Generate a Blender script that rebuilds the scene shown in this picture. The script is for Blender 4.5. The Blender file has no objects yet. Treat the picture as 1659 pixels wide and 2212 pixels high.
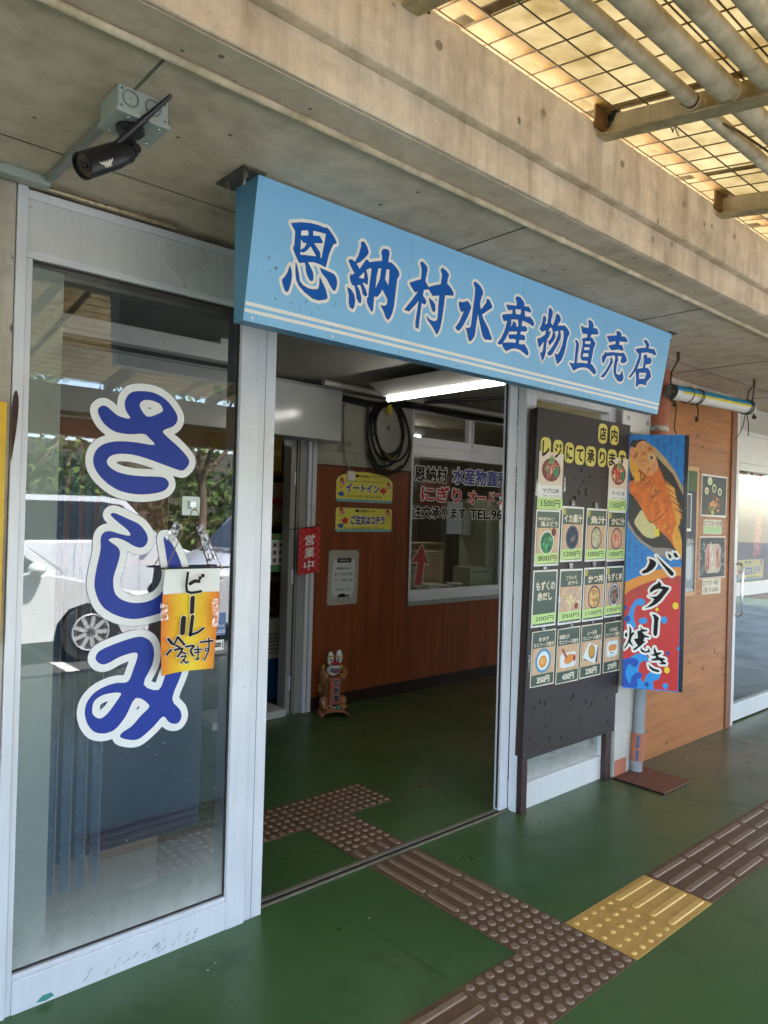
import bpy, bmesh, math, random, json
import numpy as np
from mathutils import Vector, Matrix
from mathutils.geometry import tessellate_polygon
R=math.radians
sc=bpy.context.scene; col=sc.collection
random.seed(7)
# ---------------------------------------------------------------- camera, sky, sun, exposure
cd=bpy.data.cameras.new('camera'); cam=bpy.data.objects.new('camera',cd); col.objects.link(cam); sc.camera=cam
yaw,pitch,roll=0.726018,0.0038305,0.0278669
f=Vector((math.sin(yaw)*math.cos(pitch),math.cos(yaw)*math.cos(pitch),math.sin(pitch)))
r0=Vector((math.cos(yaw),-math.sin(yaw),0)); u0=r0.cross(f)
rr=math.cos(roll)*r0+math.sin(roll)*u0; uu=-math.sin(roll)*r0+math.cos(roll)*u0
cam.matrix_world=Matrix(((rr.x,uu.x,-f.x,-2.1077),(rr.y,uu.y,-f.y,-1.5969),(rr.z,uu.z,-f.z,1.5563),(0,0,0,1)))
cd.sensor_fit='HORIZONTAL'; cd.sensor_width=36; cd.lens=33.9; cd.clip_start=.05; cd.clip_end=500
SUN_EL,SUN_AZ=62,28
w=bpy.data.worlds.new('World'); sc.world=w; w.use_nodes=True
nt=w.node_tree; bg=nt.nodes['Background']; sky=nt.nodes.new('ShaderNodeTexSky'); sky.sky_type='NISHITA'; sky.sun_disc=False
sky.sun_elevation=R(SUN_EL); sky.sun_rotation=R(SUN_AZ); sky.air_density=1; sky.dust_density=1.2; sky.ozone_density=1
nt.links.new(sky.outputs[0],bg.inputs[0]); bg.inputs[1].default_value=.15
sd=bpy.data.lights.new('sun','SUN'); sd.energy=4.2; sd.angle=R(.5); sd.color=(1,.96,.9)
so=bpy.data.objects.new('sun',sd); col.objects.link(so)
sdir=Vector((math.sin(R(SUN_AZ))*math.cos(R(SUN_EL)),math.cos(R(SUN_AZ))*math.cos(R(SUN_EL)),math.sin(R(SUN_EL))))
so.rotation_euler=(-sdir).to_track_quat('-Z','Y').to_euler(); so.location=(0,-6,9)
vs=sc.view_settings; vs.view_transform='Standard'; vs.look='None'; vs.gamma=1; vs.exposure=3.38
sc.cycles.use_denoising=True; sc.cycles.max_bounces=10; sc.cycles.diffuse_bounces=6; sc.cycles.transparent_max_bounces=24
sc.cycles.sample_clamp_indirect=6

DATA=json.loads('''{"on":[[[-8837,-1104],[-8481,-981],[-8136,-914],[-7838,-891],[-7591,-906],[-7565,-875],[-7453,-898],[-7204,-1085],[-7108,-1194],[-7102,-1235],[-7207,-1269],[-7253,-1378],[-7330,-1593],[-7401,-2044],[-7640,-2005],[-7870,-2001],[-8103,-2053],[-8014,-2151],[-7870,-2309],[-7823,-2419],[-7819,-2551],[-7904,-2589],[-8026,-2479],[-8108,-2330],[-8144,-2183],[-8195,-2088],[-8379,-2151],[-8418,-2131],[-8578,-1935],[-8666,-1804],[-8668,-1758],[-8631,-1713],[-8656,-1287]],[[-8470,-1207],[-8232,-1124],[-8173,-1167],[-8162,-1294],[-8461,-1372]],[[-8036,-1082],[-7523,-1044],[-7545,-1406],[-7582,-1827],[-7658,-1834],[-7655,-1749],[-7692,-1661],[-7949,-1464],[-7953,-1441],[-7630,-1356],[-7635,-1321],[-7761,-1198],[-8018,-1255]],[[-8447,-1418],[-8336,-1530],[-8178,-1494],[-8262,-1676],[-8414,-1804]],[[-8420,-1812],[-8302,-1815],[-8181,-1727],[-8057,-1552],[-7794,-1796],[-7789,-1831],[-8114,-1877],[-8410,-1933]],[[-8711,-2333],[-8649,-2459],[-8614,-2605],[-8624,-2844],[-8680,-3071],[-8725,-3110],[-8793,-3084],[-8907,-2885],[-8932,-2809],[-8916,-2770],[-8858,-2721],[-8778,-2573]],[[-8520,-2192],[-8452,-2305],[-8364,-2510],[-8307,-2700],[-8159,-2798],[-7942,-2846],[-7761,-2836],[-7569,-2781],[-7547,-2623],[-7571,-2409],[-7468,-2531],[-7299,-2715],[-7194,-2939],[-7223,-3007],[-7521,-3102],[-7753,-3097],[-8074,-2972],[-8303,-2831],[-8428,-2680],[-8483,-2479]],[[-7606,-2130],[-7048,-2187],[-6939,-2273],[-6885,-2410],[-6892,-2574],[-6926,-2662],[-6987,-2682],[-7115,-2574],[-7267,-2411],[-7510,-2248]]],"na":[[[-6116,-964],[-6049,-908],[-5981,-915],[-5843,-1031],[-5761,-1162],[-5789,-1246],[-5944,-1437],[-6061,-1549],[-6213,-1643],[-6045,-1798],[-5942,-1653],[-5817,-1437],[-5742,-1425],[-5680,-1486],[-5386,-1382],[-5126,-1305],[-5143,-1160],[-5209,-1034],[-5166,-926],[-5031,-885],[-4905,-892],[-4859,-997],[-4878,-1145],[-4871,-1287],[-4713,-1261],[-4496,-1353],[-4347,-1463],[-4304,-1546],[-4318,-1622],[-4380,-1690],[-4374,-2028],[-4360,-2613],[-4403,-2890],[-4481,-3067],[-4543,-3133],[-4645,-3073],[-4788,-2875],[-4948,-2730],[-4795,-2731],[-4695,-2683],[-4665,-2597],[-4681,-2455],[-4974,-2176],[-5044,-2336],[-5129,-2459],[-5211,-2497],[-5301,-2484],[-5272,-2804],[-5269,-2980],[-5309,-3002],[-5441,-2892],[-5553,-2746],[-5572,-2633],[-5520,-2583],[-5535,-2340],[-5527,-1977],[-5528,-1667],[-5589,-1618],[-5782,-1741],[-5702,-1863],[-5642,-2016],[-5633,-2169],[-5681,-2192],[-5776,-2137],[-5860,-2195],[-5687,-2361],[-5601,-2510],[-5618,-2565],[-5686,-2567],[-5780,-2523],[-5835,-2394],[-5928,-2248],[-6094,-2312],[-5946,-2445],[-5837,-2639],[-5810,-2801],[-5839,-2835],[-5900,-2826],[-6011,-2715],[-6052,-2570],[-6149,-2337],[-6249,-2341],[-6340,-2241],[-6393,-2115],[-6364,-2039],[-6282,-2032],[-6211,-1958],[-6387,-1799],[-6521,-1631],[-6486,-1591],[-6390,-1574],[-6258,-1622],[-6142,-1361],[-6106,-1175],[-6080,-1030]],[[-6073,-2084],[-5840,-1806],[-5797,-1911],[-5799,-2052],[-5958,-2064]],[[-5267,-1559],[-5115,-1523],[-5119,-1908],[-5255,-2239],[-5279,-2257],[-5301,-1872]],[[-4913,-1506],[-4757,-1469],[-4718,-1788],[-4708,-2050],[-4914,-1854]],[[-6444,-2461],[-6288,-2508],[-6133,-2639],[-6070,-2817],[-6074,-2998],[-6118,-3090],[-6232,-3056],[-6312,-2920],[-6330,-2708]]],"son":[[[-3400,-945],[-3345,-878],[-3212,-906],[-3058,-991],[-3024,-1065],[-3060,-1486],[-2848,-1658],[-2608,-1549],[-2256,-1420],[-2259,-1049],[-2365,-935],[-2301,-843],[-2084,-895],[-1939,-988],[-1928,-1042],[-1964,-1121],[-1963,-1332],[-1793,-1393],[-1568,-1556],[-1548,-1652],[-1985,-1733],[-1969,-2170],[-1975,-2657],[-2003,-2934],[-2079,-3120],[-2140,-3181],[-2220,-3089],[-2464,-2894],[-2646,-2788],[-2753,-2655],[-2574,-2746],[-2366,-2769],[-2232,-2721],[-2181,-2612],[-2228,-2224],[-2252,-1799],[-2592,-1887],[-2828,-1709],[-3073,-1778],[-3079,-2000],[-2945,-2082],[-2869,-2163],[-2908,-2268],[-3093,-2238],[-3086,-2680],[-3074,-3158],[-3218,-3123],[-3249,-2962],[-3224,-2169],[-3381,-2368],[-3636,-2654],[-3848,-2643],[-3571,-2285],[-3298,-1883],[-3469,-1955],[-3613,-1858],[-3773,-1718],[-3511,-1583],[-3249,-1475],[-3272,-1207],[-3309,-1066]],[[-2757,-2020],[-2565,-2070],[-2424,-2166],[-2372,-2325],[-2386,-2412],[-2432,-2436],[-2524,-2384],[-2639,-2212]]],"sui":[[[-1201,-1847],[-1175,-1800],[-1126,-1819],[-937,-1779],[-763,-1697],[-653,-1743],[-528,-1850],[-524,-1910],[-623,-2221],[-776,-2530],[-911,-2750],[-1010,-2835],[-1111,-2824],[-1203,-2769],[-1029,-2531],[-840,-2060],[-1005,-2136],[-1070,-2083],[-1170,-1948]],[[-561,-982],[-501,-920],[-386,-936],[-162,-1018],[0,-1152],[33,-1255],[-12,-1351],[-72,-1633],[37,-1868],[320,-1513],[274,-1436],[356,-1375],[460,-1409],[658,-1591],[650,-1642],[135,-2008],[269,-2179],[624,-2472],[922,-2833],[514,-2887],[365,-2783],[217,-2549],[-100,-1975],[-105,-2462],[-92,-2780],[-133,-2936],[-268,-3090],[-339,-3108],[-436,-3003],[-532,-2813],[-646,-2669],[-490,-2664],[-392,-2603],[-368,-2500],[-385,-2125],[-391,-1421],[-436,-1128]]],"san":[[[1975,-1010],[2009,-941],[2140,-900],[2287,-924],[2494,-1017],[2569,-1113],[2582,-1205],[2880,-1155],[3005,-1237],[3053,-1303],[3033,-1345],[2635,-1338],[2682,-1442],[2702,-1564],[2941,-1566],[3034,-1516],[3299,-1649],[3375,-1736],[3356,-1830],[3282,-1831],[3079,-1781],[2601,-1741],[2593,-2001],[2809,-1954],[2942,-1985],[2993,-2065],[2945,-2125],[2589,-2191],[2593,-2336],[2794,-2312],[2907,-2348],[2951,-2442],[2920,-2486],[2580,-2534],[2584,-2717],[2788,-2707],[2964,-2663],[3167,-2802],[3295,-2934],[3303,-3010],[3233,-3067],[3095,-3019],[2735,-2914],[2444,-2900],[2175,-2959],[1880,-3110],[1690,-3017],[1556,-2867],[1433,-2925],[1292,-2901],[1456,-2687],[1601,-2388],[1668,-2091],[1668,-1925],[1459,-1996],[1322,-1827],[1359,-1777],[1635,-1703],[1937,-1636],[1893,-1453],[1643,-1529],[1468,-1370],[1744,-1330],[2122,-1282],[2091,-1115]],[[2041,-1404],[2412,-1346],[2449,-1414],[2425,-1569],[2129,-1603]],[[1885,-1838],[2350,-1759],[2332,-1813],[2385,-1903],[2394,-2064],[2269,-2094],[2257,-2003],[2166,-1920],[2042,-1907],[2029,-2021],[1911,-2237],[1937,-2052]],[[1873,-2325],[2383,-2230],[2396,-2366],[1885,-2460],[1930,-2564],[2001,-2613],[2141,-2569],[2390,-2550],[2399,-2712],[2082,-2743],[1591,-2848],[1775,-2542]]],"mono":[[[3918,-1346],[3967,-1292],[4072,-1328],[4137,-1415],[4081,-1645],[4255,-1580],[4260,-1315],[4216,-986],[4269,-906],[4372,-929],[4489,-1005],[4514,-1101],[4476,-1323],[4480,-1499],[4551,-1523],[4635,-1596],[4732,-1387],[4789,-1071],[4857,-1038],[5000,-1079],[5134,-1206],[5125,-1297],[5051,-1350],[4956,-1528],[5154,-1484],[5387,-1439],[5492,-1413],[5696,-1497],[5863,-1608],[5917,-1677],[5817,-1852],[5785,-2066],[5789,-2327],[5719,-2653],[5604,-2894],[5375,-3081],[5258,-2937],[5065,-2671],[5194,-2701],[5343,-2676],[5431,-2505],[5524,-2268],[5553,-1964],[5493,-1664],[5391,-1619],[5202,-1661],[5282,-1794],[5326,-1954],[5205,-2246],[5036,-2521],[4914,-2722],[4756,-2825],[4567,-2767],[4810,-2495],[5010,-2178],[5112,-1902],[5124,-1784],[5075,-1685],[4800,-1806],[4910,-1888],[4947,-1984],[4871,-2151],[4644,-2402],[4504,-2281],[4682,-2096],[4739,-1945],[4735,-1806],[4573,-1646],[4432,-1723],[4419,-1877],[4549,-1840],[4515,-2037],[4413,-2182],[4396,-2401],[4434,-2713],[4406,-2934],[4313,-3108],[4205,-2980],[4074,-2799],[4202,-2803],[4241,-2707],[4238,-2290],[4070,-2458],[3973,-2614],[3878,-2530],[3753,-2289],[3777,-2259],[3853,-2271],[4093,-2139],[4250,-2010],[4233,-1824],[3981,-1953],[3799,-1856],[3891,-1688],[3922,-1482]]],"choku":[[[7145,-904],[7210,-847],[7322,-831],[7500,-880],[7611,-975],[7621,-1128],[7891,-1077],[8041,-1180],[8100,-1293],[7558,-1393],[7484,-1582],[7577,-1539],[7756,-1585],[7992,-1739],[7896,-1978],[7894,-2294],[7859,-2701],[7990,-2700],[8215,-2810],[8384,-2931],[8402,-3035],[8286,-3092],[8110,-3025],[7792,-2915],[7479,-2891],[7147,-2949],[6897,-3040],[6682,-3163],[6585,-3139],[6439,-3021],[6262,-2908],[6289,-2885],[6448,-2891],[6631,-2862],[6575,-2384],[6536,-2008],[6416,-1902],[6517,-1858],[6702,-1953],[6751,-2047],[6766,-2416],[6790,-2824],[7206,-2752],[7628,-2717],[7610,-2576],[7194,-2630],[7048,-2563],[6991,-2405],[7031,-1985],[7007,-1822],[6888,-1728],[7291,-1604],[7263,-1428],[6887,-1485],[6787,-1376],[6695,-1215],[6739,-1168],[6836,-1226],[7275,-1188],[7245,-968]],[[7154,-1770],[7607,-1683],[7610,-1852],[7182,-1907]],[[7173,-2038],[7596,-1965],[7604,-2113],[7181,-2185]],[[7178,-2296],[7596,-2245],[7602,-2427],[7140,-2483]]],"bai":[[[9523,-935],[9637,-864],[9884,-886],[9993,-957],[10016,-1061],[10306,-1008],[10544,-1093],[10617,-1209],[9941,-1283],[9928,-1458],[10202,-1447],[10340,-1551],[10390,-1652],[9925,-1667],[9385,-1796],[9255,-1755],[9075,-1661],[9381,-1563],[9630,-1492],[9611,-1324],[9084,-1472],[8820,-1261],[9193,-1175],[9622,-1088],[9609,-991]],[[8859,-1984],[8948,-2004],[9482,-1888],[10249,-1813],[10404,-1751],[10647,-1848],[10856,-2055],[10746,-2156],[10488,-2234],[10296,-2182],[10373,-1930],[9950,-1964],[10081,-2161],[10021,-2299],[10043,-2699],[10109,-2799],[10364,-2835],[10509,-2739],[10542,-2568],[10677,-2714],[10801,-2882],[10745,-3039],[10557,-3113],[10342,-3097],[10010,-2924],[9846,-2729],[9797,-2462],[9819,-2094],[9716,-1984],[9069,-2127],[8957,-2361],[8883,-2498],[8784,-2442],[8686,-2226],[8843,-2093]],[[9398,-2163],[9461,-2126],[9575,-2189],[9651,-2322],[9478,-2639],[9268,-2943],[9143,-3079],[8960,-3133],[8855,-3112],[9114,-2875],[9371,-2511],[9451,-2281]]],"ten":[[[12056,-878],[12171,-829],[12406,-854],[12641,-983],[12588,-1164],[12970,-1156],[13070,-1110],[13296,-1197],[13408,-1295],[13366,-1399],[12996,-1344],[12542,-1363],[11998,-1483],[12068,-1746],[11999,-1985],[11866,-2309],[12402,-2179],[12390,-1865],[12359,-1718],[12275,-1636],[12429,-1477],[12604,-1544],[12638,-1644],[12883,-1575],[13054,-1624],[13123,-1767],[13020,-1861],[12592,-1958],[12603,-2157],[12833,-2103],[13097,-2198],[13328,-2474],[12980,-2758],[12954,-2966],[12619,-2935],[12262,-2995],[12167,-3161],[12030,-3084],[11939,-2697],[11766,-2400],[11500,-2705],[11387,-2806],[11269,-2776],[11586,-2409],[11770,-1965],[11856,-1667],[11814,-1542],[11709,-1560],[11438,-1409],[11877,-1287],[12403,-1177],[12366,-1069]],[[12115,-2442],[12832,-2325],[12756,-2664],[12218,-2752]]],"sa":[[[-12450,18750],[-12310,18880],[-12130,18840],[-11790,18600],[-11370,18560],[-11540,18840],[-11560,19140],[-11400,19410],[-11080,19520],[-10590,19530],[-10140,19350],[-9790,18990],[-9690,18730],[-9830,18470],[-10220,18270],[-10040,18050],[-9640,17760],[-9270,17410],[-9210,17190],[-9380,16970],[-9550,16940],[-10010,17060],[-10690,17250],[-11230,17360],[-11700,17360],[-12010,17260],[-12130,17070],[-12020,16880],[-11680,16710],[-11100,16640],[-10230,16650],[-10000,16550],[-9950,16390],[-10100,16200],[-10490,16080],[-11080,16030],[-11670,16130],[-12130,16390],[-12440,16720],[-12560,17070],[-12460,17420],[-12170,17650],[-11710,17760],[-11140,17770],[-10490,17740],[-10710,17990],[-10900,18100],[-11410,18040],[-11880,18080],[-12240,18300],[-12420,18580]],[[-11070,19100],[-10910,19250],[-10640,19270],[-10360,19190],[-10230,19020],[-10300,18880],[-10760,18680],[-11010,18900]]],"shi":[[[-11930,15330],[-11800,15360],[-11380,15190],[-10950,14990],[-10690,14670],[-10660,14410],[-10820,14230],[-11080,14260],[-11460,14470],[-11770,14560],[-12000,14470],[-11690,14240],[-11600,14010],[-11690,13600],[-11800,13190],[-11720,12680],[-11350,12400],[-10810,12320],[-10270,12470],[-9940,12850],[-9840,13280],[-9880,13550],[-9980,14090],[-10060,14560],[-9820,14410],[-9580,14030],[-9380,13560],[-9310,12990],[-9530,12400],[-9970,12000],[-10530,11850],[-11060,11800],[-11590,11940],[-12060,12230],[-12300,12610],[-12400,13020],[-12350,13520],[-12230,14170],[-12240,14520],[-12140,14720],[-11930,14760],[-11620,14670],[-11310,14610],[-11250,14670],[-11370,14830],[-11690,15080],[-11900,15260]]],"mi":[[[-12290,10580],[-12220,10780],[-11970,10910],[-11460,11060],[-11050,11150],[-10720,11150],[-10440,10960],[-10310,10630],[-10360,10160],[-10650,9520],[-10090,9250],[-9850,9770],[-9660,10230],[-9440,10370],[-9200,10210],[-9270,9700],[-9590,8880],[-9290,8450],[-9220,8170],[-9330,7990],[-9510,7990],[-9680,8080],[-9900,8310],[-10240,8020],[-10670,7720],[-10940,7680],[-11260,7780],[-11400,7880],[-11320,8000],[-11010,8150],[-10700,8460],[-10400,8760],[-10900,9110],[-11230,8550],[-11540,8190],[-11790,8090],[-12040,8100],[-12300,8220],[-12500,8510],[-12590,8870],[-12520,9210],[-12280,9480],[-11940,9630],[-11580,9690],[-11190,9680],[-11010,10080],[-10870,10530],[-10950,10650],[-11190,10640],[-11550,10550],[-11910,10390],[-12140,10410]],[[-12370,8940],[-12320,9180],[-12130,9330],[-11830,9390],[-11410,9340],[-11560,9070],[-11810,8750],[-12010,8600],[-12180,8610],[-12340,8760]]],"ba":[[[1314,13384],[1554,13322],[1728,13185],[1732,13004],[1569,12744],[1301,12551],[1029,12447],[924,12533],[991,12627],[1193,12763],[1323,13022],[1370,13205]],[[1718,13582],[1962,13339],[2274,13029],[2584,12755],[2740,12582],[2743,12475],[2644,12380],[2524,12464],[2280,12777],[2070,13055],[1895,13300]],[[2358,13734],[2529,13651],[2599,13510],[2551,13418],[2431,13503]],[[2676,13801],[2828,13771],[2967,13597],[2919,13488],[2767,13517]]],"ta":[[[1908,12074],[2066,11884],[2052,11739],[2170,11763],[2510,11680],[2479,11563],[2251,11227],[2023,10890],[1791,10660],[1489,10480],[1116,10367],[1351,10526],[1584,10757],[1682,10943],[1612,11011],[1371,11106],[1610,11083],[1813,11149],[1945,11282],[2142,11545],[2039,11594],[1870,11585],[1668,11484],[1468,11310],[1414,11434],[1461,11581],[1627,11771],[1861,11927]]],"bar":[[[1567,10069],[1807,10012],[1980,9860],[1935,9623],[1928,9226],[1903,8863],[1838,8751],[1736,8762],[1682,8884],[1689,9282],[1713,9681],[1674,9895]]],"yaki":[[[283,9262],[407,9142],[445,9018],[432,8835],[534,8915],[621,8848],[505,8694],[456,8582],[410,8360],[555,8080],[521,8041],[309,8244],[143,7941],[25,7841],[40,7915],[222,8274],[301,8535],[323,9046]],[[137,8888],[208,8801],[196,8582],[92,8611],[55,8700]],[[938,9268],[1044,9130],[1336,9078],[1321,9004],[1048,8950],[1190,8778],[1465,8689],[1450,8633],[1193,8633],[1130,8412],[1268,8385],[1134,8267],[1001,8113],[699,7836],[596,7792],[560,7881],[829,8100],[579,8482],[818,8571],[773,8967],[977,9053]],[[1003,8040],[1075,7901],[1283,7789],[1417,7872],[1396,8033],[1520,7861],[1505,7770],[1285,7699],[1079,7738],[973,7857]]],"ki":[[[1770,8096],[1860,7887],[1896,7781],[2184,7803],[2169,7730],[1969,7606],[2039,7504],[2345,7455],[2413,7407],[2247,7304],[2453,7176],[2438,7103],[2117,7078],[2048,7144],[2216,7193],[2043,7324],[1705,7262],[1551,7322],[1870,7455],[1834,7560],[1561,7575],[1762,7699],[1723,7913]],[[1455,7061],[1578,6926],[1785,6799],[2058,6731],[2094,6644],[1994,6599],[1721,6649],[1512,6813]]],"art":{"pan":[[80,20328],[484,20492],[723,20565],[1036,20420],[1319,20022],[1809,19481],[2229,18943],[2579,18443],[3137,17554],[3180,15798],[3150,13612],[2757,13918],[2418,14049],[1536,14051],[981,14393],[522,14849],[58,15709],[82,16549],[92,18192]],"rim":[[1036,20420],[1593,19987],[2151,19375],[2641,18660],[3151,17661],[3163,17196],[2579,18443],[2093,18978],[1570,19552]],"rim2":[[60,15636],[522,14849],[981,14393],[1536,14051],[2418,14049],[2757,13918],[3150,13612],[2298,13432],[1750,13662],[1264,14004],[705,14419],[69,15272]],"fish":[[66,19908],[183,20109],[392,20018],[456,20237],[692,20438],[967,20420],[1250,20058],[1535,19588],[1683,19083],[1828,18722],[2081,18112],[2334,17431],[2555,16680],[2742,15894],[2819,15501],[2932,15002],[3144,14543],[3139,13396],[2964,13711],[2684,14167],[2370,14623],[1954,15005],[1675,15322],[1361,15602],[1153,15740],[864,16313],[577,16779],[327,17138],[114,17353],[98,17973],[372,18087],[256,18559],[91,18922]],"head":[[66,19908],[183,20109],[392,20018],[456,20237],[692,20438],[967,20420],[1250,20058],[1535,19588],[1683,19083],[1628,18575],[1154,18425],[665,18782],[416,19071],[236,19361]],"gill":[[378,19216],[661,18928],[1141,18932],[1627,18612],[1428,18392],[1087,18351],[597,18745]],"dark":[[665,18746],[1087,18351],[957,18095],[718,18019]],"belly":[[75,19579],[343,19216],[670,18564],[751,18092],[617,17945],[406,18087],[95,18776]],"white":[[436,15538],[664,16054],[865,16277],[1153,15740],[1363,15529],[1673,15394],[1689,14744],[1455,14591],[1041,14721],[688,15109]],"fin":[[2149,18077],[2666,17617],[2783,16972],[2895,16508],[3075,16010],[2989,15434],[2825,15285],[2673,15999],[2483,16858]],"tail":[[2819,15501],[3144,14543],[3139,13396],[2823,13993],[2605,14631]],"lemon":[[1593,15174],[1848,15182],[1893,14751],[1657,14670]],"eye":[[1127,19513],[1259,19695],[1431,19624],[1505,19407],[1407,19225],[1202,19260]],"mark":[[1326,17013],[1589,17417],[1927,17496],[1732,17131]],"mark2":[[1428,15640],[1632,15682],[2294,16313],[2329,16278],[1768,15686],[1498,15569]],"orange":[[-8,11869],[419,12109],[1031,12393],[1774,12717],[2446,12892],[3150,12953],[3162,12441],[2326,12311],[1586,12058],[909,11770],[366,11451],[-24,11120]],"red":[[-24,11120],[366,11451],[909,11770],[1586,12058],[2326,12311],[3162,12441],[3132,5494],[1748,5551],[-58,5611]],"red2":[[-24,11120],[366,11451],[909,11770],[1586,12058],[2326,12311],[3162,12441],[3167,11994],[2403,11919],[1664,11664],[1024,11304],[449,10909],[-25,10481]],"wave1":[[141,9398],[263,10061],[457,10582],[691,10887],[929,10966],[1137,10876],[1159,10696],[1043,10544],[872,10516],[700,10524],[570,10189],[565,9716],[698,9216],[494,9130],[145,9252]],"wave2":[[-12,7237],[366,7339],[773,7624],[1287,7627],[1428,7457],[1401,7165],[1160,7219],[960,7022],[899,6691],[943,6332],[1157,5988],[1228,5885],[1320,6291],[1485,6522],[1788,6691],[2164,6542],[2105,6213],[1736,6037],[1782,5554],[824,5597],[-58,5611]],"deep":[[-42,7052],[194,7289],[538,7352],[816,7265],[890,7053],[758,6825],[551,6844],[375,6976],[209,6708],[167,6304],[297,5951],[456,5819],[500,6150],[700,6421],[972,6516],[1130,6384],[1050,6160],[846,6070],[806,5595],[-58,5611]],"droplet":[[933,9449],[827,9551],[926,9739],[1129,9825],[1303,9727],[1307,9546],[1139,9427]]},"beer":[[[[-9410,13350],[-9420,12700],[-8890,12680]],26],[[[-9310,12970],[-9150,13050],[-8980,13040]],36],[[[-8940,13160],[-8940,13150]],34],[[[-8840,13240],[-8830,13230]],36],[[[-9200,12460],[-9210,11980]],46],[[[-9520,11770],[-9550,11290]],54],[[[-9180,11810],[-9250,11180]],38],[[[-9250,11180],[-8990,11230],[-8760,11370]],24],[[[-10060,11100],[-9920,10940]],30],[[[-10100,10580],[-9960,10720]],24],[[[-9720,11140],[-9850,10880]],20],[[[-9710,11140],[-9470,10860]],24],[[[-9780,10860],[-9630,10780]],18],[[[-9810,10710],[-9530,10720],[-9700,10470]],22],[[[-9550,10600],[-9390,10530]],16],[[[-9580,10440],[-9390,10450],[-9570,10230]],16],[[[-9480,10340],[-9380,10210],[-9290,10250]],16],[[[-9410,10780],[-9100,10780],[-9220,10630],[-9130,10440]],20],[[[-9080,10640],[-8810,10630]],16],[[[-9060,10540],[-8850,10540]],14],[[[-8950,10750],[-8930,10320],[-9010,10290],[-8890,10310]],15],[[[-8850,10880],[-8380,10890]],20],[[[-8540,11000],[-8520,10570],[-8690,10230]],16],[[[-8530,10570],[-8650,10550],[-8630,10650],[-8530,10620]],12]],"f4":[[-0.0618812,1.2963191],[0.0003404,2.22e-05],[9e-06,-0.0003609]]}''')
# ---------------------------------------------------------------- materials
def lin(h):
    h=h.lstrip('#'); c=[int(h[i:i+2],16)/255 for i in (0,2,4)]
    return tuple(x/12.92 if x<=.04045 else ((x+.055)/1.055)**2.4 for x in c)
_M={}
def node(nt,t,**k):
    n=nt.nodes.new(t)
    for a,b in k.items(): setattr(n,a,b)
    return n
def coords(nt,scale=(1,1,1)):
    tc=node(nt,'ShaderNodeTexCoord'); mp=node(nt,'ShaderNodeMapping'); mp.inputs['Scale'].default_value=scale
    nt.links.new(tc.outputs['Object'],mp.inputs['Vector']); return mp.outputs[0]
def ramp(nt,src,stops):
    r=node(nt,'ShaderNodeValToRGB'); e=r.color_ramp.elements
    while len(e)<len(stops): e.new(.5)
    for el,(p,c) in zip(e,stops): el.position=p; el.color=(*c,1) if len(c)==3 else c
    nt.links.new(src,r.inputs[0]); return r.outputs[0]
def noise(nt,vec,scale,detail=4,rough=.6):
    n=node(nt,'ShaderNodeTexNoise'); n.inputs['Scale'].default_value=scale; n.inputs['Detail'].default_value=detail; n.inputs['Roughness'].default_value=rough
    nt.links.new(vec,n.inputs['Vector']); return n.outputs[0]
def mix(nt,fac,a,b,mode='MIX'):
    m=node(nt,'ShaderNodeMix',data_type='RGBA',blend_type=mode)
    for s,v in ((m.inputs[0],fac),(m.inputs[6],a),(m.inputs[7],b)):
        if hasattr(v,'node'): nt.links.new(v,s)
        elif isinstance(v,(int,float)): s.default_value=v
        else: s.default_value=(*v,1)
    return m.outputs[2]
def math_(nt,op,a,b=0,clamp=False):
    m=node(nt,'ShaderNodeMath',operation=op,use_clamp=clamp)
    for s,v in ((m.inputs[0],a),(m.inputs[1],b)):
        if hasattr(v,'node'): nt.links.new(v,s)
        else: s.default_value=v
    return m.outputs[0]
def base(name):
    m=bpy.data.materials.new(name); m.use_nodes=True; nt=m.node_tree; return m,nt,nt.nodes['Principled BSDF']
def bump(nt,bs,h,strength,dist=.01):
    b=node(nt,'ShaderNodeBump'); b.inputs['Strength'].default_value=strength; b.inputs['Distance'].default_value=dist
    nt.links.new(h,b.inputs['Height']); nt.links.new(b.outputs[0],bs.inputs['Normal'])
def M(name,c,rough=.55,metal=0,var=.14,scale=9,bmp=0,stretch=(1,1,1),spec=None,rvar=.12):
    """general painted / printed / metal surface with gentle colour and gloss variation"""
    if name in _M: return _M[name]
    if isinstance(c,str): c=lin(c)
    m,nt,bs=base(name); v=coords(nt,stretch); n=noise(nt,v,scale,5); n2=noise(nt,v,scale*6,3)
    a=tuple(x*(1-var) for x in c); b=tuple(min(1,x*(1+var)) for x in c)
    cc=ramp(nt,math_(nt,'ADD',math_(nt,'MULTIPLY',n,.7),math_(nt,'MULTIPLY',n2,.3)),[(.3,a),(.7,b)])
    nt.links.new(cc,bs.inputs['Base Color']); bs.inputs['Metallic'].default_value=metal
    rg=math_(nt,'ADD',math_(nt,'MULTIPLY',n2,rvar*2),max(.03,rough-rvar)); nt.links.new(rg,bs.inputs['Roughness'])
    if spec is not None: bs.inputs['Specular IOR Level'].default_value=spec
    if bmp: bump(nt,bs,n2,bmp,.004)
    _M[name]=m; return m
def emit(name,c,s):
    if name in _M: return _M[name]
    m,nt,bs=base(name); bs.inputs['Base Color'].default_value=(.8,.8,.8,1); bs.inputs['Emission Color'].default_value=(*c,1); bs.inputs['Emission Strength'].default_value=s; _M[name]=m; return m
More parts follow.
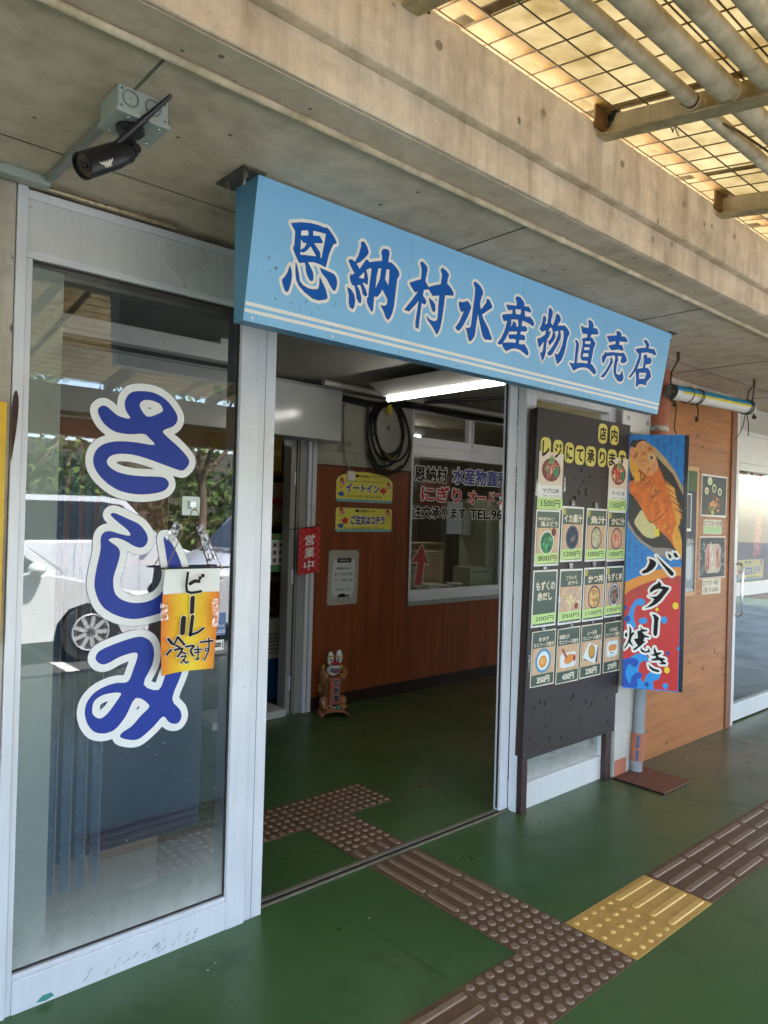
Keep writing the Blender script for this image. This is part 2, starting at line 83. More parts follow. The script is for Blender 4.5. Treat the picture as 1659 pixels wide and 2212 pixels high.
def concrete(name,c1,c2,c3,streak=.0,hole=True):
    m,nt,bs=base(name); v=coords(nt); n=noise(nt,v,1.6,8,.65); n2=noise(nt,v,11,6,.7); n3=noise(nt,coords(nt,(7,7,.7)),1.6,6,.65)
    cc=ramp(nt,n,[(.28,c1),(.5,c2),(.72,c3)])
    cc=mix(nt,.5,cc,ramp(nt,n2,[(.3,(.46,.44,.42)),(.6,(1.03,1.03,1.03))]),'MULTIPLY'); n4=noise(nt,v,3.6,7,.75); cc=mix(nt,.13,cc,ramp(nt,n4,[(.38,(.55,.50,.44)),(.5,(1,1,1)),(.64,(1.12,1.1,1.08))]),'MULTIPLY')
    if streak: cc=mix(nt,streak,cc,ramp(nt,n3,[(.36,(.5,.42,.32)),(.52,(1,1,1)),(.68,(1.25,1.22,1.15))]),'MULTIPLY')
    h=n2
    if hole:
        vo=node(nt,'ShaderNodeTexVoronoi'); vo.inputs['Scale'].default_value=13; nt.links.new(coords(nt,(1,1,.6)),vo.inputs['Vector'])
        pore=math_(nt,'MULTIPLY',math_(nt,'LESS_THAN',vo.outputs['Distance'],.095),math_(nt,'GREATER_THAN',noise(nt,v,4.3,2),.54))
        cc=mix(nt,pore,cc,tuple(x*.3 for x in c2)); h=math_(nt,'SUBTRACT',n2,pore)
    nt.links.new(cc,bs.inputs['Base Color']); bs.inputs['Roughness'].default_value=.88; bump(nt,bs,h,.35,.006)
    return m
CONC=concrete('concrete_soffit',lin('b3a08a'),lin('cab8a3'),lin('d8c9b7'),0)
FASC=concrete('concrete_fascia',lin('c4ae96'),lin('d6c4ad'),lin('e0d2bf'),.45)
WALLC=concrete('concrete_wall',lin('a99f90'),lin('bfb5a5'),lin('cbc2b4'),.3)
def floor_mat():
    m,nt,bs=base('green_floor_paint'); v=coords(nt); n=noise(nt,v,1.1,6,.6); n2=noise(nt,v,30,5,.7); n3=noise(nt,v,.55,4,.6)
    cc=ramp(nt,n,[(.28,(.029,.076,.018)),(.5,(.042,.101,.026)),(.74,(.060,.118,.036))])
    worn=ramp(nt,math_(nt,'ADD',math_(nt,'MULTIPLY',n3,.8),math_(nt,'MULTIPLY',n2,.2)),[(.44,(0,0,0)),(.62,(1,1,1))])
    tc=node(nt,'ShaderNodeTexCoord'); sx=node(nt,'ShaderNodeSeparateXYZ'); nt.links.new(tc.outputs['Object'],sx.inputs[0])
    side=math_(nt,'MULTIPLY',math_(nt,'SUBTRACT',sx.outputs[0],.4),.45,True)
    cc=mix(nt,math_(nt,'MULTIPLY',math_(nt,'ADD',math_(nt,'MULTIPLY',worn,.75),.3),side),cc,(.125,.085,.040))
    speck=math_(nt,'GREATER_THAN',noise(nt,v,90,2),.735); cc=mix(nt,math_(nt,'MULTIPLY',speck,.6),cc,(.015,.02,.012))
    pale=math_(nt,'GREATER_THAN',noise(nt,v,61,2),.76); cc=mix(nt,math_(nt,'MULTIPLY',pale,.35),cc,(.18,.19,.13))
    for rot,sc_ in ((.5,(1.2,26,1)),(-.9,(1.6,34,1))):   # fine scratches and drag marks
        mp=node(nt,'ShaderNodeMapping'); mp.inputs['Rotation'].default_value=(0,0,rot); mp.inputs['Scale'].default_value=sc_; nt.links.new(v,mp.inputs['Vector'])
        scr=math_(nt,'MULTIPLY',math_(nt,'GREATER_THAN',noise(nt,mp.outputs[0],3.2,2),.74),math_(nt,'GREATER_THAN',n3,.5)); cc=mix(nt,math_(nt,'MULTIPLY',scr,.3),cc,(.11,.13,.08))
    stn=noise(nt,v,2.7,5,.7); cc=mix(nt,math_(nt,'MULTIPLY',ramp(nt,stn,[(.56,(0,0,0)),(.66,(1,1,1))]),.45),cc,(.020,.036,.014))
    dust=noise(nt,v,7,6,.75); cc=mix(nt,math_(nt,'MULTIPLY',ramp(nt,dust,[(.55,(0,0,0)),(.7,(1,1,1))]),.18),cc,(.13,.13,.09))
    nt.links.new(cc,bs.inputs['Base Color']); bs.inputs['Specular IOR Level'].default_value=.4
    nt.links.new(math_(nt,'ADD',math_(nt,'MULTIPLY',stn,.42),math_(nt,'ADD',math_(nt,'MULTIPLY',n2,.14),.06)),bs.inputs['Roughness']); bump(nt,bs,n2,.10,.003); return m
FLOOR=floor_mat()
def wood_mat(name,dark,mid,light,axis=(1,1,9),scale=2.2,knots=True,plank=0):
    m,nt,bs=base(name); v=coords(nt,axis); n=noise(nt,v,scale,6,.6); n2=noise(nt,coords(nt),1.2,3)
    cc=ramp(nt,n,[(.3,dark),(.5,mid),(.7,light)])
    cc=mix(nt,.3,cc,ramp(nt,n2,[(.3,(.75,.72,.68)),(.7,(1.1,1.1,1.1))]),'MULTIPLY')
    if knots:
        vo=node(nt,'ShaderNodeTexVoronoi'); vo.inputs['Scale'].default_value=4.2; nt.links.new(coords(nt,(1,.01,1.15)),vo.inputs['Vector'])
        k=ramp(nt,vo.outputs['Distance'],[(.045,(1,1,1)),(.085,(0,0,0))]); cc=mix(nt,math_(nt,'MULTIPLY',k,.75),cc,tuple(x*.22 for x in dark))
    if plank:
        tc=node(nt,'ShaderNodeTexCoord'); sx=node(nt,'ShaderNodeSeparateXYZ'); nt.links.new(tc.outputs['Object'],sx.inputs[0])
        fr=math_(nt,'FRACT',math_(nt,'MULTIPLY',sx.outputs[2],1/plank)); ln=math_(nt,'LESS_THAN',fr,.012); cc=mix(nt,math_(nt,'MULTIPLY',ln,.55),cc,tuple(x*.35 for x in dark))
        idn=math_(nt,'FRACT',math_(nt,'MULTIPLY',math_(nt,'FLOOR',math_(nt,'MULTIPLY',sx.outputs[2],1/plank)),.377))
        cc=mix(nt,.35,cc,ramp(nt,idn,[(0,(.75,.72,.68)),(1,(1.12,1.1,1.08))]),'MULTIPLY')
    nt.links.new(cc,bs.inputs['Base Color']); bs.inputs['Roughness'].default_value=.5; bump(nt,bs,n,.08,.003); return m
PINE=wood_mat('stained_pine',lin('955828'),lin('ab6a31'),lin('b7783f'),plank=.21)
BROWNPLY=wood_mat('brown_plywood',lin('6d3312'),lin('823f18'),lin('8d481e'),axis=(7,1,.8),scale=1.6,knots=False)
DARKTRIM=M('dark_brown_paint','3a2622',.4,var=.2); BOARD=M('board_brown_black','2e2523',.5,var=.12,scale=5)
def alu(name,c,rough=.36):
    m,nt,bs=base(name); v=coords(nt,(1,1,.06)); n=noise(nt,v,60,3); n2=noise(nt,coords(nt),3,5)
    cc=ramp(nt,n2,[(.3,tuple(x*.86 for x in c)),(.7,c)]); cc=mix(nt,.3,cc,ramp(nt,n,[(.3,(.8,.8,.8)),(.7,(1,1,1))]),'MULTIPLY')
    sp=math_(nt,'GREATER_THAN',noise(nt,coords(nt),70,2),.77); cc=mix(nt,sp,cc,(.1,.09,.08))
    nt.links.new(cc,bs.inputs['Base Color']); bs.inputs['Metallic'].default_value=.12
    nt.links.new(math_(nt,'ADD',math_(nt,'MULTIPLY',n2,.2),rough-.1),bs.inputs['Roughness']); return m
ALU=alu('anodised_aluminium',lin('e0e0e4')); HEADER=alu('header_aluminium',lin('e2e0e0'),.3)
HEADER.node_tree.nodes['Principled BSDF'].inputs['Metallic'].default_value=.25; ALUD=alu('dull_aluminium',lin('a3a19c'),.45); WHITEF=alu('white_frame_paint',lin('dedcd8'),.4)
def glass(name,ior=1.75,tint=(.93,.96,.95),dirt=None):
    m=bpy.data.materials.new(name); m.use_nodes=True; nt=m.node_tree; nt.nodes.clear()
    o=node(nt,'ShaderNodeOutputMaterial'); tr=node(nt,'ShaderNodeBsdfTransparent'); tr.inputs[0].default_value=(*tint,1)
    gl=node(nt,'ShaderNodeBsdfGlossy'); gl.inputs['Roughness'].default_value=.012; gl.inputs['Color'].default_value=(1,1,1,1)
    fr=node(nt,'ShaderNodeFresnel'); fr.inputs['IOR'].default_value=ior
    mx=node(nt,'ShaderNodeMixShader'); nt.links.new(fr.outputs[0],mx.inputs[0]); nt.links.new(tr.outputs[0],mx.inputs[1]); nt.links.new(gl.outputs[0],mx.inputs[2]); out=mx.outputs[0]
    df=node(nt,'ShaderNodeBsdfDiffuse'); df.inputs[0].default_value=(.62,.62,.56,1)
    v=coords(nt); n=noise(nt,coords(nt,(1,1,.35)),14,6,.7); fac=math_(nt,'MULTIPLY',n,.014)
    if dirt:
        tc=node(nt,'ShaderNodeTexCoord'); sx=node(nt,'ShaderNodeSeparateXYZ'); nt.links.new(tc.outputs['Object'],sx.inputs[0])
        z=math_(nt,'ADD',sx.outputs[2],math_(nt,'MULTIPLY',n,-.12))
        g=math_(nt,'SUBTRACT',1,math_(nt,'MULTIPLY',math_(nt,'SUBTRACT',z,dirt[0]),1/dirt[1],True),True)
        g=math_(nt,'POWER',g,2.2); fac=math_(nt,'ADD',fac,math_(nt,'MULTIPLY',g,.55),True)
    sp=math_(nt,'GREATER_THAN',noise(nt,v,85,1),.775); fac=math_(nt,'MAXIMUM',fac,math_(nt,'MULTIPLY',sp,.5))
    m2=node(nt,'ShaderNodeMixShader'); nt.links.new(fac,m2.inputs[0]); nt.links.new(out,m2.inputs[1]); nt.links.new(df.outputs[0],m2.inputs[2])
    nt.links.new(m2.outputs[0],o.inputs[0]); return m
GLASS=glass('window_glass',2.05,(.84,.88,.88),dirt=(.06,.42)); GLASS2=glass('door_glass',1.6); CLEAR=glass('clear_tape',1.5)
def canopy_mat():
    m=bpy.data.materials.new('yellowed_canopy_sheet'); m.use_nodes=True; nt=m.node_tree; nt.nodes.clear()
    o=node(nt,'ShaderNodeOutputMaterial'); tl=node(nt,'ShaderNodeBsdfTranslucent'); df=node(nt,'ShaderNodeBsdfDiffuse'); mx=node(nt,'ShaderNodeMixShader'); mx.inputs[0].default_value=.25
    v=coords(nt); n=noise(nt,v,2.4,7,.65); n2=noise(nt,v,16,4)
    cc=ramp(nt,n,[(.3,(.235,.185,.10)),(.46,(.325,.28,.185)),(.72,(.39,.35,.25))]); cc=mix(nt,.35,cc,ramp(nt,n2,[(.3,(.6,.52,.4)),(.6,(1,1,1))]),'MULTIPLY')
    for b in (tl,df): nt.links.new(cc,b.inputs[0])
    nt.links.new(tl.outputs[0],mx.inputs[1]); nt.links.new(df.outputs[0],mx.inputs[2]); nt.links.new(mx.outputs[0],o.inputs[0]); return m
CANOPY=canopy_mat()
STEEL=concrete('weathered_cream_steel',lin('8d7a58'),lin('ab9a77'),lin('baaa8a'),.6,False)
PIPEM=concrete('weathered_pipe',lin('b09a7c'),lin('ccbca2'),lin('d6c9b4'),.45,False)
WHITE=M('white_print','e9e7e2',.5,var=.03); BLACK=M('black_print','1d1614',.5,var=.1,spec=.2); CREAM=M('cream_paper','e6dcc4',.7,var=.05)
SIGNBLUE=M('sign_sky_blue',(.215,.49,.77),.4,var=.08,scale=1.3,rvar=.08,stretch=(.6,1,1.6)); LETBLUE=M('letter_blue',(.004,.10,.42),.5,var=.05,spec=.15); NAVYEDGE=M('navy_edge',(.004,.02,.12),.4)
STICK=M('sticker_blue',(.026,.052,.31),.4,var=.05,spec=.2); OFFW=M('sticker_white','e8e6e4',.35,var=.04)
GREY=M('grey_pvc','9aa19a',.45,var=.06); BLK=M('black_plastic','1a1a1e',.38,var=.15); ROPE=M('old_rope','453a30',.9,var=.3,scale=60)
GREENP=M('light_green_paper',(.56,.76,.30),.65,var=.06); DKGREEN=M('menu_dark_green',(.05,.085,.06),.4,var=.1); INK=M('marker_ink','1a2018',.6)
TERRA=M('terracotta_paint',(.40,.13,.07),.6,var=.18,scale=6)
# ---------------------------------------------------------------- mesh helpers
class MB:
    def __init__(s): s.v=[]; s.f=[]; s.m=[]; s.s=[]; s.mats=[]
    def mi(s,m):
        if m not in s.mats: s.mats.append(m)
        return s.mats.index(m)
    def add(s,vs,fs,m,smooth=False):
        o=len(s.v); s.v+= [tuple(x) for x in vs]; i=s.mi(m)
        for q in fs: s.f.append([o+k for k in q]); s.m.append(i); s.s.append(smooth)
    def box(s,x0,x1,y0,y1,z0,z1,m,shear=None):
        p=[(x,y,z) for z in (z0,z1) for y in (y0,y1) for x in (x0,x1)]
        if shear: p=[shear(*q) for q in p]
        s.add(p,[(0,2,3,1),(4,5,7,6),(0,1,5,4),(2,6,7,3),(0,4,6,2),(1,3,7,5)],m); return s
    def obox(s,c,ax,ay,az,m):   # oriented box: centre and three half-axis vectors
        c,ax,ay,az=map(Vector,(c,ax,ay,az)); p=[c+i*ax+j*ay+k*az for k in (-1,1) for j in (-1,1) for i in (-1,1)]
        s.add(p,[(0,2,3,1),(4,5,7,6),(0,1,5,4),(2,6,7,3),(0,4,6,2),(1,3,7,5)],m); return s
    def quad(s,a,b,c,d,m): s.add([a,b,c,d],[(0,1,2,3)],m); return s
    def tube(s,pts,r,m,n=8,cap=True,closed=False):
        pts=[Vector(p) for p in pts]; N=len(pts); rs=r if isinstance(r,(list,tuple)) else [r]*N
        vs=[]; up=None
        for i,p in enumerate(pts):
            if closed: t=pts[(i+1)%N]-pts[i-1]
            else: t=pts[min(i+1,N-1)]-pts[max(i-1,0)]
            t.normalize()
            if up is None:
                a=Vector((0,0,1)) if abs(t.z)<.9 else Vector((1,0,0)); up=t.cross(a).normalized()
            else:
                up=(up-t*up.dot(t)); up=up.normalized() if up.length>1e-6 else t.orthogonal().normalized()
            b=t.cross(up)
            for k in range(n):
                a=2*math.pi*k/n; vs.append(p+rs[i]*(math.cos(a)*up+math.sin(a)*b))
        fs=[]
        for i in range(N if closed else N-1):
            j=(i+1)%N
            for k in range(n): fs.append((i*n+k,i*n+(k+1)%n,j*n+(k+1)%n,j*n+k))
        s.add(vs,fs,m,True)
        if cap and not closed:
            s.add(vs[:n],[tuple(range(n))[::-1]],m); s.add(vs[-n:],[tuple(range(n))],m)
        return s
    def cyl(s,a,b,r,m,n=20,r2=None,cap=True): return s.tube([a,b],[r,r if r2 is None else r2],m,n,cap)
    def ell(s,c,rad,m,nu=16,nv=10,rot=None):
        vs=[];fs=[]; c=Vector(c)
        for j in range(nv+1):
            th=math.pi*j/nv
            for i in range(nu):
                ph=2*math.pi*i/nu; p=Vector((rad[0]*math.sin(th)*math.cos(ph),rad[1]*math.sin(th)*math.sin(ph),rad[2]*math.cos(th)))
                vs.append(c+((rot@p) if rot else p))
        for j in range(nv):
            for i in range(nu): fs.append((j*nu+i,(j+1)*nu+i,(j+1)*nu+(i+1)%nu,j*nu+(i+1)%nu))
        s.add(vs,fs,m,True); return s
    def build(s,name,root=None,bev=0):
        me=bpy.data.meshes.new(name); o=Vector(root.location) if root else Vector((0,0,0))
        me.from_pydata([Vector(v)-o for v in s.v],[],s.f)
        for m in s.mats: me.materials.append(m)
        me.polygons.foreach_set('material_index',s.m); me.polygons.foreach_set('use_smooth',s.s); me.update()
        ob=bpy.data.objects.new(name,me); col.objects.link(ob)
        if root: ob.parent=root
        if bev:
            b=ob.modifiers.new('bevel','BEVEL'); b.width=bev; b.segments=2; b.limit_method='ANGLE'; b.angle_limit=R(40)
        return ob
def build_each(mb,name,root,parent=None,gap=.003):
    """build every separate piece of mb as an object of its own"""
    n=len(mb.v); par=list(range(n))
    def find(a):
        while par[a]!=a: par[a]=par[par[a]]; a=par[a]
        return a
    for q in mb.f:
        for k in q[1:]: par[find(k)]=find(q[0])
    comp={}
    for i in range(n): comp.setdefault(find(i),[]).append(i)
    bb=[]
    for c in comp.values(): p=np.array([mb.v[i] for i in c]); bb.append([set(c),p.min(0)-gap,p.max(0)+gap])
    ch=True
    while ch:
        ch=False
        for i in range(len(bb)):
            for j in range(i+1,len(bb)):
                if (bb[i][1]<=bb[j][2]).all() and (bb[j][1]<=bb[i][2]).all():
                    bb[i]=[bb[i][0]|bb[j][0],np.minimum(bb[i][1],bb[j][1]),np.maximum(bb[i][2],bb[j][2])]; bb.pop(j); ch=True; break
            if ch: break
    out=[]
    for S,_,_ in bb:
        m2=MB(); idx={k:i for i,k in enumerate(sorted(S))}; m2.v=[mb.v[k] for k in sorted(S)]; m2.mats=mb.mats
        for q,mi,sm in zip(mb.f,mb.m,mb.s):
            if q[0] in S: m2.f.append([idx[k] for k in q]); m2.m.append(mi); m2.s.append(sm)
        o=m2.build(name,root)
        if parent: o.parent=parent
        out.append(o)
    return out
def sub(mb,name,parent,root,bev=0):      # sub-part: child of a part (parts sit at the root's origin)
    o=mb.build(name,root,bev); o.parent=parent; return o
def thing(name,label,cat,loc=(0,0,0),group=None):
    o=bpy.data.objects.new(name,None); o.empty_display_size=.1; o.location=loc; col.objects.link(o); o['label']=label; o['category']=cat
    if group: o['group']=group
    return o
def tag(o,label,cat,group=None):
    o['label']=label; o['category']=cat
    if group: o['group']=group
    return o
def struct(o): o['kind']='structure'; return o
class F:   # drawing frame: origin, u (right), v (up); outward normal u x v
    def __init__(s,o,u=(1,0,0),v=(0,0,1)): s.o=Vector(o); s.u=Vector(u); s.v=Vector(v); s.n=s.u.cross(s.v).normalized()
    def p(s,a,b,h=0): return s.o+float(a)*s.u+float(b)*s.v+float(h)*s.n
def poly(mb,fr,pts,m,h=0,holes=()):
    loops=[[Vector((p[0],p[1],0)) for p in l] for l in [pts,*holes]]
    flat=[p for l in loops for p in l]; tris=tessellate_polygon(loops)
    out=[]
    for t in tris:
        a,b,c=(flat[i] for i in t); ar=(b.x-a.x)*(c.y-a.y)-(c.x-a.x)*(b.y-a.y)
        if abs(ar)<1e-14: continue
        out.append(t if ar>0 else t[::-1])
    mb.add([fr.p(p.x,p.y,h) for p in flat],out,m)
def inside(p,l):
    c=False
    for i in range(len(l)):
        a,b=l[i],l[i-1]
        if (a[1]>p[1])!=(b[1]>p[1]) and p[0]<(b[0]-a[0])*(p[1]-a[1])/(b[1]-a[1])+a[0]: c=not c
    return c
def loops(mb,fr,ls,m,h=0):
    """fill a set of loops by nesting: even depth is ink, odd depth is a hole"""
    con=[[j for j in range(len(ls)) if j!=i and inside(ls[i][0],ls[j])] for i in range(len(ls))]
    for i,l in enumerate(ls):
        if len(con[i])%2==0: poly(mb,fr,l,m,h,[ls[k] for k in range(len(ls)) if len(con[k])==len(con[i])+1 and i in con[k]])
def rect(mb,fr,x0,y0,x1,y1,m,h=0): mb.add([fr.p(x0,y0,h),fr.p(x1,y0,h),fr.p(x1,y1,h),fr.p(x0,y1,h)],[(0,1,2,3)],m)
def ellp(cx,cy,rx,ry,n=28,a0=0): return [(cx+rx*math.cos(2*math.pi*i/n)*math.cos(a0)-ry*math.sin(2*math.pi*i/n)*math.sin(a0),cy+rx*math.cos(2*math.pi*i/n)*math.sin(a0)+ry*math.sin(2*math.pi*i/n)*math.cos(a0)) for i in range(n)]
def disc(mb,fr,cx,cy,rx,ry,m,h=0,n=28,a0=0): poly(mb,fr,ellp(cx,cy,rx,ry,n,a0),m,h)
def rrect(x0,y0,x1,y1,r,n=5):
    o=[]
    for cx,cy,a in ((x1-r,y1-r,0),(x0+r,y1-r,90),(x0+r,y0+r,180),(x1-r,y0+r,270)):
        for i in range(n+1): t=R(a+90*i/n); o.append((cx+r*math.cos(t),cy+r*math.sin(t)))
    return o
def smooth(pts,k=4,closed=True):
    N=len(pts); o=[]
    for i in range(N if closed else N-1):
        g=(lambda j: pts[j%N]) if closed else (lambda j: pts[min(max(j,0),N-1)])
        p0,p1,p2,p3=(np.array(g(i+d),float) for d in (-1,0,1,2))
        for q in range(k):
            t=q/k; o.append(tuple(.5*((2*p1)+(-p0+p2)*t+(2*p0-5*p1+4*p2-p3)*t*t+(-p0+3*p1-3*p2+p3)*t**3)))
    if not closed: o.append(tuple(pts[-1]))
    return o
def sdf_loops(polys,w,strokes=None,n=150):
    """outlines of the even-odd shape grown by w (and of round-ended strokes): signed distance + marching squares"""
    if strokes: allp=np.array([p for l,_ in strokes for p in l],float); pad=w+max(x for _,x in strokes)
    else: allp=np.array([p for l in polys for p in l],float); pad=w
    lo=allp.min(0)-pad*1.3-1e-4; hi=allp.max(0)+pad*1.3+1e-4; st=(hi-lo).max()/n
    xs=np.arange(lo[0],hi[0]+st,st); ys=np.arange(lo[1],hi[1]+st,st); X,Y=np.meshgrid(xs,ys); D=np.full(X.shape,1e9); ins=np.zeros(X.shape,bool)
    lim=w+3.5*st
    def seg(a,b,wd=0):
        m_=lim+wd+st; i0,i1=np.searchsorted(xs,[min(a[0],b[0])-m_,max(a[0],b[0])+m_]); j0,j1=np.searchsorted(ys,[min(a[1],b[1])-m_,max(a[1],b[1])+m_]); sl=(slice(j0,j1),slice(i0,i1))
        d=b-a; L=max(d@d,1e-18); x_=X[sl]; y_=Y[sl]; t=np.clip(((x_-a[0])*d[0]+(y_-a[1])*d[1])/L,0,1); D[sl]=np.minimum(D[sl],np.hypot(x_-a[0]-t*d[0],y_-a[1]-t*d[1])-wd)
    if strokes:
        for l,wd in strokes:
            for i in range(len(l)-1): seg(np.array(l[i],float),np.array(l[i+1],float),wd)
    else:
        for l in polys:
            for i in range(len(l)):
                a,b=np.array(l[i],float),np.array(l[(i+1)%len(l)],float); seg(a,b)
                if a[1]!=b[1]:
                    j0,j1=np.searchsorted(ys,[min(a[1],b[1])-st,max(a[1],b[1])+st]); i1=np.searchsorted(xs,max(a[0],b[0])+st); sl=(slice(j0,j1),slice(0,i1)); y_=Y[sl]
                    ins[sl]^=((a[1]>y_)!=(b[1]>y_))&(X[sl]<(b[0]-a[0])*(y_-a[1])/(b[1]-a[1])+a[0])
        D=np.where(ins,-np.minimum(D,1e3),np.minimum(D,1e3))
    V=D-w; segs={}
    ny,nx=V.shape
    def ex(i,j): t=V[j,i]/(V[j,i]-V[j,i+1]); return (xs[i]+t*st,ys[j])
    def ey(i,j): t=V[j,i]/(V[j,i]-V[j+1,i]); return (xs[i],ys[j]+t*st)
    nxt={}
    S=V<0
    T=S[:-1,:-1].astype(int)+2*S[:-1,1:]+4*S[1:,1:]+8*S[1:,:-1]
    for j,i in zip(*np.nonzero((T>0)&(T<15))):
        c=T[j,i]; b=('x',i,j); r=('y',i+1,j); t=('x',i,j+1); l=('y',i,j)
        for a,d in {1:[(b,l)],2:[(r,b)],3:[(r,l)],4:[(t,r)],5:[(b,l),(t,r)],6:[(t,b)],7:[(t,l)],8:[(l,t)],9:[(b,t)],10:[(r,b),(l,t)],11:[(r,t)],12:[(l,r)],13:[(b,r)],14:[(l,b)]}[c]: nxt[a]=d
    out=[]
    while nxt:
        k0=next(iter(nxt)); l=[]; k=k0
        while k in nxt:
            l.append(ex(k[1],k[2]) if k[0]=='x' else ey(k[1],k[2])); k=nxt.pop(k)
        if len(l)>8: out.append(l)
    # thin
    res=[]
    for l in out:
        o=[l[0]]
        for i in range(1,len(l)-1):
            a,b,c=(np.array(p) for p in (o[-1],l[i],l[i+1])); d=c-a
            if abs(d[0]*(b-a)[1]-d[1]*(b-a)[0])/max(np.hypot(*d),1e-9)>st*.12 or np.hypot(*(b-a))>st*6: o.append(l[i])
        if len(o)>3: res.append(o)
    return res
_T={}
def glyphs(s,w):
    """flat triangles of a line of text in font units, strokes thickened by w"""
    if (s,w) in _T: return _T[(s,w)]
    c=bpy.data.curves.new('t','FONT'); c.body=s; c.size=1; c.resolution_u=2; c.offset=0
    o=bpy.data.objects.new('t',c); col.objects.link(o); dg=bpy.context.evaluated_depsgraph_get(); oe=o.evaluated_get(dg)
    if abs(w)<1e-6:
        me=bpy.data.meshes.new_from_object(oe); V=[tuple(v.co[:2]) for v in me.vertices]; Fc=[tuple(p.vertices) for p in me.polygons]; bpy.data.meshes.remove(me)
    else:
        cu=oe.to_curve(dg); ls=[]
        for sp in cu.splines:
            bp=sp.bezier_points; pts=[]
            if len(bp)>1:
                for i in range(len(bp)):
                    a,b=bp[i],bp[(i+1)%len(bp)]; p0,p1,p2,p3=(np.array(q[:2]) for q in (a.co,a.handle_right,b.handle_left,b.co))
                    st_=abs((p1-p0)[0]*(p3-p0)[1]-(p1-p0)[1]*(p3-p0)[0])<1e-6 and abs((p2-p0)[0]*(p3-p0)[1]-(p2-p0)[1]*(p3-p0)[0])<1e-6
                    for t in ([0] if st_ else [0,.25,.5,.75]): pts.append(tuple((1-t)**3*p0+3*t*(1-t)**2*p1+3*t*t*(1-t)*p2+t**3*p3))
            else: pts=[tuple(q.co[:2]) for q in sp.points]
            if len(pts)>2: ls.append(pts)
        oe.to_curve_clear(); mb=MB(); loops(mb,F((0,0,0),(1,0,0),(0,1,0)),sdf_loops(ls,w,n=int(64*max(1,len(s)))),None); V=[v[:2] for v in mb.v]; Fc=mb.f
    bpy.data.objects.remove(o); bpy.data.curves.remove(c); _T[(s,w)]=(np.array(V),Fc); return _T[(s,w)]
def text(mb,fr,s,x0,y0,x1,y1,m,h=0,bold=0,grow=0,slant=0):
    """text stretched to fill the given rectangle; grow = outline copy around the same strokes"""
    V,_=glyphs(s,bold); a=V.min(0); b=V.max(0); sx=(x1-x0)/(b[0]-a[0]); sy=(y1-y0)/(b[1]-a[1])
    V2,F2=glyphs(s,bold+grow) if grow else (V,_)
    pts=[(x0+(p[0]-a[0])*sx+slant*(p[1]-a[1])*sy,y0+(p[1]-a[1])*sy) for p in V2]
    fs=[]
    for q in F2:
        A,B,C=(pts[k] for k in q[:3]); fs.append(q if (B[0]-A[0])*(C[1]-A[1])-(C[0]-A[0])*(B[1]-A[1])>0 else q[::-1])
    mb.add([fr.p(x,y,h) for x,y in pts],fs,m)
def vtext(mb,fr,s,x0,y0,x1,y1,m,h=0,bold=0,grow=0):
    n=len(s); d=(y1-y0)/n
    for i,ch in enumerate(s):
        if ch=='ー': rect(mb,fr,(x0+x1)/2-(x1-x0)*.07-grow*.1,y1-(i+.92)*d,(x0+x1)/2+(x1-x0)*.07+grow*.1,y1-(i+.08)*d,m,h)
        else: text(mb,fr,ch,x0,y1-(i+.94)*d,x1,y1-(i+.06)*d,m,h,bold,grow)
def stroke(mb,fr,pts,wd,m,h=0):
    for l in [sdf_loops(None,0,[(pts,wd)],60)]: loops(mb,fr,l,m,h)
SC=1e-4
def G(k): return [[(x*SC,y*SC) for x,y in l] for l in DATA[k]]
# ================================================================ SETTING
def grid_sheet(name,x0,x1,y0,y1,z,m):
    mb=MB(); mb.quad((x0,y0,z),(x1,y0,z),(x1,y1,z),(x0,y1,z),m); return struct(mb.build(name))
grid_sheet('walkway_floor',-9,14,-3.72,9,0,FLOOR)
ASPH=concrete('asphalt',(.05,.05,.05),(.065,.065,.063),(.09,.09,.088),0,False)
grid_sheet('car_park',-70,70,-90,-3.72,-.13,ASPH)
mb=MB(); mb.box(-9,14,-3.84,-3.721,-.13,.002,ASPH); struct(mb.build('kerb',None,.01))
# soffit slab with formwork joints and fascia
mb=MB(); mb.box(-7,12,-.215,3.3,2.54,2.80,CONC); so_=struct(mb.build('soffit'))
JM=M('joint_mortar','6f675a',.9,var=.2)
jb=MB()
for x in (-1.44,-.155,1.15,2.45,3.75,-2.75): jb.box(x-.003,x+.003,-.1,.77,2.5375,2.5398,JM)
for y in (.53,): jb.box(-6,10,y-.002,y+.002,2.5378,2.5398,JM)
build_each(jb,'formwork_joint',None,so_,0)
mb=MB(); mb.box(-7,12,-.23,-.2155,2.542,2.652,FASC); mb.box(-7,12,-.26,-.2155,2.652,2.868,FASC)
fa=struct(mb.build('concrete_fascia',None,.006))
ph=MB(); HOLEM=M('tie_hole_shade','8d7d66',.9)
for i in range(-6,16):
    x=-.775+.4525*i; ph.cyl((x,-.2615,2.786),(x,-.2605,2.786),.0125,HOLEM,20); ph.tube([(x+.0135*math.cos(t),-.261,2.786+.0135*math.sin(t)) for t in [k*math.pi/10 for k in range(20)]],.0016,FASC,6,closed=True)
build_each(ph,'tie_hole',None,fa)
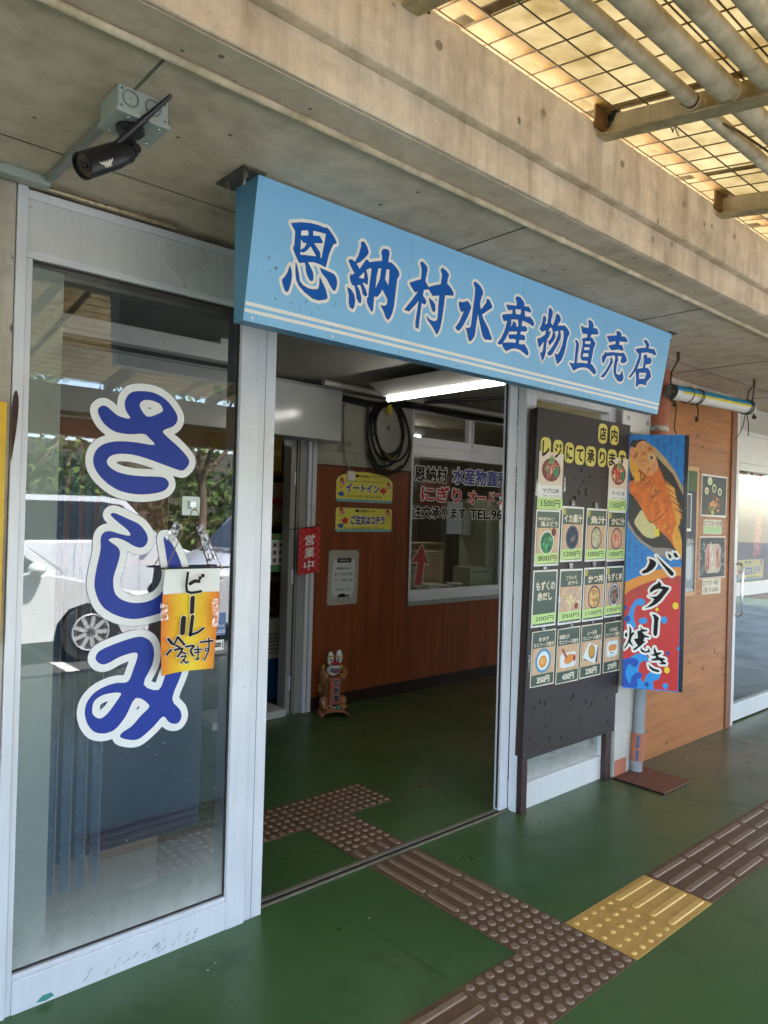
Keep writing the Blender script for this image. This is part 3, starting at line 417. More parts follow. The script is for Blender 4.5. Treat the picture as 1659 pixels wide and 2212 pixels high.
# interior room
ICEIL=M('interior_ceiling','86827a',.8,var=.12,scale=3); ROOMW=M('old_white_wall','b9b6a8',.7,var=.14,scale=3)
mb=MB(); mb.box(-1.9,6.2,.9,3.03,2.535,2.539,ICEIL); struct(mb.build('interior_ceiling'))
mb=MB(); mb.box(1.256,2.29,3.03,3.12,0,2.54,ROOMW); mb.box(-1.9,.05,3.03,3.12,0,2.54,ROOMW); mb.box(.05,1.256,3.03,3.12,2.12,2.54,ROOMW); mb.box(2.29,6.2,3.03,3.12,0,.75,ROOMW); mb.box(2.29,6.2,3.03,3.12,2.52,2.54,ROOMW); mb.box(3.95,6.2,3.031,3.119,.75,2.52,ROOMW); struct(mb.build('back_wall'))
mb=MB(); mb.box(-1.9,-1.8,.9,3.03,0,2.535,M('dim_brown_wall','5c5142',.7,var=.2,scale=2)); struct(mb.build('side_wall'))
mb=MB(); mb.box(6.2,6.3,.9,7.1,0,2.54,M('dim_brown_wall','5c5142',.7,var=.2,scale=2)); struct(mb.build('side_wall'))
# room behind (shop and kitchen)
SHOPW=M('shop_wall','8e8468',.8,var=.15,scale=2)
mb=MB(); mb.box(-1.9,6.2,6.9,7,0,2.6,SHOPW); mb.box(-1.9,6.2,3.12,6.9,2.56,2.6,SHOPW); mb.box(2.0,2.06,3.12,6.9,0,2.56,SHOPW); mb.box(-1.9,-1.8,3.12,6.9,0,2.56,SHOPW); struct(mb.build('back_room_wall'))
# outer wall: concrete pier left, lintel above the openings, pillar and wall right
mb=MB(); mb.box(-7,-1.512,.78,1.0,0,2.54,WALLC); struct(mb.build('wall_pier'))
mb=MB(); mb.box(-1.511,6,.90,.96,2.30,2.54,ROOMW); struct(mb.build('lintel'))
mb=MB(); mb.box(1.885,2.16,.735,.9,0,2.54,M('whitewashed_pillar','b9b3a8',.8,var=.16,scale=5)); mb.box(2.16,3.62,.79,.9,0,2.54,WALLC); struct(mb.build('pillar'))
mb=MB(); mb.box(1.89,2.02,.7315,.7349,0,.1,TERRA); struct(mb.build('pillar_base_paint'))
# ================================================================ CANOPY
S=-.166
def cz(y): return 2.90+.0+S*(-.245-y)*1.0   # canopy drops away from the building
def sh(dz): return lambda x,y,z: (x,y,z+cz(y))
t=thing('canopy','yellowed translucent sheet canopy with wire mesh sloping out from the concrete fascia','canopy',(0,-.25,2.9))
mb=MB()
for i in range(-9,20):   # sheets with lapped edges
    x0=i*.66; mb.box(x0,x0+.70,-2.62,-.10,.030+.004*(i%2),.033+.004*(i%2),CANOPY,sh(0))
mb.build('roof_sheet',t)
WIRE=M('rusty_wire','7a6748',.7,.2,var=.25,scale=40)
mb=MB()
x=-6.0
while x<12: mb.tube([(x,-2.6,cz(-2.6)+.019),(x,-.12,cz(-.12)+.019)],.0026,WIRE,5); x+=.1033
y=-2.58
while y<-.15: mb.tube([(-6,y,cz(y)+.0135),(12,y,cz(y)+.0135)],.0028,WIRE,5); y+=.0985
mb.build('wire_mesh',t)
mb=MB(); mb.box(-6,12,-.30,-.255,.0235,.0285,M('yellow_batten',(.45,.27,.06),.6),sh(0)); mb.build('edge_batten',t)
for k,(x,lab) in enumerate([(-.86,'cream steel angle under the canopy at the top left, cut by the picture edge'),(.017,'cream steel angle with rusty bracket where a black clip sits beside it'),(.90,'cream steel angle under the canopy, third along, with wavy rust patches'),(1.79,'small far cream steel angle under the canopy near the right edge'),(2.68,'farthest cream steel angle under the canopy at the right edge'),(-1.75,'cream steel angle under the canopy overhead, outside the picture')]):
    if x<-1.5: continue
    b=thing('steel_beam',lab,'steel beam',(x,-.26,cz(-.26)),'steel angles under the canopy')
    mb=MB(); mb.box(x,x+.006,-2.6,-.262,-.075,.0105,STEEL,sh(0)); mb.build('web',b)
    mb=MB(); mb.box(x-.052,x-.0005,-2.6,-.262,-.075,-.068,STEEL,sh(0)); mb.build('flange',b)
    RUST=M('rusty_plate',(.20,.10,.03),.85,var=.4,scale=25)
    mb=MB(); mb.box(x-.068,x+.045,-.2675,-.2612,-.05,.03,RUST,sh(0)); mb.build('end_plate',b)
for py,r,lab in ((-.578,.0215,'slimmest pale pipe under the canopy, nearest the concrete fascia, with a black joint ring'),(-.683,.0325,'thick pale pipe under the canopy, second from the fascia'),(-.79,.0255,'stained pale pipe under the canopy, third from the fascia'),(-.893,.0255,'pale pipe in the top right corner, farthest from the fascia')):
    z=2.815-(py+.56)*-.16
    b=thing('conduit_pipe',lab,'pipe',(0,py,z),'pipes running along under the canopy')
    MB().tube([(-6,py,z),(12,py,z)],r,PIPEM,18).build('tube',b)
    mb=MB()
    for x in (.0,.88,1.77,-.9,2.65):
        mb.tube([(x-.012,py,z),(x+.012,py,z)],r+.003,PIPEM,18)
        mb.tube([(x-.02,py,z),(x-.016,py,z)],r+.005,PIPEM,18); mb.tube([(x+.016,py,z),(x+.02,py,z)],r+.005,PIPEM,18)
    build_each(mb,'clamp',b)
    if r<.022: MB().tube([(-.032,py,z),(-.027,py,z)],r+.0015,BLK,18).build('joint_ring',b)
# loose wire tie and black clip on mesh
t=thing('cable_clip','small black plastic clip tied to the mesh above the steel bracket','clip',(.03,-.29,2.9))
mb=MB(); zc=cz(-.3); mb.tube([(.01,-.275,zc-.03),(.012,-.285,zc-.01),(.02,-.30,zc+.012)],.004,BLK,7); mb.obox((.012,-.285,zc+.0),(.006,0,.002),(0,.008,0),(-.001,0,.012),BLK); mb.obox((.012,-.30,zc+.014),(.004,.004,0),(0,.016,0),(0,0,.004),BLK); mb.build('clip_body',t)
mb=MB(); mb.tube([(.03,-.47,2.83),(.045,-.485,2.78),(.10,-.46,2.83),(.25,-.40,2.875)],.0022,WIRE,6); mb.tube([(.0,-.53,2.835),(.2,-.62,2.79),(.6,-.64,2.80),(.95,-.56,2.83)],.004,M('brown_cable','6b5536',.7),7); tag(mb.build('loose_wire'),'loose rusty wire and sagging cable hanging below the canopy mesh','wire')
# outer gutter beam and posts of the canopy (seen mirrored in the glass)
TAN=M('tan_painted_steel','b39a70',.6,var=.12,scale=4)
t=thing('gutter_beam','tan box beam along the outer edge of the canopy','beam',(0,-2.6,2.2))
MB().box(-6,12,-2.72,-2.58,2.10,2.47,TAN).build('beam_body',t,.006); MB().box(-6,12,-2.74,-2.57,2.4705,2.485,TAN).build('cap',t)
for x in (-4.2,4.9,8.5): tag(MB().box(x-.06,x+.06,-2.71,-2.59,0,2.10,TAN).build('canopy_post',None,.006),{-4.2:'tan steel post under the canopy edge left of the camera',4.9:'tan steel post under the canopy edge right of the camera',8.5:'farthest tan steel post of the canopy'}[x],'post','posts of the canopy')
# ================================================================ CEILING FITTINGS
t=thing('ceiling_conduit','long thin beige conduit along the concrete ceiling in front of the blue sign','conduit',(0,-.11,2.54))
MB().tube([(-7,-.11,2.529),(12,-.11,2.529)],.0095,PIPEM,12).build('tube',t)
mb=MB()
for i in range(-4,12): mb.tube([(i*.9-.01,-.11,2.529),(i*.9+.012,-.11,2.529)],.0115,PIPEM,12)
build_each(mb,'coupling',t)
mb=MB(); RM=M('grime_edge','4a3a2a',.95,var=.4,scale=30)
for i in range(400):
    x=random.uniform(-2.5,5); L=random.uniform(.01,.07); mb.box(x,x+L,-.0985,-.096+random.uniform(0,.008),2.5378,2.5399,RM)
mb.build('grime',t)
BRZ=M('bronze_strip',(.42,.33,.20),.3,.5,var=.2)
mb=MB(); mb.tube([(-7,.757,2.524),(-1.012,.757,2.524)],.008,BRZ,10); tag(mb.build('ceiling_rod'),'thin bronze rod where the white frame meets the ceiling','rod')
t=thing('cable_duct','grey plastic cable duct on the ceiling running to the camera box','duct',(-1.44,.5,2.53))
mb=MB(); mb.box(-6,-1.437,.70,.745,2.512,2.5395,GREY); mb.build('duct_run',t,.003)
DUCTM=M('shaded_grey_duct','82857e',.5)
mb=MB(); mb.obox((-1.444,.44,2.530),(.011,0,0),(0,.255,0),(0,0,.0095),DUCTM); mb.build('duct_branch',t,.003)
# junction box + camera
t=thing('junction_box','grey plastic junction box with two round knockouts on the ceiling','junction box',(-1.43,.12,2.54))
X0,X1,Y0,Y1=-1.480,-1.356,.077,.190
MB().box(X0,X1,Y0,Y1,2.4835,2.5395,GREY).build('box_body',t,.004)
MB().box(X0-.004,X1+.004,Y0-.004,Y1+.004,2.474,2.4834,GREY).build('cover',t,.002)
fr=F((0,Y0-.0004,0)); mb=MB(); KN=M('knockout_line','4f544f',.6)
for cx in (-1.450,-1.395):
    for r_,w_ in ((.0195,.0012),(.0165,.001)):
        mb.tube([(cx+r_*math.cos(a),Y0-.0004,2.513+r_*math.sin(a)) for a in [k*math.pi/14 for k in range(28)]],w_*.6,KN,5,closed=True)
    rect(mb,fr,cx-.004,2.5123,cx+.004,2.514,KN,.0003); rect(mb,fr,cx+.002,2.523,cx+.0032,2.528,KN,.0003)
build_each(mb,'knockout',t)
mb=MB(); SCR=M('screw_steel','c9c9c6',.25,.9)
for sx,sy in ((X0+.03,Y0+.012),(X1-.018,Y0+.012),(X0+.02,Y1-.012),(X1-.012,Y1-.012)): mb.ell((sx,sy,2.4735),(.0042,.0042,.003),SCR,10,6)
build_each(mb,'screw',t)
mb=MB()
for sx,sz in ((X0+.009,2.53),(X0+.009,2.491),(X1-.009,2.53),(X1-.009,2.491)): mb.ell((sx,Y0-.0005,sz),(.0028,.002,.0028),KN,8,5)
build_each(mb,'corner_screw',t)
t=thing('security_camera','black bullet security camera with white winged emblem and stub antenna under the ceiling box','camera',(-1.427,.133,2.474))
mb=MB(); mb.cyl((-1.427,.133,2.4642),(-1.427,.133,2.4738),.034,BLK,28); mb.cyl((-1.427,.133,2.457),(-1.427,.133,2.4641),.027,BLK,28,.0335); mb.build('mount_base',t,.002)
piv=Vector((-1.423,.130,2.420)); dv=Vector((-.132,-.036,-.097)).normalized(); upv=Vector((0,0,1)); sv=dv.cross(upv).normalized(); tv=sv.cross(dv)
mb=MB(); mb.tube([(-1.427,.133,2.46),(-1.425,.132,2.44),piv],.0135,BLK,14); mb.ell(piv,(.0175,.0175,.0175),BLK,18,12); mb.tube([piv-sv*.022,piv+sv*.022],.011,BLK,14); mb.build('swivel_arm',t)
b0=piv+dv*.012; b1=b0+dv*.040; b2=b0+dv*.148
mb=MB(); mb.tube([b0,b0+dv*.004,b1],[.020,.0255,.0265],BLK,30); mb.tube([b1+dv*.0015,b2],[.0295,.0305],BLK,34,False); mb.tube([b1+dv*.0015,b1+dv*.0016],[.0295,.0295],BLK,34)
# hood: thin shell open at the front
mb.tube([b2,b2-dv*.012],[.0275,.0275],BLK,34,False); N=34; ring=[]
for r_ in (.0305,.0275): ring.append([b2+r_*(math.cos(2*math.pi*k/N)*sv+math.sin(2*math.pi*k/N)*tv) for k in range(N)])
mb.add(ring[0]+ring[1],[(k,(k+1)%N,N+(k+1)%N,N+k) for k in range(N)],BLK); mb.build('body',t)
LENS=M('lens_brown','54463a',.2); mb=MB(); mb.cyl(b2-dv*.013,b2-dv*.011,.0272,LENS,30); mb.build('lens_plate',t); mb=MB(); mb.tube([b2-dv*.0105+.0135*(math.cos(a)*sv+math.sin(a)*tv) for a in [k*math.pi/15 for k in range(30)]],.0016,BLK,6,closed=True); mb.ell(b2-dv*.011,(.008,.008,.008),BLK,14,10); mb.build('lens',t)
mb=MB(); wv=(-sv*1.0+tv*.35).normalized()
# side of the body that faces the street
vdir=(Vector((-2.1077,-1.5969,1.5563))-b1); vdir=(vdir-dv*vdir.dot(dv)).normalized(); hv=vdir.cross(dv).normalized(); 
fr=F(b1+dv*.062+vdir*.0313+hv*.010,-dv,hv if hv.z>0 else -hv)
emb=[(-.022,.008),(-.010,.004),(-.008,.008),(-.0045,.002),(0,.007),(.0045,.002),(.008,.008),(.010,.004),(.022,.008),(.017,.001),(.011,-.001),(.0105,-.008),(.0075,-.0045),(.006,-.0095),(.003,-.0045),(0,-.0095),(-.003,-.0045),(-.006,-.0095),(-.0075,-.0045),(-.0105,-.008),(-.011,-.001),(-.017,.001)]
bend=lambda p:(p[0],p[1]); poly(mb,fr,emb,M('emblem_silver','cfc9bf',.4),-.0004); mb.build('emblem',t)
mb=MB(); a0=b1-dv*.008+tv*.02; ad=Vector((.095,-.084,.120)); mb.tube([a0,a0+ad*.06,a0+ad*.55,a0+ad*.6,a0+ad],[.0085,.0075,.0085,.007,.0048],BLK,14); mb.ell(a0+ad,(.0052,.0052,.0052),M('dark_tip','4a3226',.5),10,8); mb.build('antenna',t)
mb=MB(); mb.ell(b1+dv*.05+vdir*.028-Vector((0,0,.014)),(.002,.002,.002),SCR,8,6); mb.build('screw',t)

# ================================================================ SHOP SIGN
yt,yb,zb=.226,.2925,2.1215
t=thing('shop_sign','sky blue shop sign box hung from the ceiling with large blue Japanese lettering','sign',(.226,.3,2.53))
SX0,SX1=-1.011,1.462; ZT=2.532
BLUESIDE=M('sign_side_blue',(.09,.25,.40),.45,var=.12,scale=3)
ax=lambda z: yt+(yb-yt)*(2.54-z)/(2.54-zb)
mb=MB(); pf=[(SX0,ax(ZT),ZT),(SX0,.357,ZT),(SX0,.345,zb),(SX0,yb,zb)]; n=4; vs=pf+[(SX1,y,z) for _,y,z in pf]
mb.add(vs,[(0,1,2,3),(7,6,5,4),(1,5,6,2),(2,6,7,3),(0,4,5,1)],BLUESIDE); mb.build('sign_box',t)
e=Vector((0,yb-yt,zb-2.54)); L=e.length; e.normalize(); fr=F((0,yt,2.54),(1,0,0),-e)   # v up the sloping face; local v = -distance below the ceiling line
mp_=MB(); rect(mp_,fr,SX0,-L,SX1,-.008,SIGNBLUE,.0008)
CLOUD=M('cloud_haze_print',(.30,.52,.72),.35,var=.1,scale=3)
mb=MB()
for a,b in (((SX0+.002,-.3785),(SX1-.002,-.3675)),((SX0+.002,-.3985),(SX1-.002,-.388))):
    mb2=MB(); rect(mb2,fr,a[0],a[1]-.0,b[0],b[1],WHITE,.0016); mb2.build('stripe',t)
SCUFF=M('scuffed_print',(.16,.30,.42),.6,var=.3,scale=60)
mb=MB()
for i in range(30):
    cx=random.gauss(-.83,.07); cy=-.20-abs(random.gauss(0,.09)); 
    if cy<-.41: continue
    poly(mb,fr,[(cx+random.uniform(-1,1)*.010,cy+random.uniform(-1,1)*.012) for _ in range(4)],SCUFF,.0012)
mp_.add(mb.v,mb.f,SCUFF)
for x in (-.385,.24,.865): rect(mp_,fr,x,-L+.001,x+.0012,-.0085,M('panel_seam',(.10,.28,.46),.5),.0011)
mp_.build('front_panel',t)
mb=MB()
for i in range(9): mb.cyl(fr.p(SX0+.03+i*.3015,-L+.012,.0008),fr.p(SX0+.03+i*.3015,-L+.012,.003),.0045,SCR,10)
build_each(mb,'face_screw',t)
mw=MB(); ml=MB(); me_=MB()
for k in ('on','na','son','sui','san','mono','choku','bai','ten'):
    g=G(k); g=[l for l in g]
    loops(ml,fr,g,LETBLUE,.0032)
    loops(me_,fr,sdf_loops(g,.0014,n=170),NAVYEDGE,.0026)
    loops(mw,fr,sdf_loops(g,.0115,n=170),WHITE,.0020)
mw.build('lettering_outline',t); me_.build('lettering_edge',t); ml.build('lettering',t)
PLATE=M('rusty_bracket',(.13,.11,.09),.6,.5,var=.35,scale=20)
mb=MB(); mb.box(SX0-.055,SX0+.02,.215,.375,2.5325,2.5395,PLATE); pl=mb.build('mounting_plate',t)
mb=MB()
for y in (.245,.34): mb.cyl((SX0-.035,y,2.494),(SX0-.035,y,2.5324),.005,SCR,8); mb.cyl((SX0-.035,y,2.516),(SX0-.035,y,2.5324),.011,PLATE,6)
build_each(mb,'bolt',t,pl)
mb=MB(); mb.box(SX1-.02,SX1+.035,.215,.30,2.5325,2.5395,PLATE); pl=mb.build('mounting_plate',t)
mb=MB(); mb.cyl((SX1+.022,.24,2.50),(SX1+.022,.24,2.5324),.005,SCR,8); build_each(mb,'bolt',t,pl)
# ================================================================ LEFT WINDOW
t=thing('fixed_window','tall white aluminium framed window pane beside the doorway, left of the opening','window',(-1.1,.8,0))
mb=MB(); mb.box(-1.509,-1.4795,.772,.90,0,2.535,ALU); mb.build('jamb',t,.002)
mb=MB(); mb.box(-1.4785,-1.4605,.779,.88,.0,2.3085,ALU); mb.build('stile',t,.002)
mb=MB(); mb.box(-1.4785,-.7285,.781,.88,2.331,2.488,HEADER); mb.box(-1.4785,-.7285,.776,.88,2.4885,2.515,ALU); mb.build('header_panel',t,.0015)
mb=MB(); mb.box(-1.4785,-.7285,.777,.88,2.309,2.3305,ALU); mb.build('top_rail',t,.002)
mb=MB(); mb.box(-1.4600,-.7315,.776,.88,.0,.104,ALU); mb.box(-1.4600,-.7315,.779,.88,.1045,.121,ALU); mb.build('bottom_rail',t,.002)
mb=MB(); mb.box(-.731,-.6545,.774,.88,0,2.53,ALU); mb.build('stile',t,.002)
GASK=M('black_gasket','2b2420',.6)
mb=MB(); mb.box(-1.4600,-.7315,.792,.80,.1215,.1275,GASK); mb.box(-.7375,-.7315,.792,.80,.1278,2.3085,GASK); mb.box(-1.4600,-.738,.792,.80,2.3025,2.3085,GASK); mb.build('gasket',t)
mb=MB(); mb.quad((-1.46,.797,.1276),(-.738,.797,.1276),(-.738,.797,2.3024),(-1.46,.797,2.3024),GLASS); mb.build('pane',t)
mb=MB(); SCF=M('scuff_mark','3a3c40',.8); GRP=M('green_paint_smear',(.05,.22,.18),.6); fr=F((0,.7755,0))
for i in range(26):
    x=random.uniform(-1.25,-.85); z=random.uniform(.012,.05); l=random.uniform(.004,.018); poly(mb,fr,[(x,z),(x+l,z+l*.9),(x+l*1.1,z+l*.85),(x+.003,z)],SCF,.0004)
poly(mb,fr,[(-1.39,.012),(-1.37,.027),(-1.345,.026),(-1.335,.013),(-1.36,.006)],GRP,.0004)
mb.build('scuff',t)
BURN=M('burn_mark',(.06,.03,.02),.8,var=.4)
mb=MB(); poly(mb,F((0,.7715,0)),smooth([(-1.5085,1.69),(-1.5085,1.86),(-1.498,1.90),(-1.49,1.86),(-1.495,1.78),(-1.502,1.72)]),BURN,.0003); mb.build('burn_mark',t)
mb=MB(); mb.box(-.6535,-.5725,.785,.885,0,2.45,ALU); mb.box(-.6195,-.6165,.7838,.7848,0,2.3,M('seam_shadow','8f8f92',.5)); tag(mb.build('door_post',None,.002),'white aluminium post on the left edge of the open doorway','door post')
for k,nm,lab in (('sa','さ','top blue hiragana letter sa sticker on the left window'),('shi','し','middle blue hiragana letter shi sticker, partly behind the beer banner'),('mi','み','bottom blue hiragana letter mi sticker, below the beer banner')):
    g=[smooth(l,3) for l in G(k)]; t=thing('window_letter',lab,'sticker',(-1.1,.795,float(np.mean([p[1] for p in g[0]]))),'blue letters down the left window'); fr=F((0,.7955,0))
    mb=MB(); loops(mb,fr,sdf_loops(g,.0275,n=170),NAVYEDGE,.0002); mb.build('edge',t)
    mb=MB(); loops(mb,fr,sdf_loops(g,.0262,n=170),OFFW,.0008); mb.build('border',t)
    mb=MB(); loops(mb,fr,sdf_loops(g,.0009,n=200),NAVYEDGE,.0012); mb.build('letter_edge',t)
    mb=MB(); loops(mb,fr,g,STICK,.0018); mb.build('letter',t)
# beer banner on its hook
t=thing('beer_banner','small white and amber cloth banner advertising chilled beer, hung on the left window','banner',(-.91,.765,1.35))
def bgrad():
    m,nt,bs=base('beer_print'); tc=node(nt,'ShaderNodeTexCoord'); sx=node(nt,'ShaderNodeSeparateXYZ'); nt.links.new(tc.outputs['Object'],sx.inputs[0])
    d=math_(nt,'ABSOLUTE',math_(nt,'SUBTRACT',sx.outputs[0],-.012)); d=math_(nt,'MULTIPLY',d,9)
    cc=ramp(nt,d,[(.1,(.86,.62,.02)),(.55,(.85,.42,.01)),(.95,(.80,.19,.01))]); nt.links.new(cc,bs.inputs['Base Color']); bs.inputs['Roughness'].default_value=.6; return m
BEER=bgrad()
def bw(u,v):  # hanging cloth surface u 0..1, v 0(top)..1
    xl=-1.017-.010*math.sin(v*3.0)+ (-.004)*v; xr=-.808+.003*math.sin(v*5)-.012*v
    return (xl+(xr-xl)*u, .752-.004*math.sin(u*7+v*3)*v-.006*v*(1-u), 1.353-(.369-.006*math.sin(u*3))*v)
for nm,v0,v1,m in (('foam_cloth',0,.245,WHITE),('beer_cloth',.245,1,BEER)):
    mb=MB(); nu,nv=12,16; vs=[bw(i/nu,v0+(v1-v0)*j/nv) for j in range(nv+1) for i in range(nu+1)]
    mb.add(vs,[(j*(nu+1)+i,(j+1)*(nu+1)+i,(j+1)*(nu+1)+i+1,j*(nu+1)+i+1) for j in range(nv) for i in range(nu)],m,True); o=mb.build(nm,t)
fr=F((0,.738,0)); mb=MB(); mw=MB()
for l,wd in DATA['beer']:
    pts=[(x*SC,y*SC) for x,y in l]; ws=wd*.00018
    loops(mb,fr,sdf_loops(None,0,[(smooth(pts,3,False) if len(pts)>2 else pts,ws)],60),BLACK,.0012); loops(mw,fr,sdf_loops(None,0,[(smooth(pts,3,False) if len(pts)>2 else pts,ws+.0018)],60),WHITE,.0001+.00002*random.random())
mw.build('lettering_outline',t); mb.build('lettering',t)
mb=MB(); mb.cyl((-1.042,.75,1.352),(-.772,.75,1.350),.0035,BLK,8); mb.build('rod',t)
CORD=M('jute_cord',(.30,.18,.07),.9)
mb=MB(); mb.tube([(-1.016,.748,1.352),(-.915,.77,1.552),(-.905,.77,1.556),(-.895,.77,1.552),(-.806,.748,1.350)],.0016,CORD,6); mb.tube([(-1.016,.748,1.356),(-1.02,.746,1.348)],.004,CORD,6); mb.tube([(-.806,.748,1.354),(-.802,.746,1.345)],.004,CORD,6); mb.build('cord',t)
t=thing('adhesive_hook','clear square adhesive hook on glass holding the beer banner cord','hook',(-.91,.79,1.57))
CLEARP=M('clear_plastic',(.62,.66,.62),.2,var=.05)
mb=MB(); fr=F((0,.7945,0)); poly(mb,fr,rrect(-.942,1.535,-.874,1.602,.006),CLEARP,.0010); mb.build('pad',t); mb=MB(); mb.obox((-.908,.784,1.572),(.011,0,0),(0,.006,0),(0,0,.013),SCR); mb.tube([(-.914,.778,1.565),(-.914,.766,1.557),(-.902,.766,1.557),(-.902,.778,1.565)],.002,SCR,6); mb.build('metal_hook',t)
def crinkle(fr,cx,cy,w_,h_,ang,m):
    mb=MB(); nx,ny=6,14; ca,sa=math.cos(ang),math.sin(ang); vs=[]
    for j in range(ny+1):
        for i in range(nx+1):
            a=(i/nx-.5)*w_; b=(j/ny-.5)*h_; vs.append(fr.p(cx+a*ca-b*sa,cy+a*sa+b*ca,.001+random.uniform(0,.0035)))
    mb.add(vs,[(j*(nx+1)+i,j*(nx+1)+i+1,(j+1)*(nx+1)+i+1,(j+1)*(nx+1)+i) for j in range(ny) for i in range(nx)],m,True); return mb
TAPE=glass('crinkled_tape',2.1,(.88,.9,.88))
fr=F((0,.7935,0))
tag(crinkle(fr,-.972,1.475,.034,.075,R(-32),TAPE).build('tape_strip'),'crinkled clear tape left of the beer banner hook','tape')
tag(crinkle(fr,-.845,1.435,.034,.14,R(22),TAPE).build('tape_strip'),'long crinkled clear tape right of the beer banner hook','tape')
tag(crinkle(F((0,.737,0)),-1.025,1.205,.028,.06,R(5),TAPE).build('tape_strip'),'folded clear tape on the left edge of the beer banner','tape')
tag(crinkle(F((0,.737,0)),-.832,1.19,.024,.10,R(3),TAPE).build('tape_strip'),'shiny clear tape on the right edge of the beer banner','tape')
t=thing('window_sticker','small blue and white delivery sticker beside the beer banner on glass','sticker',(-.77,.795,1.13)); fr=F((0,.7960,0))
mb=MB(); LB=M('sticker_soft_blue',(.10,.17,.38),.4); poly(mb,fr,rrect(-.812,1.095,-.754,1.178,.005),LB,.0005); disc(mb,fr,-.80,1.166,.018,.022,WHITE,.001); mb.build('sheet',t); mb=MB(); text(mb,fr,'966-8258',-.810,1.103,-.757,1.115,WHITE,.001,.01); text(mb,fr,'鮮魚の直売店',-.806,1.125,-.76,1.134,WHITE,.001); mb.build('lettering',t)
t=thing('window_sticker','small white card sticker with black fork marks under the blue sticker','sticker',(-.77,.795,1.06)); mb=MB(); poly(mb,fr,rrect(-.812,1.040,-.760,1.078,.003),WHITE,.0005); mb.build('sheet',t); mb=MB(); rect(mb,fr,-.798,1.052,-.772,1.068,BLACK,.001); rect(mb,fr,-.807,1.046,-.804,1.072,BLACK,.001); rect(mb,fr,-.766,1.046,-.763,1.072,BLACK,.001); text(mb,fr,'取扱店',-.795,1.056,-.775,1.064,WHITE,.0014); mb.build('lettering',t)
mb=MB(); rect(mb,F((0,.802,0)),-.825,1.985,-.795,2.012,M('teal_sticker',(.04,.30,.24),.5),0); tag(mb.build('window_sticker'),'tiny teal square sticker high on the left window','sticker')
# yellow sign at the far left edge
tag(MB().box(-1.66,-1.524,.762,.7795,1.14,1.86,M('bright_yellow_panel',(.72,.42,.01),.4)).build('yellow_panel',None,.002),'yellow panel on the concrete pier at the left picture edge','panel')
# things behind the left window
t=thing('strip_curtain','hanging blue clear plastic strips behind the left window','curtain',(-1.2,1.1,0))
STRIP=M('blue_plastic_strip',(.10,.16,.24),.25,var=.1); STRIP2=M('blue_plastic_edge',(.22,.30,.38),.3)
for i in range(5):
    x=-1.335+i*.052; mb=MB(); mb.box(x,x+.036,1.08+.006*(i%2),1.083+.006*(i%2),.17,1.75,STRIP); mb.box(x+.030,x+.036,1.078,1.079,.17,1.75,STRIP2); mb.build('strip',t)
tag(MB().box(-1.26,-.60,1.25,1.28,.20,1.32,M('navy_panel',(.012,.036,.08),.4,var=.2,scale=2)).build('blue_partition',None,.003),'dark blue partition board behind the left window','partition')
tag(MB().box(-1.30,-.78,1.262,1.6,.0,.199,M('tan_box',(.22,.15,.09),.7)).build('low_box',None,.004),'low tan box on the floor behind the left window','box')
tag(MB().box(-1.466,-1.352,.83,.87,.1,2.30,M('pale_board','c6cbc0',.6,var=.06)).build('pale_board'),'pale upright board behind the left edge of the left window','board')
t=thing('smoke_detector','white smoke detector on its box seen through the top of the left window','smoke detector',(0,2.25,2.5)); mb=MB(); mb.box(-.1,.06,2.1,2.3,2.46,2.535,WHITE); mb.build('mount_box',t,.004); mb=MB(); mb.cyl((-.01,2.2,2.425),(-.01,2.2,2.4595),.055,WHITE,24,.075); mb.build('detector_body',t)
t=thing('cable_tray','white cable trunking along the inside ceiling behind the left window','trunking',(-.5,1.6,2.4)); MB().box(-1.75,.0,1.9,1.98,2.36,2.45,WHITE).build('trunk',t,.003)
# ================================================================ DOORWAY
t=thing('door_track','floor track of the sliding door across the doorway','door track',(.2,.85,0))
TRK=M('worn_steel_track','8c8272',.5,.5,var=.25,scale=20)
mb=MB(); mb.box(-.57,1.9,.818,.829,.001,.0065,TRK); mb.build('outer_rail',t); mb=MB(); mb.box(-.57,1.9,.852,.872,.001,.0065,TRK); mb.build('inner_rail',t); mb=MB(); mb.box(-.57,1.9,.8295,.8515,.0004,.002,M('track_groove','241c16',.9)); mb.build('groove',t)
t=thing('sliding_door','open aluminium sliding glass door leaf behind the menu board','sliding door',(1.4,.85,0))
mb=MB(); mb.box(.921,.986,.832,.874,.0075,2.29,ALU); mb.build('stile',t,.003); mb=MB(); mb.box(.9862,1.84,.838,.868,.0075,.13,ALU); mb.build('bottom_rail',t,.002); mb=MB(); mb.quad((.987,.853,.131),(1.84,.853,.131),(1.84,.853,2.28),(.987,.853,2.28),GLASS2); mb.build('pane',t); mb=MB(); mb.box(.9205,.9209,.846,.860,.02,2.28,GASK); mb.build('edge_gasket',t)
t=thing('fixed_window','white framed fixed pane half hidden behind the dark menu board','window',(1.4,.8,0))
mb=MB(); mb.box(.9875,1.074,.776,.829,0,2.29,ALU); mb.build('stile',t,.002); mb=MB(); mb.box(1.0745,1.862,.776,.829,0,.137,WHITEF); mb.build('bottom_rail',t,.002); mb=MB(); mb.box(1.80,1.884,.7765,.8285,.1375,2.29,ALU); mb.build('stile',t,.002); mb=MB(); mb.box(1.0745,1.7995,.777,.829,2.21,2.29,ALU); mb.build('top_rail',t,.002)
mb=MB(); mb.quad((1.0745,.80,.1375),(1.7995,.80,.1375),(1.7995,.80,2.2095),(1.0745,.80,2.2095),GLASS); mb.build('pane',t)
t=thing('pillar_bracket','white metal plate with round holes at the top of the pillar','bracket',(2.0,.72,2.2)); mb=MB(); mb.box(1.862,2.205,.722,.7345,2.105,2.30,WHITEF); mb.build('plate',t,.002)
mb=MB()
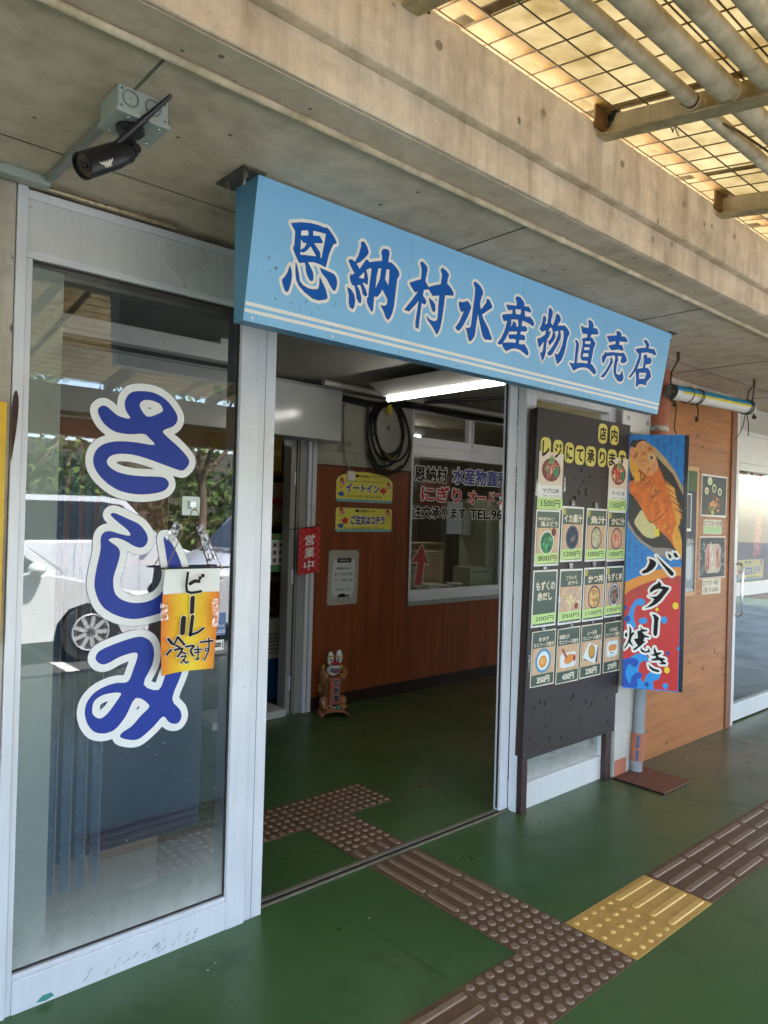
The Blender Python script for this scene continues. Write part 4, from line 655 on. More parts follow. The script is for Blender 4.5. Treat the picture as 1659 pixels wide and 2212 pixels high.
for x,z in ((1.925,2.19),(2.155,2.18)): mb.cyl((x,.7205,z),(x,.7219,z),.016,ALUD,16)
build_each(mb,'hole_cap',t); mb=MB(); mb.box(1.93,2.215,.700,.7215,2.06,2.10,ALUD); mb.build('slotted_angle',t,.002)
mb=MB()
for i in range(7): mb.box(1.945+i*.034,1.965+i*.034,.6985,.6998,2.072,2.088,BLK)
build_each(mb,'slot',t)
# ================================================================ MENU BOARD
def bz(z): return .70+(2.14-z)*.0215
t=thing('menu_board','tall dark brown menu board on two legs in front of the right window','menu board',(1.45,.73,0))
mb=MB(); tilt=lambda x,y,z:(x,y+bz(z),z); mb.box(.985,1.912,0,.026,.283,2.14,BOARD,tilt); mb.build('panel',t,.002)
mb=MB(); mb.box(.987,1.02,.0265,.052,.30,2.135,DARKTRIM,tilt); mb.box(.987,1.035,.742,.7745,0,.2995,DARKTRIM); mb.build('leg',t,.002)
mb=MB(); mb.box(1.80,1.858,.742,.7745,0,.35,DARKTRIM); mb.build('leg',t,.002)
mb=MB(); HO=M('board_hole','120d0c',.8)
FB=F((0,bz(0),0),(1,0,0),Vector((0,-.0215,1)))
for i in range(30): 
    x=random.choice([random.uniform(1.27,1.66),random.uniform(1.0,1.9)]); z=random.uniform(1.65,1.84) if x<1.67 and x>1.25 and i<20 else random.uniform(.3,.6); a=random.uniform(.006,.012); poly(mb,FB,[(x-a,z-a),(x+a*.8,z-a*random.uniform(.6,1.2)),(x+a,z+a),(x-a*.7,z+a)],HO,.0006)
for x in (1.0,1.12,1.3,1.5,1.7,1.88): disc(mb,FB,x,.315,.004,.004,M('nail_grey','8a8078',.5),.0008,10)
mb.build('nail_hole',t)
LETY=M('yellow_letter_paper',(.72,.60,.13),.6,var=.08,scale=30)
let=[('店',1.556,1.662,2.0,2.122),('内',1.680,1.786,2.003,2.124),('レ',1.016,1.117,1.865,1.994),('ジ',1.127,1.228,1.865,1.99),('に',1.234,1.332,1.865,1.985),('て',1.333,1.438,1.862,1.977),('承',1.438,1.552,1.861,1.981),('り',1.564,1.661,1.865,1.981),('ま',1.665,1.775,1.86,1.982),('す',1.782,1.88,1.87,1.984)]
for ch,x0,x1,z0,z1 in let:
    first=ch in '店内'
    t=thing('letter_cutout','yellow paper cutout letter %s in the %s row on the menu board'%(ch,'short top' if first else 'long second'),'letter',((x0+x1)/2,bz(z0),z0),'yellow cutout letters on the menu board')
    g=.011; mb=MB(); pts=rrect(x0+g*.3,z0,x1-g*.3,z1,.034); poly(mb,FB,pts,DARKTRIM,.0009); pts=rrect(x0+.006,z0+.004,x1-.006,z1-.004,.032); poly(mb,FB,pts,LETY,.0014); mb.build('paper',t)
    mb=MB(); text(mb,FB,ch,x0+.019,z0+.022,x1-.019,z1-.022,BLACK,.002,.03); mb.build('lettering',t)
# ---- food pictures
PC={}
def P(h,r=.5): 
    if h not in PC: PC[h]=M('print_'+h,h,r,var=.10,scale=70)
    return PC[h]
TABLE=wood_mat('printed_wood_table',lin('c49a72'),lin('d4b08c'),lin('e0c3a2'),axis=(30,30,3),scale=3,knots=False)
def bowl(mb,cx,cy,rx,ry,rim,inner,bits,h,dens=36,a0=0):
    disc(mb,FB,cx,cy,rx,ry,P(rim),h,30,a0); disc(mb,FB,cx,cy,rx*.86,ry*.86,P(inner),h+.0003,30,a0)
    for i in range(dens):
        a=random.uniform(0,6.28); d=math.sqrt(random.random())*.66; x=cx+rx*d*math.cos(a); y=cy+ry*d*math.sin(a); l=random.uniform(.12,.32)*rx; th=random.uniform(0,3.14); wv=random.uniform(.25,.5)*l
        c_=math.cos(th); s_=math.sin(th); poly(mb,FB,[(x+c_*l,y+s_*l),(x-s_*wv,y+c_*wv),(x-c_*l,y-s_*l),(x+s_*wv,y-c_*wv)],P(random.choice(bits)),h+.0005+i*.000012)
def price(root,s,x0,z0,x1,z1,ang=0):
    mb=MB(); poly(mb,FB,[(x0,z0+.006),(x0+.006,z0),(x1,z0+.003),(x1-.002,z1),(x0+.002,z1-.003)],GREENP,.0030); o=mb.build('price_tag',root)
    m2=MB(); w_=x1-x0; text(m2,FB,s,x0+w_*.14,z0+.014,x1-w_*.10,z1-.013,INK,.0036,.004); sub(m2,'price',o,root)
cards=[('maguro',1.012,1.612,1.234,1.915,'white card for tuna bowl, upper left on the menu board'),
('salmon',1.692,1.622,1.905,1.934,'white card for salmon bowl, upper right on the menu board'),
('umi',1.008,1.307,1.226,1.607,'dark green card with a bowl of green sea grapes, price 800'),
('ika',1.240,1.326,1.452,1.630,'dark green card with a black squid ink soup bowl, price 1200'),
('sakana',1.479,1.323,1.695,1.625,'dark green card with a pale fish soup bowl, price 1000'),
('kani',1.705,1.319,1.908,1.618,'dark green card with an orange crab soup bowl, price 1000'),
('mozuaka',1.006,.981,1.225,1.286,'dark green card with large white writing and no picture, price 200'),
('fry',1.246,.979,1.467,1.283,'dark green card with pale french fries, price 350'),
('katsu',1.480,.978,1.700,1.286,'dark green card with a golden cutlet rice bowl, price 1100'),
('mozudon',1.710,.983,1.908,1.288,'dark green card with a grey seaweed rice bowl with red centre, price 1050'),
('hotate',1.020,.660,1.233,.962,'dark green card with a scallop on a blue rimmed plate, price 350'),
('ebi',1.249,.647,1.468,.958,'dark green card with a large shrimp on white dish, price 450'),
('mussel',1.480,.650,1.700,.957,'dark green card with a mussel on a white napkin, price 230'),
('ikakama',1.722,.650,1.909,.956,'dark green card with orange fish cake on a white dish, price 270')]
INFO={'umi':(['恩納村産生海ぶどう','海ぶどう'],'800円'),'ika':(['イカ墨汁'],'1200円'),'sakana':(['魚汁'],'1000円'),'kani':(['かに汁'],'1000円'),'mozuaka':(['もずくの','赤だし'],'200円'),'fry':(['フライド','ポテト'],'350円'),'katsu':(['かつ丼'],'1100円'),'mozudon':(['もずく丼'],'1050円'),'hotate':(['ホタテ','ウニソース焼き'],'350円'),'ebi':(['有頭えび','ウニソース焼き'],'450円'),'mussel':(['ムール貝','ウニソース焼き'],'230円'),'ikakama':(['イカかまぼこ','ウニソース焼き'],'270円')}
NUM={'ika':'3','sakana':'4','kani':'5','katsu':'10','mozudon':'11'}
for k,x0,z0,x1,z1,lab in cards:
    t=thing('menu_card',lab,'menu card',((x0+x1)/2,bz(z0),z0),'menu cards taped on the board'); W=x1-x0; H=z1-z0; cx=(x0+x1)/2
    sk=random.uniform(-.004,.004)
    if k in('maguro','salmon'):
        mb=MB(); poly(mb,FB,[(x0,z0),(x1,z0+sk),(x1-.003,z1),(x0+.002,z1)],WHITE,.0012); mb.build('paper',t)
        mb=MB(); rect(mb,FB,x0+.004,z0+H*.42,x1-.004,z1-.004,M('card_peach','e6d5c0',.6,var=.06),.0016); cy=z1-H*.31; disc(mb,FB,cx,cy,W*.375,H*.205,P('7a2f2a'),.0019)
        for i in range(46):
            a=random.uniform(0,6.28); d=math.sqrt(random.random())*.85; x=cx+W*.32*d*math.cos(a); y=cy+H*.17*d*math.sin(a); l=random.uniform(.01,.03); q=random.uniform(0,3.1); c_,s_=math.cos(q)*l,math.sin(q)*l
            poly(mb,FB,[(x+c_,y+s_),(x-s_*.35,y+c_*.35),(x-c_,y-s_),(x+s_*.35,y-c_*.35)],P(random.choice(['a8453e','c46a58','c98a7e','8a2f2c','5d8a62','e0b089','d87f4a'] if k=='maguro' else ['c8543c','d87a5a','d99078','5d8a72','c04038','e6b98a'])),.0022+i*.00001)
        disc(mb,FB,cx+W*.2,cy-.01,.022,.028,P('3f8a62'),.0029,14)
        for i in range(7): a=R(90+(i-3)*18); poly(mb,FB,[(cx-.006+.0,cy+H*.10),(cx+.045*math.cos(a)*.8,cy+H*.10+.06*math.sin(a)),(cx+.008,cy+H*.10)],P('6f9a5c'),.003+i*.00002)
        mb.build('food_picture',t)
        mb=MB(); text(mb,FB,'マグロ丼' if k=='maguro' else 'サーモン丼',x0+W*.2,z0+H*.28,x1-W*.14,z0+H*.365,BLACK,.002,.01); text(mb,FB,'（赤だし・もずく酢付き）',x0+W*.22,z0+H*.215,x1-W*.05,z0+H*.245,BLACK,.002); mb.build('lettering',t)
        price(t,'1500円',x0+.001,z0-.004,x1+.004,z0+H*.205); continue
    last=k in('hotate','ebi','mussel','ikakama')
    mb=MB(); poly(mb,FB,[(x0,z0+sk),(x1,z0),(x1,z1),(x0+.001,z1-sk)],CREAM if last else WHITE,.0012); mb.build('paper',t)
    b=.010 if not last else .007; mb=MB(); rect(mb,FB,x0+b,z0+b,x1-b,z1-b,DKGREEN,.0016); 
    for q in (.07,.10): rect(mb,FB,x0+b,z1-H*q-.0012,x1-b,z1-H*q,P('6f7d6c'),.0019)
    mb.build('green_panel',t)
    ti,pr=INFO[k]; mb=MB(); zt=z1-H*.10
    pic0,pic1=(z0+H*.22,z1-H*.31) if last else (z0+H*.20,z1-H*.32)
    if k=='mozuaka':
        text(mb,FB,ti[0],x0+W*.13,z1-H*.36,x1-W*.10,z1-H*.20,CREAM,.0022,.035); text(mb,FB,ti[1],x0+W*.2,z1-H*.54,x1-W*.2,z1-H*.39,CREAM,.0022,.035)
    elif len(ti)==1: text(mb,FB,ti[0],x0+W*(.1 if len(ti[0])>3 else .2),z1-H*.29,x1-W*.08,z1-H*.135,CREAM,.0022,.035)
    elif k=='umi': text(mb,FB,ti[0],x0+W*.09,z1-H*.19,x1-W*.25,z1-H*.13,CREAM,.0022,.02); text(mb,FB,ti[1],x0+W*.2,z1-H*.30,x1-W*.11,z1-H*.20,CREAM,.0022,.03)
    else:
        text(mb,FB,ti[0],x0+W*(.28 if k!='ebi' else .08),z1-H*.20,x1-W*(.28 if k not in('ikakama',) else .2) - (W*.2 if k=='ebi' else 0),z1-H*.12,CREAM,.0022,.03); text(mb,FB,ti[1],x0+W*(.09 if k!='fry' else .35),z1-H*.295,x1-W*(.08 if k!='fry' else .2),z1-H*.215,CREAM,.0022,.03)
    if k in NUM: disc(mb,FB,x0+.024,z1-.03,.015,.018,P('c9c24a'),.0022,20); text(mb,FB,NUM[k],x0+.018,z1-.039,x0+.030,z1-.021,BLACK,.0026)
    mb.build('lettering',t)
    if k!='mozuaka':
        mb=MB(); rect(mb,FB,x0+b+.003,pic0,x1-b-.003,pic1,TABLE,.0020); cy=(pic0+pic1)/2; hh=(pic1-pic0)*.46
        if k=='umi':
            bowl(mb,cx-.005,cy-.008,W*.30,hh,'d9dcd6','2f7d4f',['2a7a48','4fa86a','1d5c38','6fc088'],.0023,90); disc(mb,FB,cx+W*.24,cy+hh*.75,.02,.022,P('6a1f24'),.0030,16)
        elif k=='ika': bowl(mb,cx,cy,W*.29,hh,'3f5678','1f2c44',['27344c','31425e','1a2436'],.0023,30); [poly(mb,FB,[(cx-.01+i*.009,cy-.02),(cx-.004+i*.009,cy-.02),(cx+.0+i*.012,cy+.015)],P(c_),.0031) for i,c_ in enumerate(('d8d4cc','b8564a','e4e0d8'))]
        elif k=='sakana': bowl(mb,cx,cy,W*.26,hh,'4a4660','b9b08a',['cfc8a2','a89f78','d8d2b8','bdb68c'],.0023,50)
        elif k=='kani': bowl(mb,cx,cy,W*.29,hh,'454c60','d9a184',['e08a66','e8a88a','c86f50','ead0bc'],.0023,55)
        elif k=='fry':
            disc(mb,FB,cx+.004,cy-.006,W*.36,hh*1.0,P('c9a5a0'),.0023)
            for i in range(60):
                x=cx+random.gauss(.004,.035); y=cy+random.gauss(-.005,.028); a=random.uniform(-.6,2.6); l=random.uniform(.012,.026); c_,s_=math.cos(a)*l,math.sin(a)*l; n_=.0032/l
                poly(mb,FB,[(x+c_-s_*n_,y+s_+c_*n_),(x-c_-s_*n_,y-s_+c_*n_),(x-c_+s_*n_,y-s_-c_*n_),(x+c_+s_*n_,y+s_-c_*n_)],P(random.choice(['d9c489','e6d8a4','c9b070','efe4bc'])),.0026+i*.00001)
            disc(mb,FB,cx+W*.25,cy-hh*.55,.017,.018,P('8a2028'),.0034,14)
        elif k=='katsu': bowl(mb,cx+.003,cy,W*.29,hh,'3c3c58','d9a868',['e3b878','c98a50','eccf9a','6f8a48','d99a5c'],.0023,60)
        elif k=='mozudon': bowl(mb,cx+.002,cy,W*.28,hh,'d2d6e2','55504a',['6a655c','8a8474','3f3a34','b3ab92'],.0023,60); disc(mb,FB,cx+.002,cy-.002,.012,.014,P('b8453c'),.0034,12); disc(mb,FB,cx+.002,cy,W*.33,hh*1.08,P('3f4f7c'),.0021)
        elif k=='hotate': disc(mb,FB,cx,cy,W*.33,hh,P('4d8fb8'),.0023); disc(mb,FB,cx,cy,W*.25,hh*.78,P('dfe6e8'),.0026); disc(mb,FB,cx-.003,cy-.005,W*.17,hh*.5,P('d9963c'),.0029); disc(mb,FB,cx-.006,cy+.0,W*.10,hh*.26,P('e8b05c'),.0031)
        elif k=='ebi': poly(mb,FB,rrect(cx-W*.34,cy-hh*.8,cx+W*.36,cy+hh*.45,.025),P('dfe3e4'),.0023); disc(mb,FB,cx+.01,cy-.008,W*.22,hh*.38,P('dc8f3a'),.0026,24,.2); poly(mb,FB,[(cx-W*.32,cy+hh*.75),(cx-W*.22,cy+hh*.85),(cx-.005,cy+hh*.05),(cx-.02,cy-hh*.1)],P('a8583a'),.0029); disc(mb,FB,cx+W*.28,cy-hh*.1,.013,.02,P('a83430'),.0030,14)
        elif k=='mussel': poly(mb,FB,[(cx-W*.35,cy-hh*.5),(cx+W*.30,cy-hh*.9),(cx+W*.33,cy+hh*.45),(cx-W*.1,cy+hh*.8)],P('2c3648'),.0023); poly(mb,FB,[(cx-W*.40,cy-hh*.3),(cx+W*.2,cy-hh*1.0),(cx+W*.30,cy+hh*.55),(cx-W*.12,cy+hh*.95)],P('dfe6e6'),.0026); disc(mb,FB,cx+.004,cy+.008,W*.15,hh*.62,P('33302a'),.0029,26,.25); disc(mb,FB,cx+.003,cy+.01,W*.13,hh*.55,P('d29a34'),.0031,26,.25)
        elif k=='ikakama': poly(mb,FB,rrect(cx-W*.34,cy-hh*.7,cx+W*.36,cy+hh*.8,.025),P('cfd8da'),.0023); poly(mb,FB,rrect(cx-W*.28,cy-hh*.55,cx+W*.30,cy+hh*.65,.022),P('e6ebec'),.0025); poly(mb,FB,rrect(cx-W*.22,cy-hh*.15,cx+W*.26,cy+hh*.42,.018),P('e0974c'),.0028); disc(mb,FB,cx-.012,cy-hh*.32,.008,.006,P('3a4a58'),.0028,10); disc(mb,FB,cx+.012,cy-hh*.34,.006,.005,P('3a4a58'),.0028,10)
        mb.build('food_picture',t)
    if last:
        mb=MB(); text(mb,FB,pr,x0+W*.27,z0+H*.055,x1-W*.2,z0+H*.18,CREAM,.0022,.04); mb.build('price',t)
    else: price(t,pr,x0+(.004 if k in('umi','ika') else .002),z0+(.012 if k in('umi','ika','sakana','kani') else .018),x1-.003,z0+H*.215+.006)
    if k=='umi': mb=MB(); text(mb,FB,'(60)',x1-.052,z0+.03,x1-.008,z0+.058,P('c98a7a'),.0042); mb.build('extra_price',t)
for i,(x,z) in enumerate(((1.335,1.648),(1.57,1.642),(1.34,1.302),(1.575,1.305),(1.10,1.298),(1.11,.972),(1.37,.97),(1.245,1.12),(1.70,1.30),(.995,1.72),(.998,.80),(1.245,1.75),(1.585,.965),(1.82,.968))):
    a=R(random.uniform(-6,6)); o=crinkle(F((0,bz(z)-.0045,0)),x,z,.034 if i<9 else .02,.03 if i not in (9,10,11) else .085,a,TAPE).build('tape_strip'); tag(o,['clear tape above the squid ink card','clear tape above the fish soup card','clear tape above the french fries card','clear tape above the cutlet bowl card','clear tape between the sea grapes card and the plain green card','clear tape above the scallop card','clear tape above the shrimp card','clear tape between the plain green card and the french fries card','clear tape at the corner between crab soup and seaweed bowl cards','clear tape on the left edge of the tuna bowl card','clear tape on the left edge of the scallop card','clear tape on the right edge of the tuna bowl card','clear tape above the mussel card','clear tape above the fish cake card'][i],'tape','clear tapes on the menu board')
# ================================================================ PROJECTING FISH SIGN
P0=Vector((1.905,.705,0)); u_=Vector((.18,-.27,0)).normalized(); FS=F(P0,u_,(0,0,1))
t=thing('projecting_sign','tall projecting sign with a butter fried red fish on blue above a red wave print','sign',(1.99,.57,.55))
def ob(a0,a1,h0,h1,z0,z1,m):
    mb=MB(); c=FS.p((a0+a1)/2,(z0+z1)/2,(h0+h1)/2); mb.obox(c,u_*((a1-a0)/2),FS.n*((h1-h0)/2),Vector((0,0,(z1-z0)/2)),m); return mb
ob(0,.317,-.045,-.0005,.553,2.0825,BLACK).build('sign_box',t,.002)
ob(.3175,.342,-.05,-.004,.549,2.0805,M('glossy_black_frame','17171b',.18)).build('edge_frame',t,.003)
A=DATA['art']; g=lambda k:[(x*SC,y*SC) for x,y in A[k]]
def clip(pts,a=0,b=.3165,lo=.556,hi=2.0815): return [(min(max(x,a),b),min(max(z,lo),hi)) for x,z in pts]
BBLUE=M('banner_blue',(.005,.20,.58),.35,var=.05); BNAVY=M('banner_navy',(.005,.05,.30),.35); BORG=M('banner_orange',(.75,.27,.02),.35,var=.04); BRED=M('banner_red',(.58,.018,.012),.35,var=.04); BRED2=M('banner_dark_red',(.47,.03,.012),.35); BLT=M('banner_light_blue',(.015,.28,.70),.35,var=.04); YEL=M('banner_yellow',(.82,.62,.02),.4)
mb=MB(); rect(mb,FS,0,.55,.317,2.0825,BBLUE,.0004)
def tick(x,z,l,vert):
    for q in (-1,1):
        if vert: poly(mb,FS,clip([(x+q*.0045-.0008,z-l),(x+q*.0045+.0008,z-l),(x+q*.003+.0012,z),(x+q*.0045+.0008,z+l),(x+q*.0045-.0008,z+l),(x+q*.003-.0012,z)]),BNAVY,.0007)
        else: poly(mb,FS,clip([(x-l,z+q*.008+l*.12),(x,z+q*.007),(x+l,z+q*.008-l*.12),(x,z+q*.007-.004)]),BNAVY,.0007)
for i in range(9):
    for j in range(22):
        x=.018+i*.037; z=1.30+j*.036
        if (i+j)%3==0: tick(x,z,.034,True)
        elif (i+j)%3==1: tick(x,z,.024,False)
mb.build('face_print',t)
mb=MB(); poly(mb,FS,clip(g('red')),BRED,.0010); poly(mb,FS,clip(g('red2')),BRED2,.0012); poly(mb,FS,clip(g('orange')),BORG,.0014); poly(mb,FS,clip(smooth(g('wave1'),3)),BLT,.0016); poly(mb,FS,clip(g('wave2')),BLT,.0016); poly(mb,FS,clip(smooth(g('deep'),3)),BNAVY if 0 else M('banner_deep_blue',(.004,.07,.42),.35),.0019); poly(mb,FS,clip(smooth(g('droplet'),3)),BLT,.0016)
f4=lambda px,py: tuple(np.array(DATA['f4'][0])+px*np.array(DATA['f4'][1])+py*np.array(DATA['f4'][2]))
for px,py,r_,m in ((1012,710,.0165,YEL),(708,768,.009,YEL),(870,1770,.0155,YEL),(825,945,.018,BLT),(845,2035,.015,BLT),(885,1495,.010,BNAVY),(1060,1415,.009,BLT),(535,2015,.012,BNAVY),(190,735,.010,BNAVY),(210,920,.017,BNAVY)):
    x,z=f4(px,py); poly(mb,FS,clip(ellp(x,z,r_,r_*1.25)),m,.0022)
mb.build('wave_print',t)
FISHM=M('fried_fish_orange',(.82,.165,.018),.45,var=.45,scale=26,stretch=(1,1,.6)); FISHD=M('fried_fish_brown',(.40,.09,.015),.45,var=.3,scale=40); FISHY=M('fried_fish_yellow',(.80,.38,.04),.45,var=.25,scale=30); FISHP=M('fried_fish_pale',(.74,.33,.13),.45,var=.25,scale=40)
mb=MB(); poly(mb,FS,clip(smooth(g('pan'),2)),M('cast_iron_pan',(.035,.025,.02),.4,var=.3),.0012); poly(mb,FS,clip(g('rim')),M('pan_rim',(.50,.34,.17),.4),.0015); poly(mb,FS,clip(g('rim2')),M('pan_rim_grey',(.32,.27,.23),.4),.0015); pan=mb.build('pan_print',t)
mb=MB(); poly(mb,FS,clip(g('fin')),FISHY,.0017); poly(mb,FS,clip(smooth(g('white'),3)),M('grated_radish',(.70,.62,.33),.6,var=.15,scale=50),.0018); poly(mb,FS,clip(smooth(g('fish'),3)),FISHM,.0021); poly(mb,FS,clip(smooth(g('tail'),2)),FISHY,.0024); poly(mb,FS,clip(smooth(g('belly'),2)),FISHY,.0024); poly(mb,FS,clip(smooth(g('head'),2)),FISHP,.0026); poly(mb,FS,clip(g('gill')),FISHP,.0029); poly(mb,FS,clip(g('dark')),FISHD,.0031)
poly(mb,FS,clip(smooth(g('mark'),2)),FISHD,.0025); poly(mb,FS,clip(g('mark2')),FISHD,.0026); poly(mb,FS,clip(g('lemon')),YEL,.0028)
fp=g('fish'); 
for i in range(150):   # crisp skin flakes
    k=random.random(); a=np.array(fp[6])*(1-k)+np.array(fp[16])*k; x=a[0]-.055+random.gauss(0,.028)+.02*k; z=a[1]-.10+random.gauss(0,.06)
    if i%3==0: x=.02+random.random()*.125; z=1.985-abs(random.gauss(0,.06))+ (x*.35); z=min(z,2.03-abs(x-.08)*.6)
    if not(.012<x<.29 and 1.5<z<2.03): continue
    l=random.uniform(.004,.014); q=random.uniform(.4,1.3); c_,s_=math.cos(q)*l,math.sin(q)*l*1.5
    poly(mb,FS,[(x+c_,z+s_),(x-s_*.3,z+c_*.3),(x-c_,z-s_),(x+s_*.3,z-c_*.3)],random.choice([FISHD,FISHY,FISHM,FISHP]),.0032+i*.000006)
for i in range(10):   # dorsal rays
    a=np.array(g('fin')[0])*(1-i/10)+np.array(g('fin')[4])*i/10; poly(mb,FS,clip([(a[0]-.02,a[1]+.0),(a[0]-.018,a[1]+.008),(a[0]+.036,a[1]-.035),(a[0]+.036,a[1]-.04)]),FISHP if i%2 else FISHD,.0019)
poly(mb,FS,clip(smooth(g('eye'),3)),M('fish_eye_pale',(.62,.48,.25),.4),.0045); ex=np.mean(g('eye'),0); disc(mb,FS,ex[0],ex[1],.009,.012,FISHD,.0047,16); disc(mb,FS,ex[0],ex[1],.006,.008,BLACK,.0049,14); disc(mb,FS,ex[0]-.002,ex[1]+.003,.0018,.002,WHITE,.0051,8);
mb.build('fish_print',t)
mw=MB(); mk=MB()
for k in ('ba','ta','bar','yaki','ki'):
    gg=G(k); loops(mk,FS,gg,BLACK,.0048); [loops(mw,FS,clip_l,WHITE,.0040) for clip_l in [[clip(l) for l in sdf_loops(gg,.0125,n=150)]]]
mw.build('lettering_outline',t); mk.build('lettering',t)
# ================================================================ WOODEN WALL, PIPE, ROLL
t=thing('wooden_wall_panel','orange stained knotty pine wall panel with dark trim right of the pillar','wall panel',(2.8,.78,0))
MB().box(2.162,3.512,.776,.7899,.0,2.44,PINE).build('boarding',t); MB().box(3.513,3.606,.766,.7899,0,2.44,wood_mat('dark_trim_wood',lin('5f3420'),lin('7c4728'),lin('8a5533'),axis=(9,9,1),knots=False)).build('trim',t,.003)
mb=MB()
for i in range(26): 
    x=random.uniform(2.3,3.5); z=random.uniform(.05,2.3); disc(mb,F((0,.7755,0)),x,z,random.uniform(.005,.011),random.uniform(.008,.018),M('wood_knot','3a1d0e',.7),.0002,14,random.uniform(-.4,.4))
mb.build('knot',t)
def poster(lab,pts,parts,nm='poster',cat='poster',grp=None,y=.7755):
    t=thing(nm,lab,cat,(pts[0][0],y,min(p[1] for p in pts)),grp); fr=F((0,y,0)); mb=MB(); poly(mb,fr,pts,parts[0],.0008); mb.build('paper',t); mb=MB(); parts[1](mb,fr); mb.build('print',t); return t
def lob1(mb,fr):
    poly(mb,fr,[(3.047,1.622),(3.443,1.622),(3.449,1.902),(3.05,1.902)],P('3d4744',.55),.0014)
    for cx,cz_,a,b,c1,c2 in ((3.17,1.868,.037,.030,'dfe2c2','c9cf9a'),(3.24,1.818,.034,.033,'c9cf9a','5f6a3c'),(3.335,1.795,.032,.028,'e3e6d2','6f7a48'),(3.12,1.795,.031,.027,'e3e2c8','c9a860')): disc(mb,fr,cx,cz_,a,b,P(c1),.0018); disc(mb,fr,cx,cz_-.002,a*.62,b*.62,P(c2),.0021)
    for i in range(60):
        x=random.gauss(3.25,.06); z=random.gauss(1.695,.026); l=random.uniform(.012,.03); q=random.uniform(0,3); c_,s_=math.cos(q)*l,math.sin(q)*l*.7
        if 3.06<x<3.43 and z>1.64: poly(mb,fr,[(x+c_,z+s_),(x-s_*.5,z+c_*.4),(x-c_,z-s_),(x+s_*.5,z-c_*.4)],P(random.choice(['d98a3a','c96a2a','e0a04a','a84a24','d9b04a'])),.0022+i*.00001)
    for x,z,c_ in ((3.13,1.645,'8a2f2c'),(3.22,1.64,'c9c04a'),(3.18,1.66,'5d7a3c')): disc(mb,fr,x,z,.025,.016,P(c_),.003,14)
poster('laminated photo of orange lobster with dips, upper photo on the wooden wall',[(3.034,1.611),(3.452,1.606),(3.461,1.913),(3.038,1.915)],(WHITE,lob1))
poster('small white and green slip with purple handwriting between the lobster photos',[(3.082,1.482),(3.385,1.48),(3.387,1.588),(3.082,1.588)],(CREAM,lambda mb,fr:(rect(mb,fr,3.10,1.488,3.37,1.535,P('a9cf8f'),.0012),text(mb,fr,'ロブスター定食',3.09,1.54,3.38,1.58,P('6a2f86'),.0014,.01))),'price_slip','paper')
def lob2(mb,fr):
    poly(mb,fr,[(3.038,1.166),(3.452,1.166),(3.444,1.455),(3.040,1.455)],P('2f3236',.55),.0014); poly(mb,fr,rrect(3.12,1.195,3.38,1.41,.05),P('c9b8a8',.55),.0018)
    for i in range(90):
        x=random.uniform(3.13,3.37); z=random.uniform(1.21,1.40); l=random.uniform(.012,.035); c_,s_=l*.25,l
        cc=['b8503a','c9705c','a83c30'] if x<3.19 or x>3.30 else ['e3cdc4','dcb9b4','d6d0a8','efe6de']
        poly(mb,fr,[(x+c_,z+s_),(x-l*.3,z),(x-c_,z-s_),(x+l*.3,z)],P(random.choice(cc)),.0021+i*.00001)
    for i in range(40):
        x=random.choice([random.uniform(3.045,3.11),random.uniform(3.39,3.44)]); z=random.uniform(1.18,1.44); l=random.uniform(.004,.014); poly(mb,fr,[(x,z+l),(x-l*.4,z),(x,z-l),(x+l*.5,z)],P('b8bcc4',.2),.002+i*.00001)
poster('laminated photo of split lobster on a black tray, lower photo on the wooden wall',[(3.026,1.157),(3.464,1.152),(3.455,1.467),(3.027,1.466)],(M('pink_paper','dfc4b4',.5),lob2))
poster('handwritten cream price slip under the lower lobster photo',[(3.085,1.043),(3.392,1.040),(3.394,1.156),(3.088,1.158)],(CREAM,lambda mb,fr:(text(mb,fr,'ロブスター単品',3.10,1.105,3.35,1.145,INK,.0014),text(mb,fr,'1尾 ￥3,000-',3.11,1.052,3.36,1.092,INK,.0014))),'price_slip','paper')
def wavep(mb,fr):
    rect(mb,fr,2.70,1.075,2.955,1.925,P('1c2140',.55),.0012); rect(mb,fr,2.70,1.78,2.95,1.925,P('365a22',.55),.0015); rect(mb,fr,2.70,1.50,2.88,1.765,WHITE,.0016); rect(mb,fr,2.70,1.52,2.868,1.755,P('4a4c54',.55),.0019); poly(mb,fr,rrect(2.72,1.09,2.93,1.42,.05),P('8f979c',.55),.0016); poly(mb,fr,rrect(2.82,1.16,2.90,1.40,.03),P('c3c9cc',.55),.0019); text(mb,fr,'(税込)',2.82,1.415,2.92,1.45,WHITE,.0022,.01)
    for i in range(12): poly(mb,fr,[(2.72+i*.018,1.078),(2.735+i*.018,1.078),(2.727+i*.018,1.10+random.random()*.012)],WHITE,.0022)
poster('tall dark blue framed poster half hidden behind the projecting fish sign',[(2.66,1.045),(2.97,1.046),(2.989,1.957),(2.66,1.957)],(M('pine_frame','c99a62',.5),wavep),y=.770)
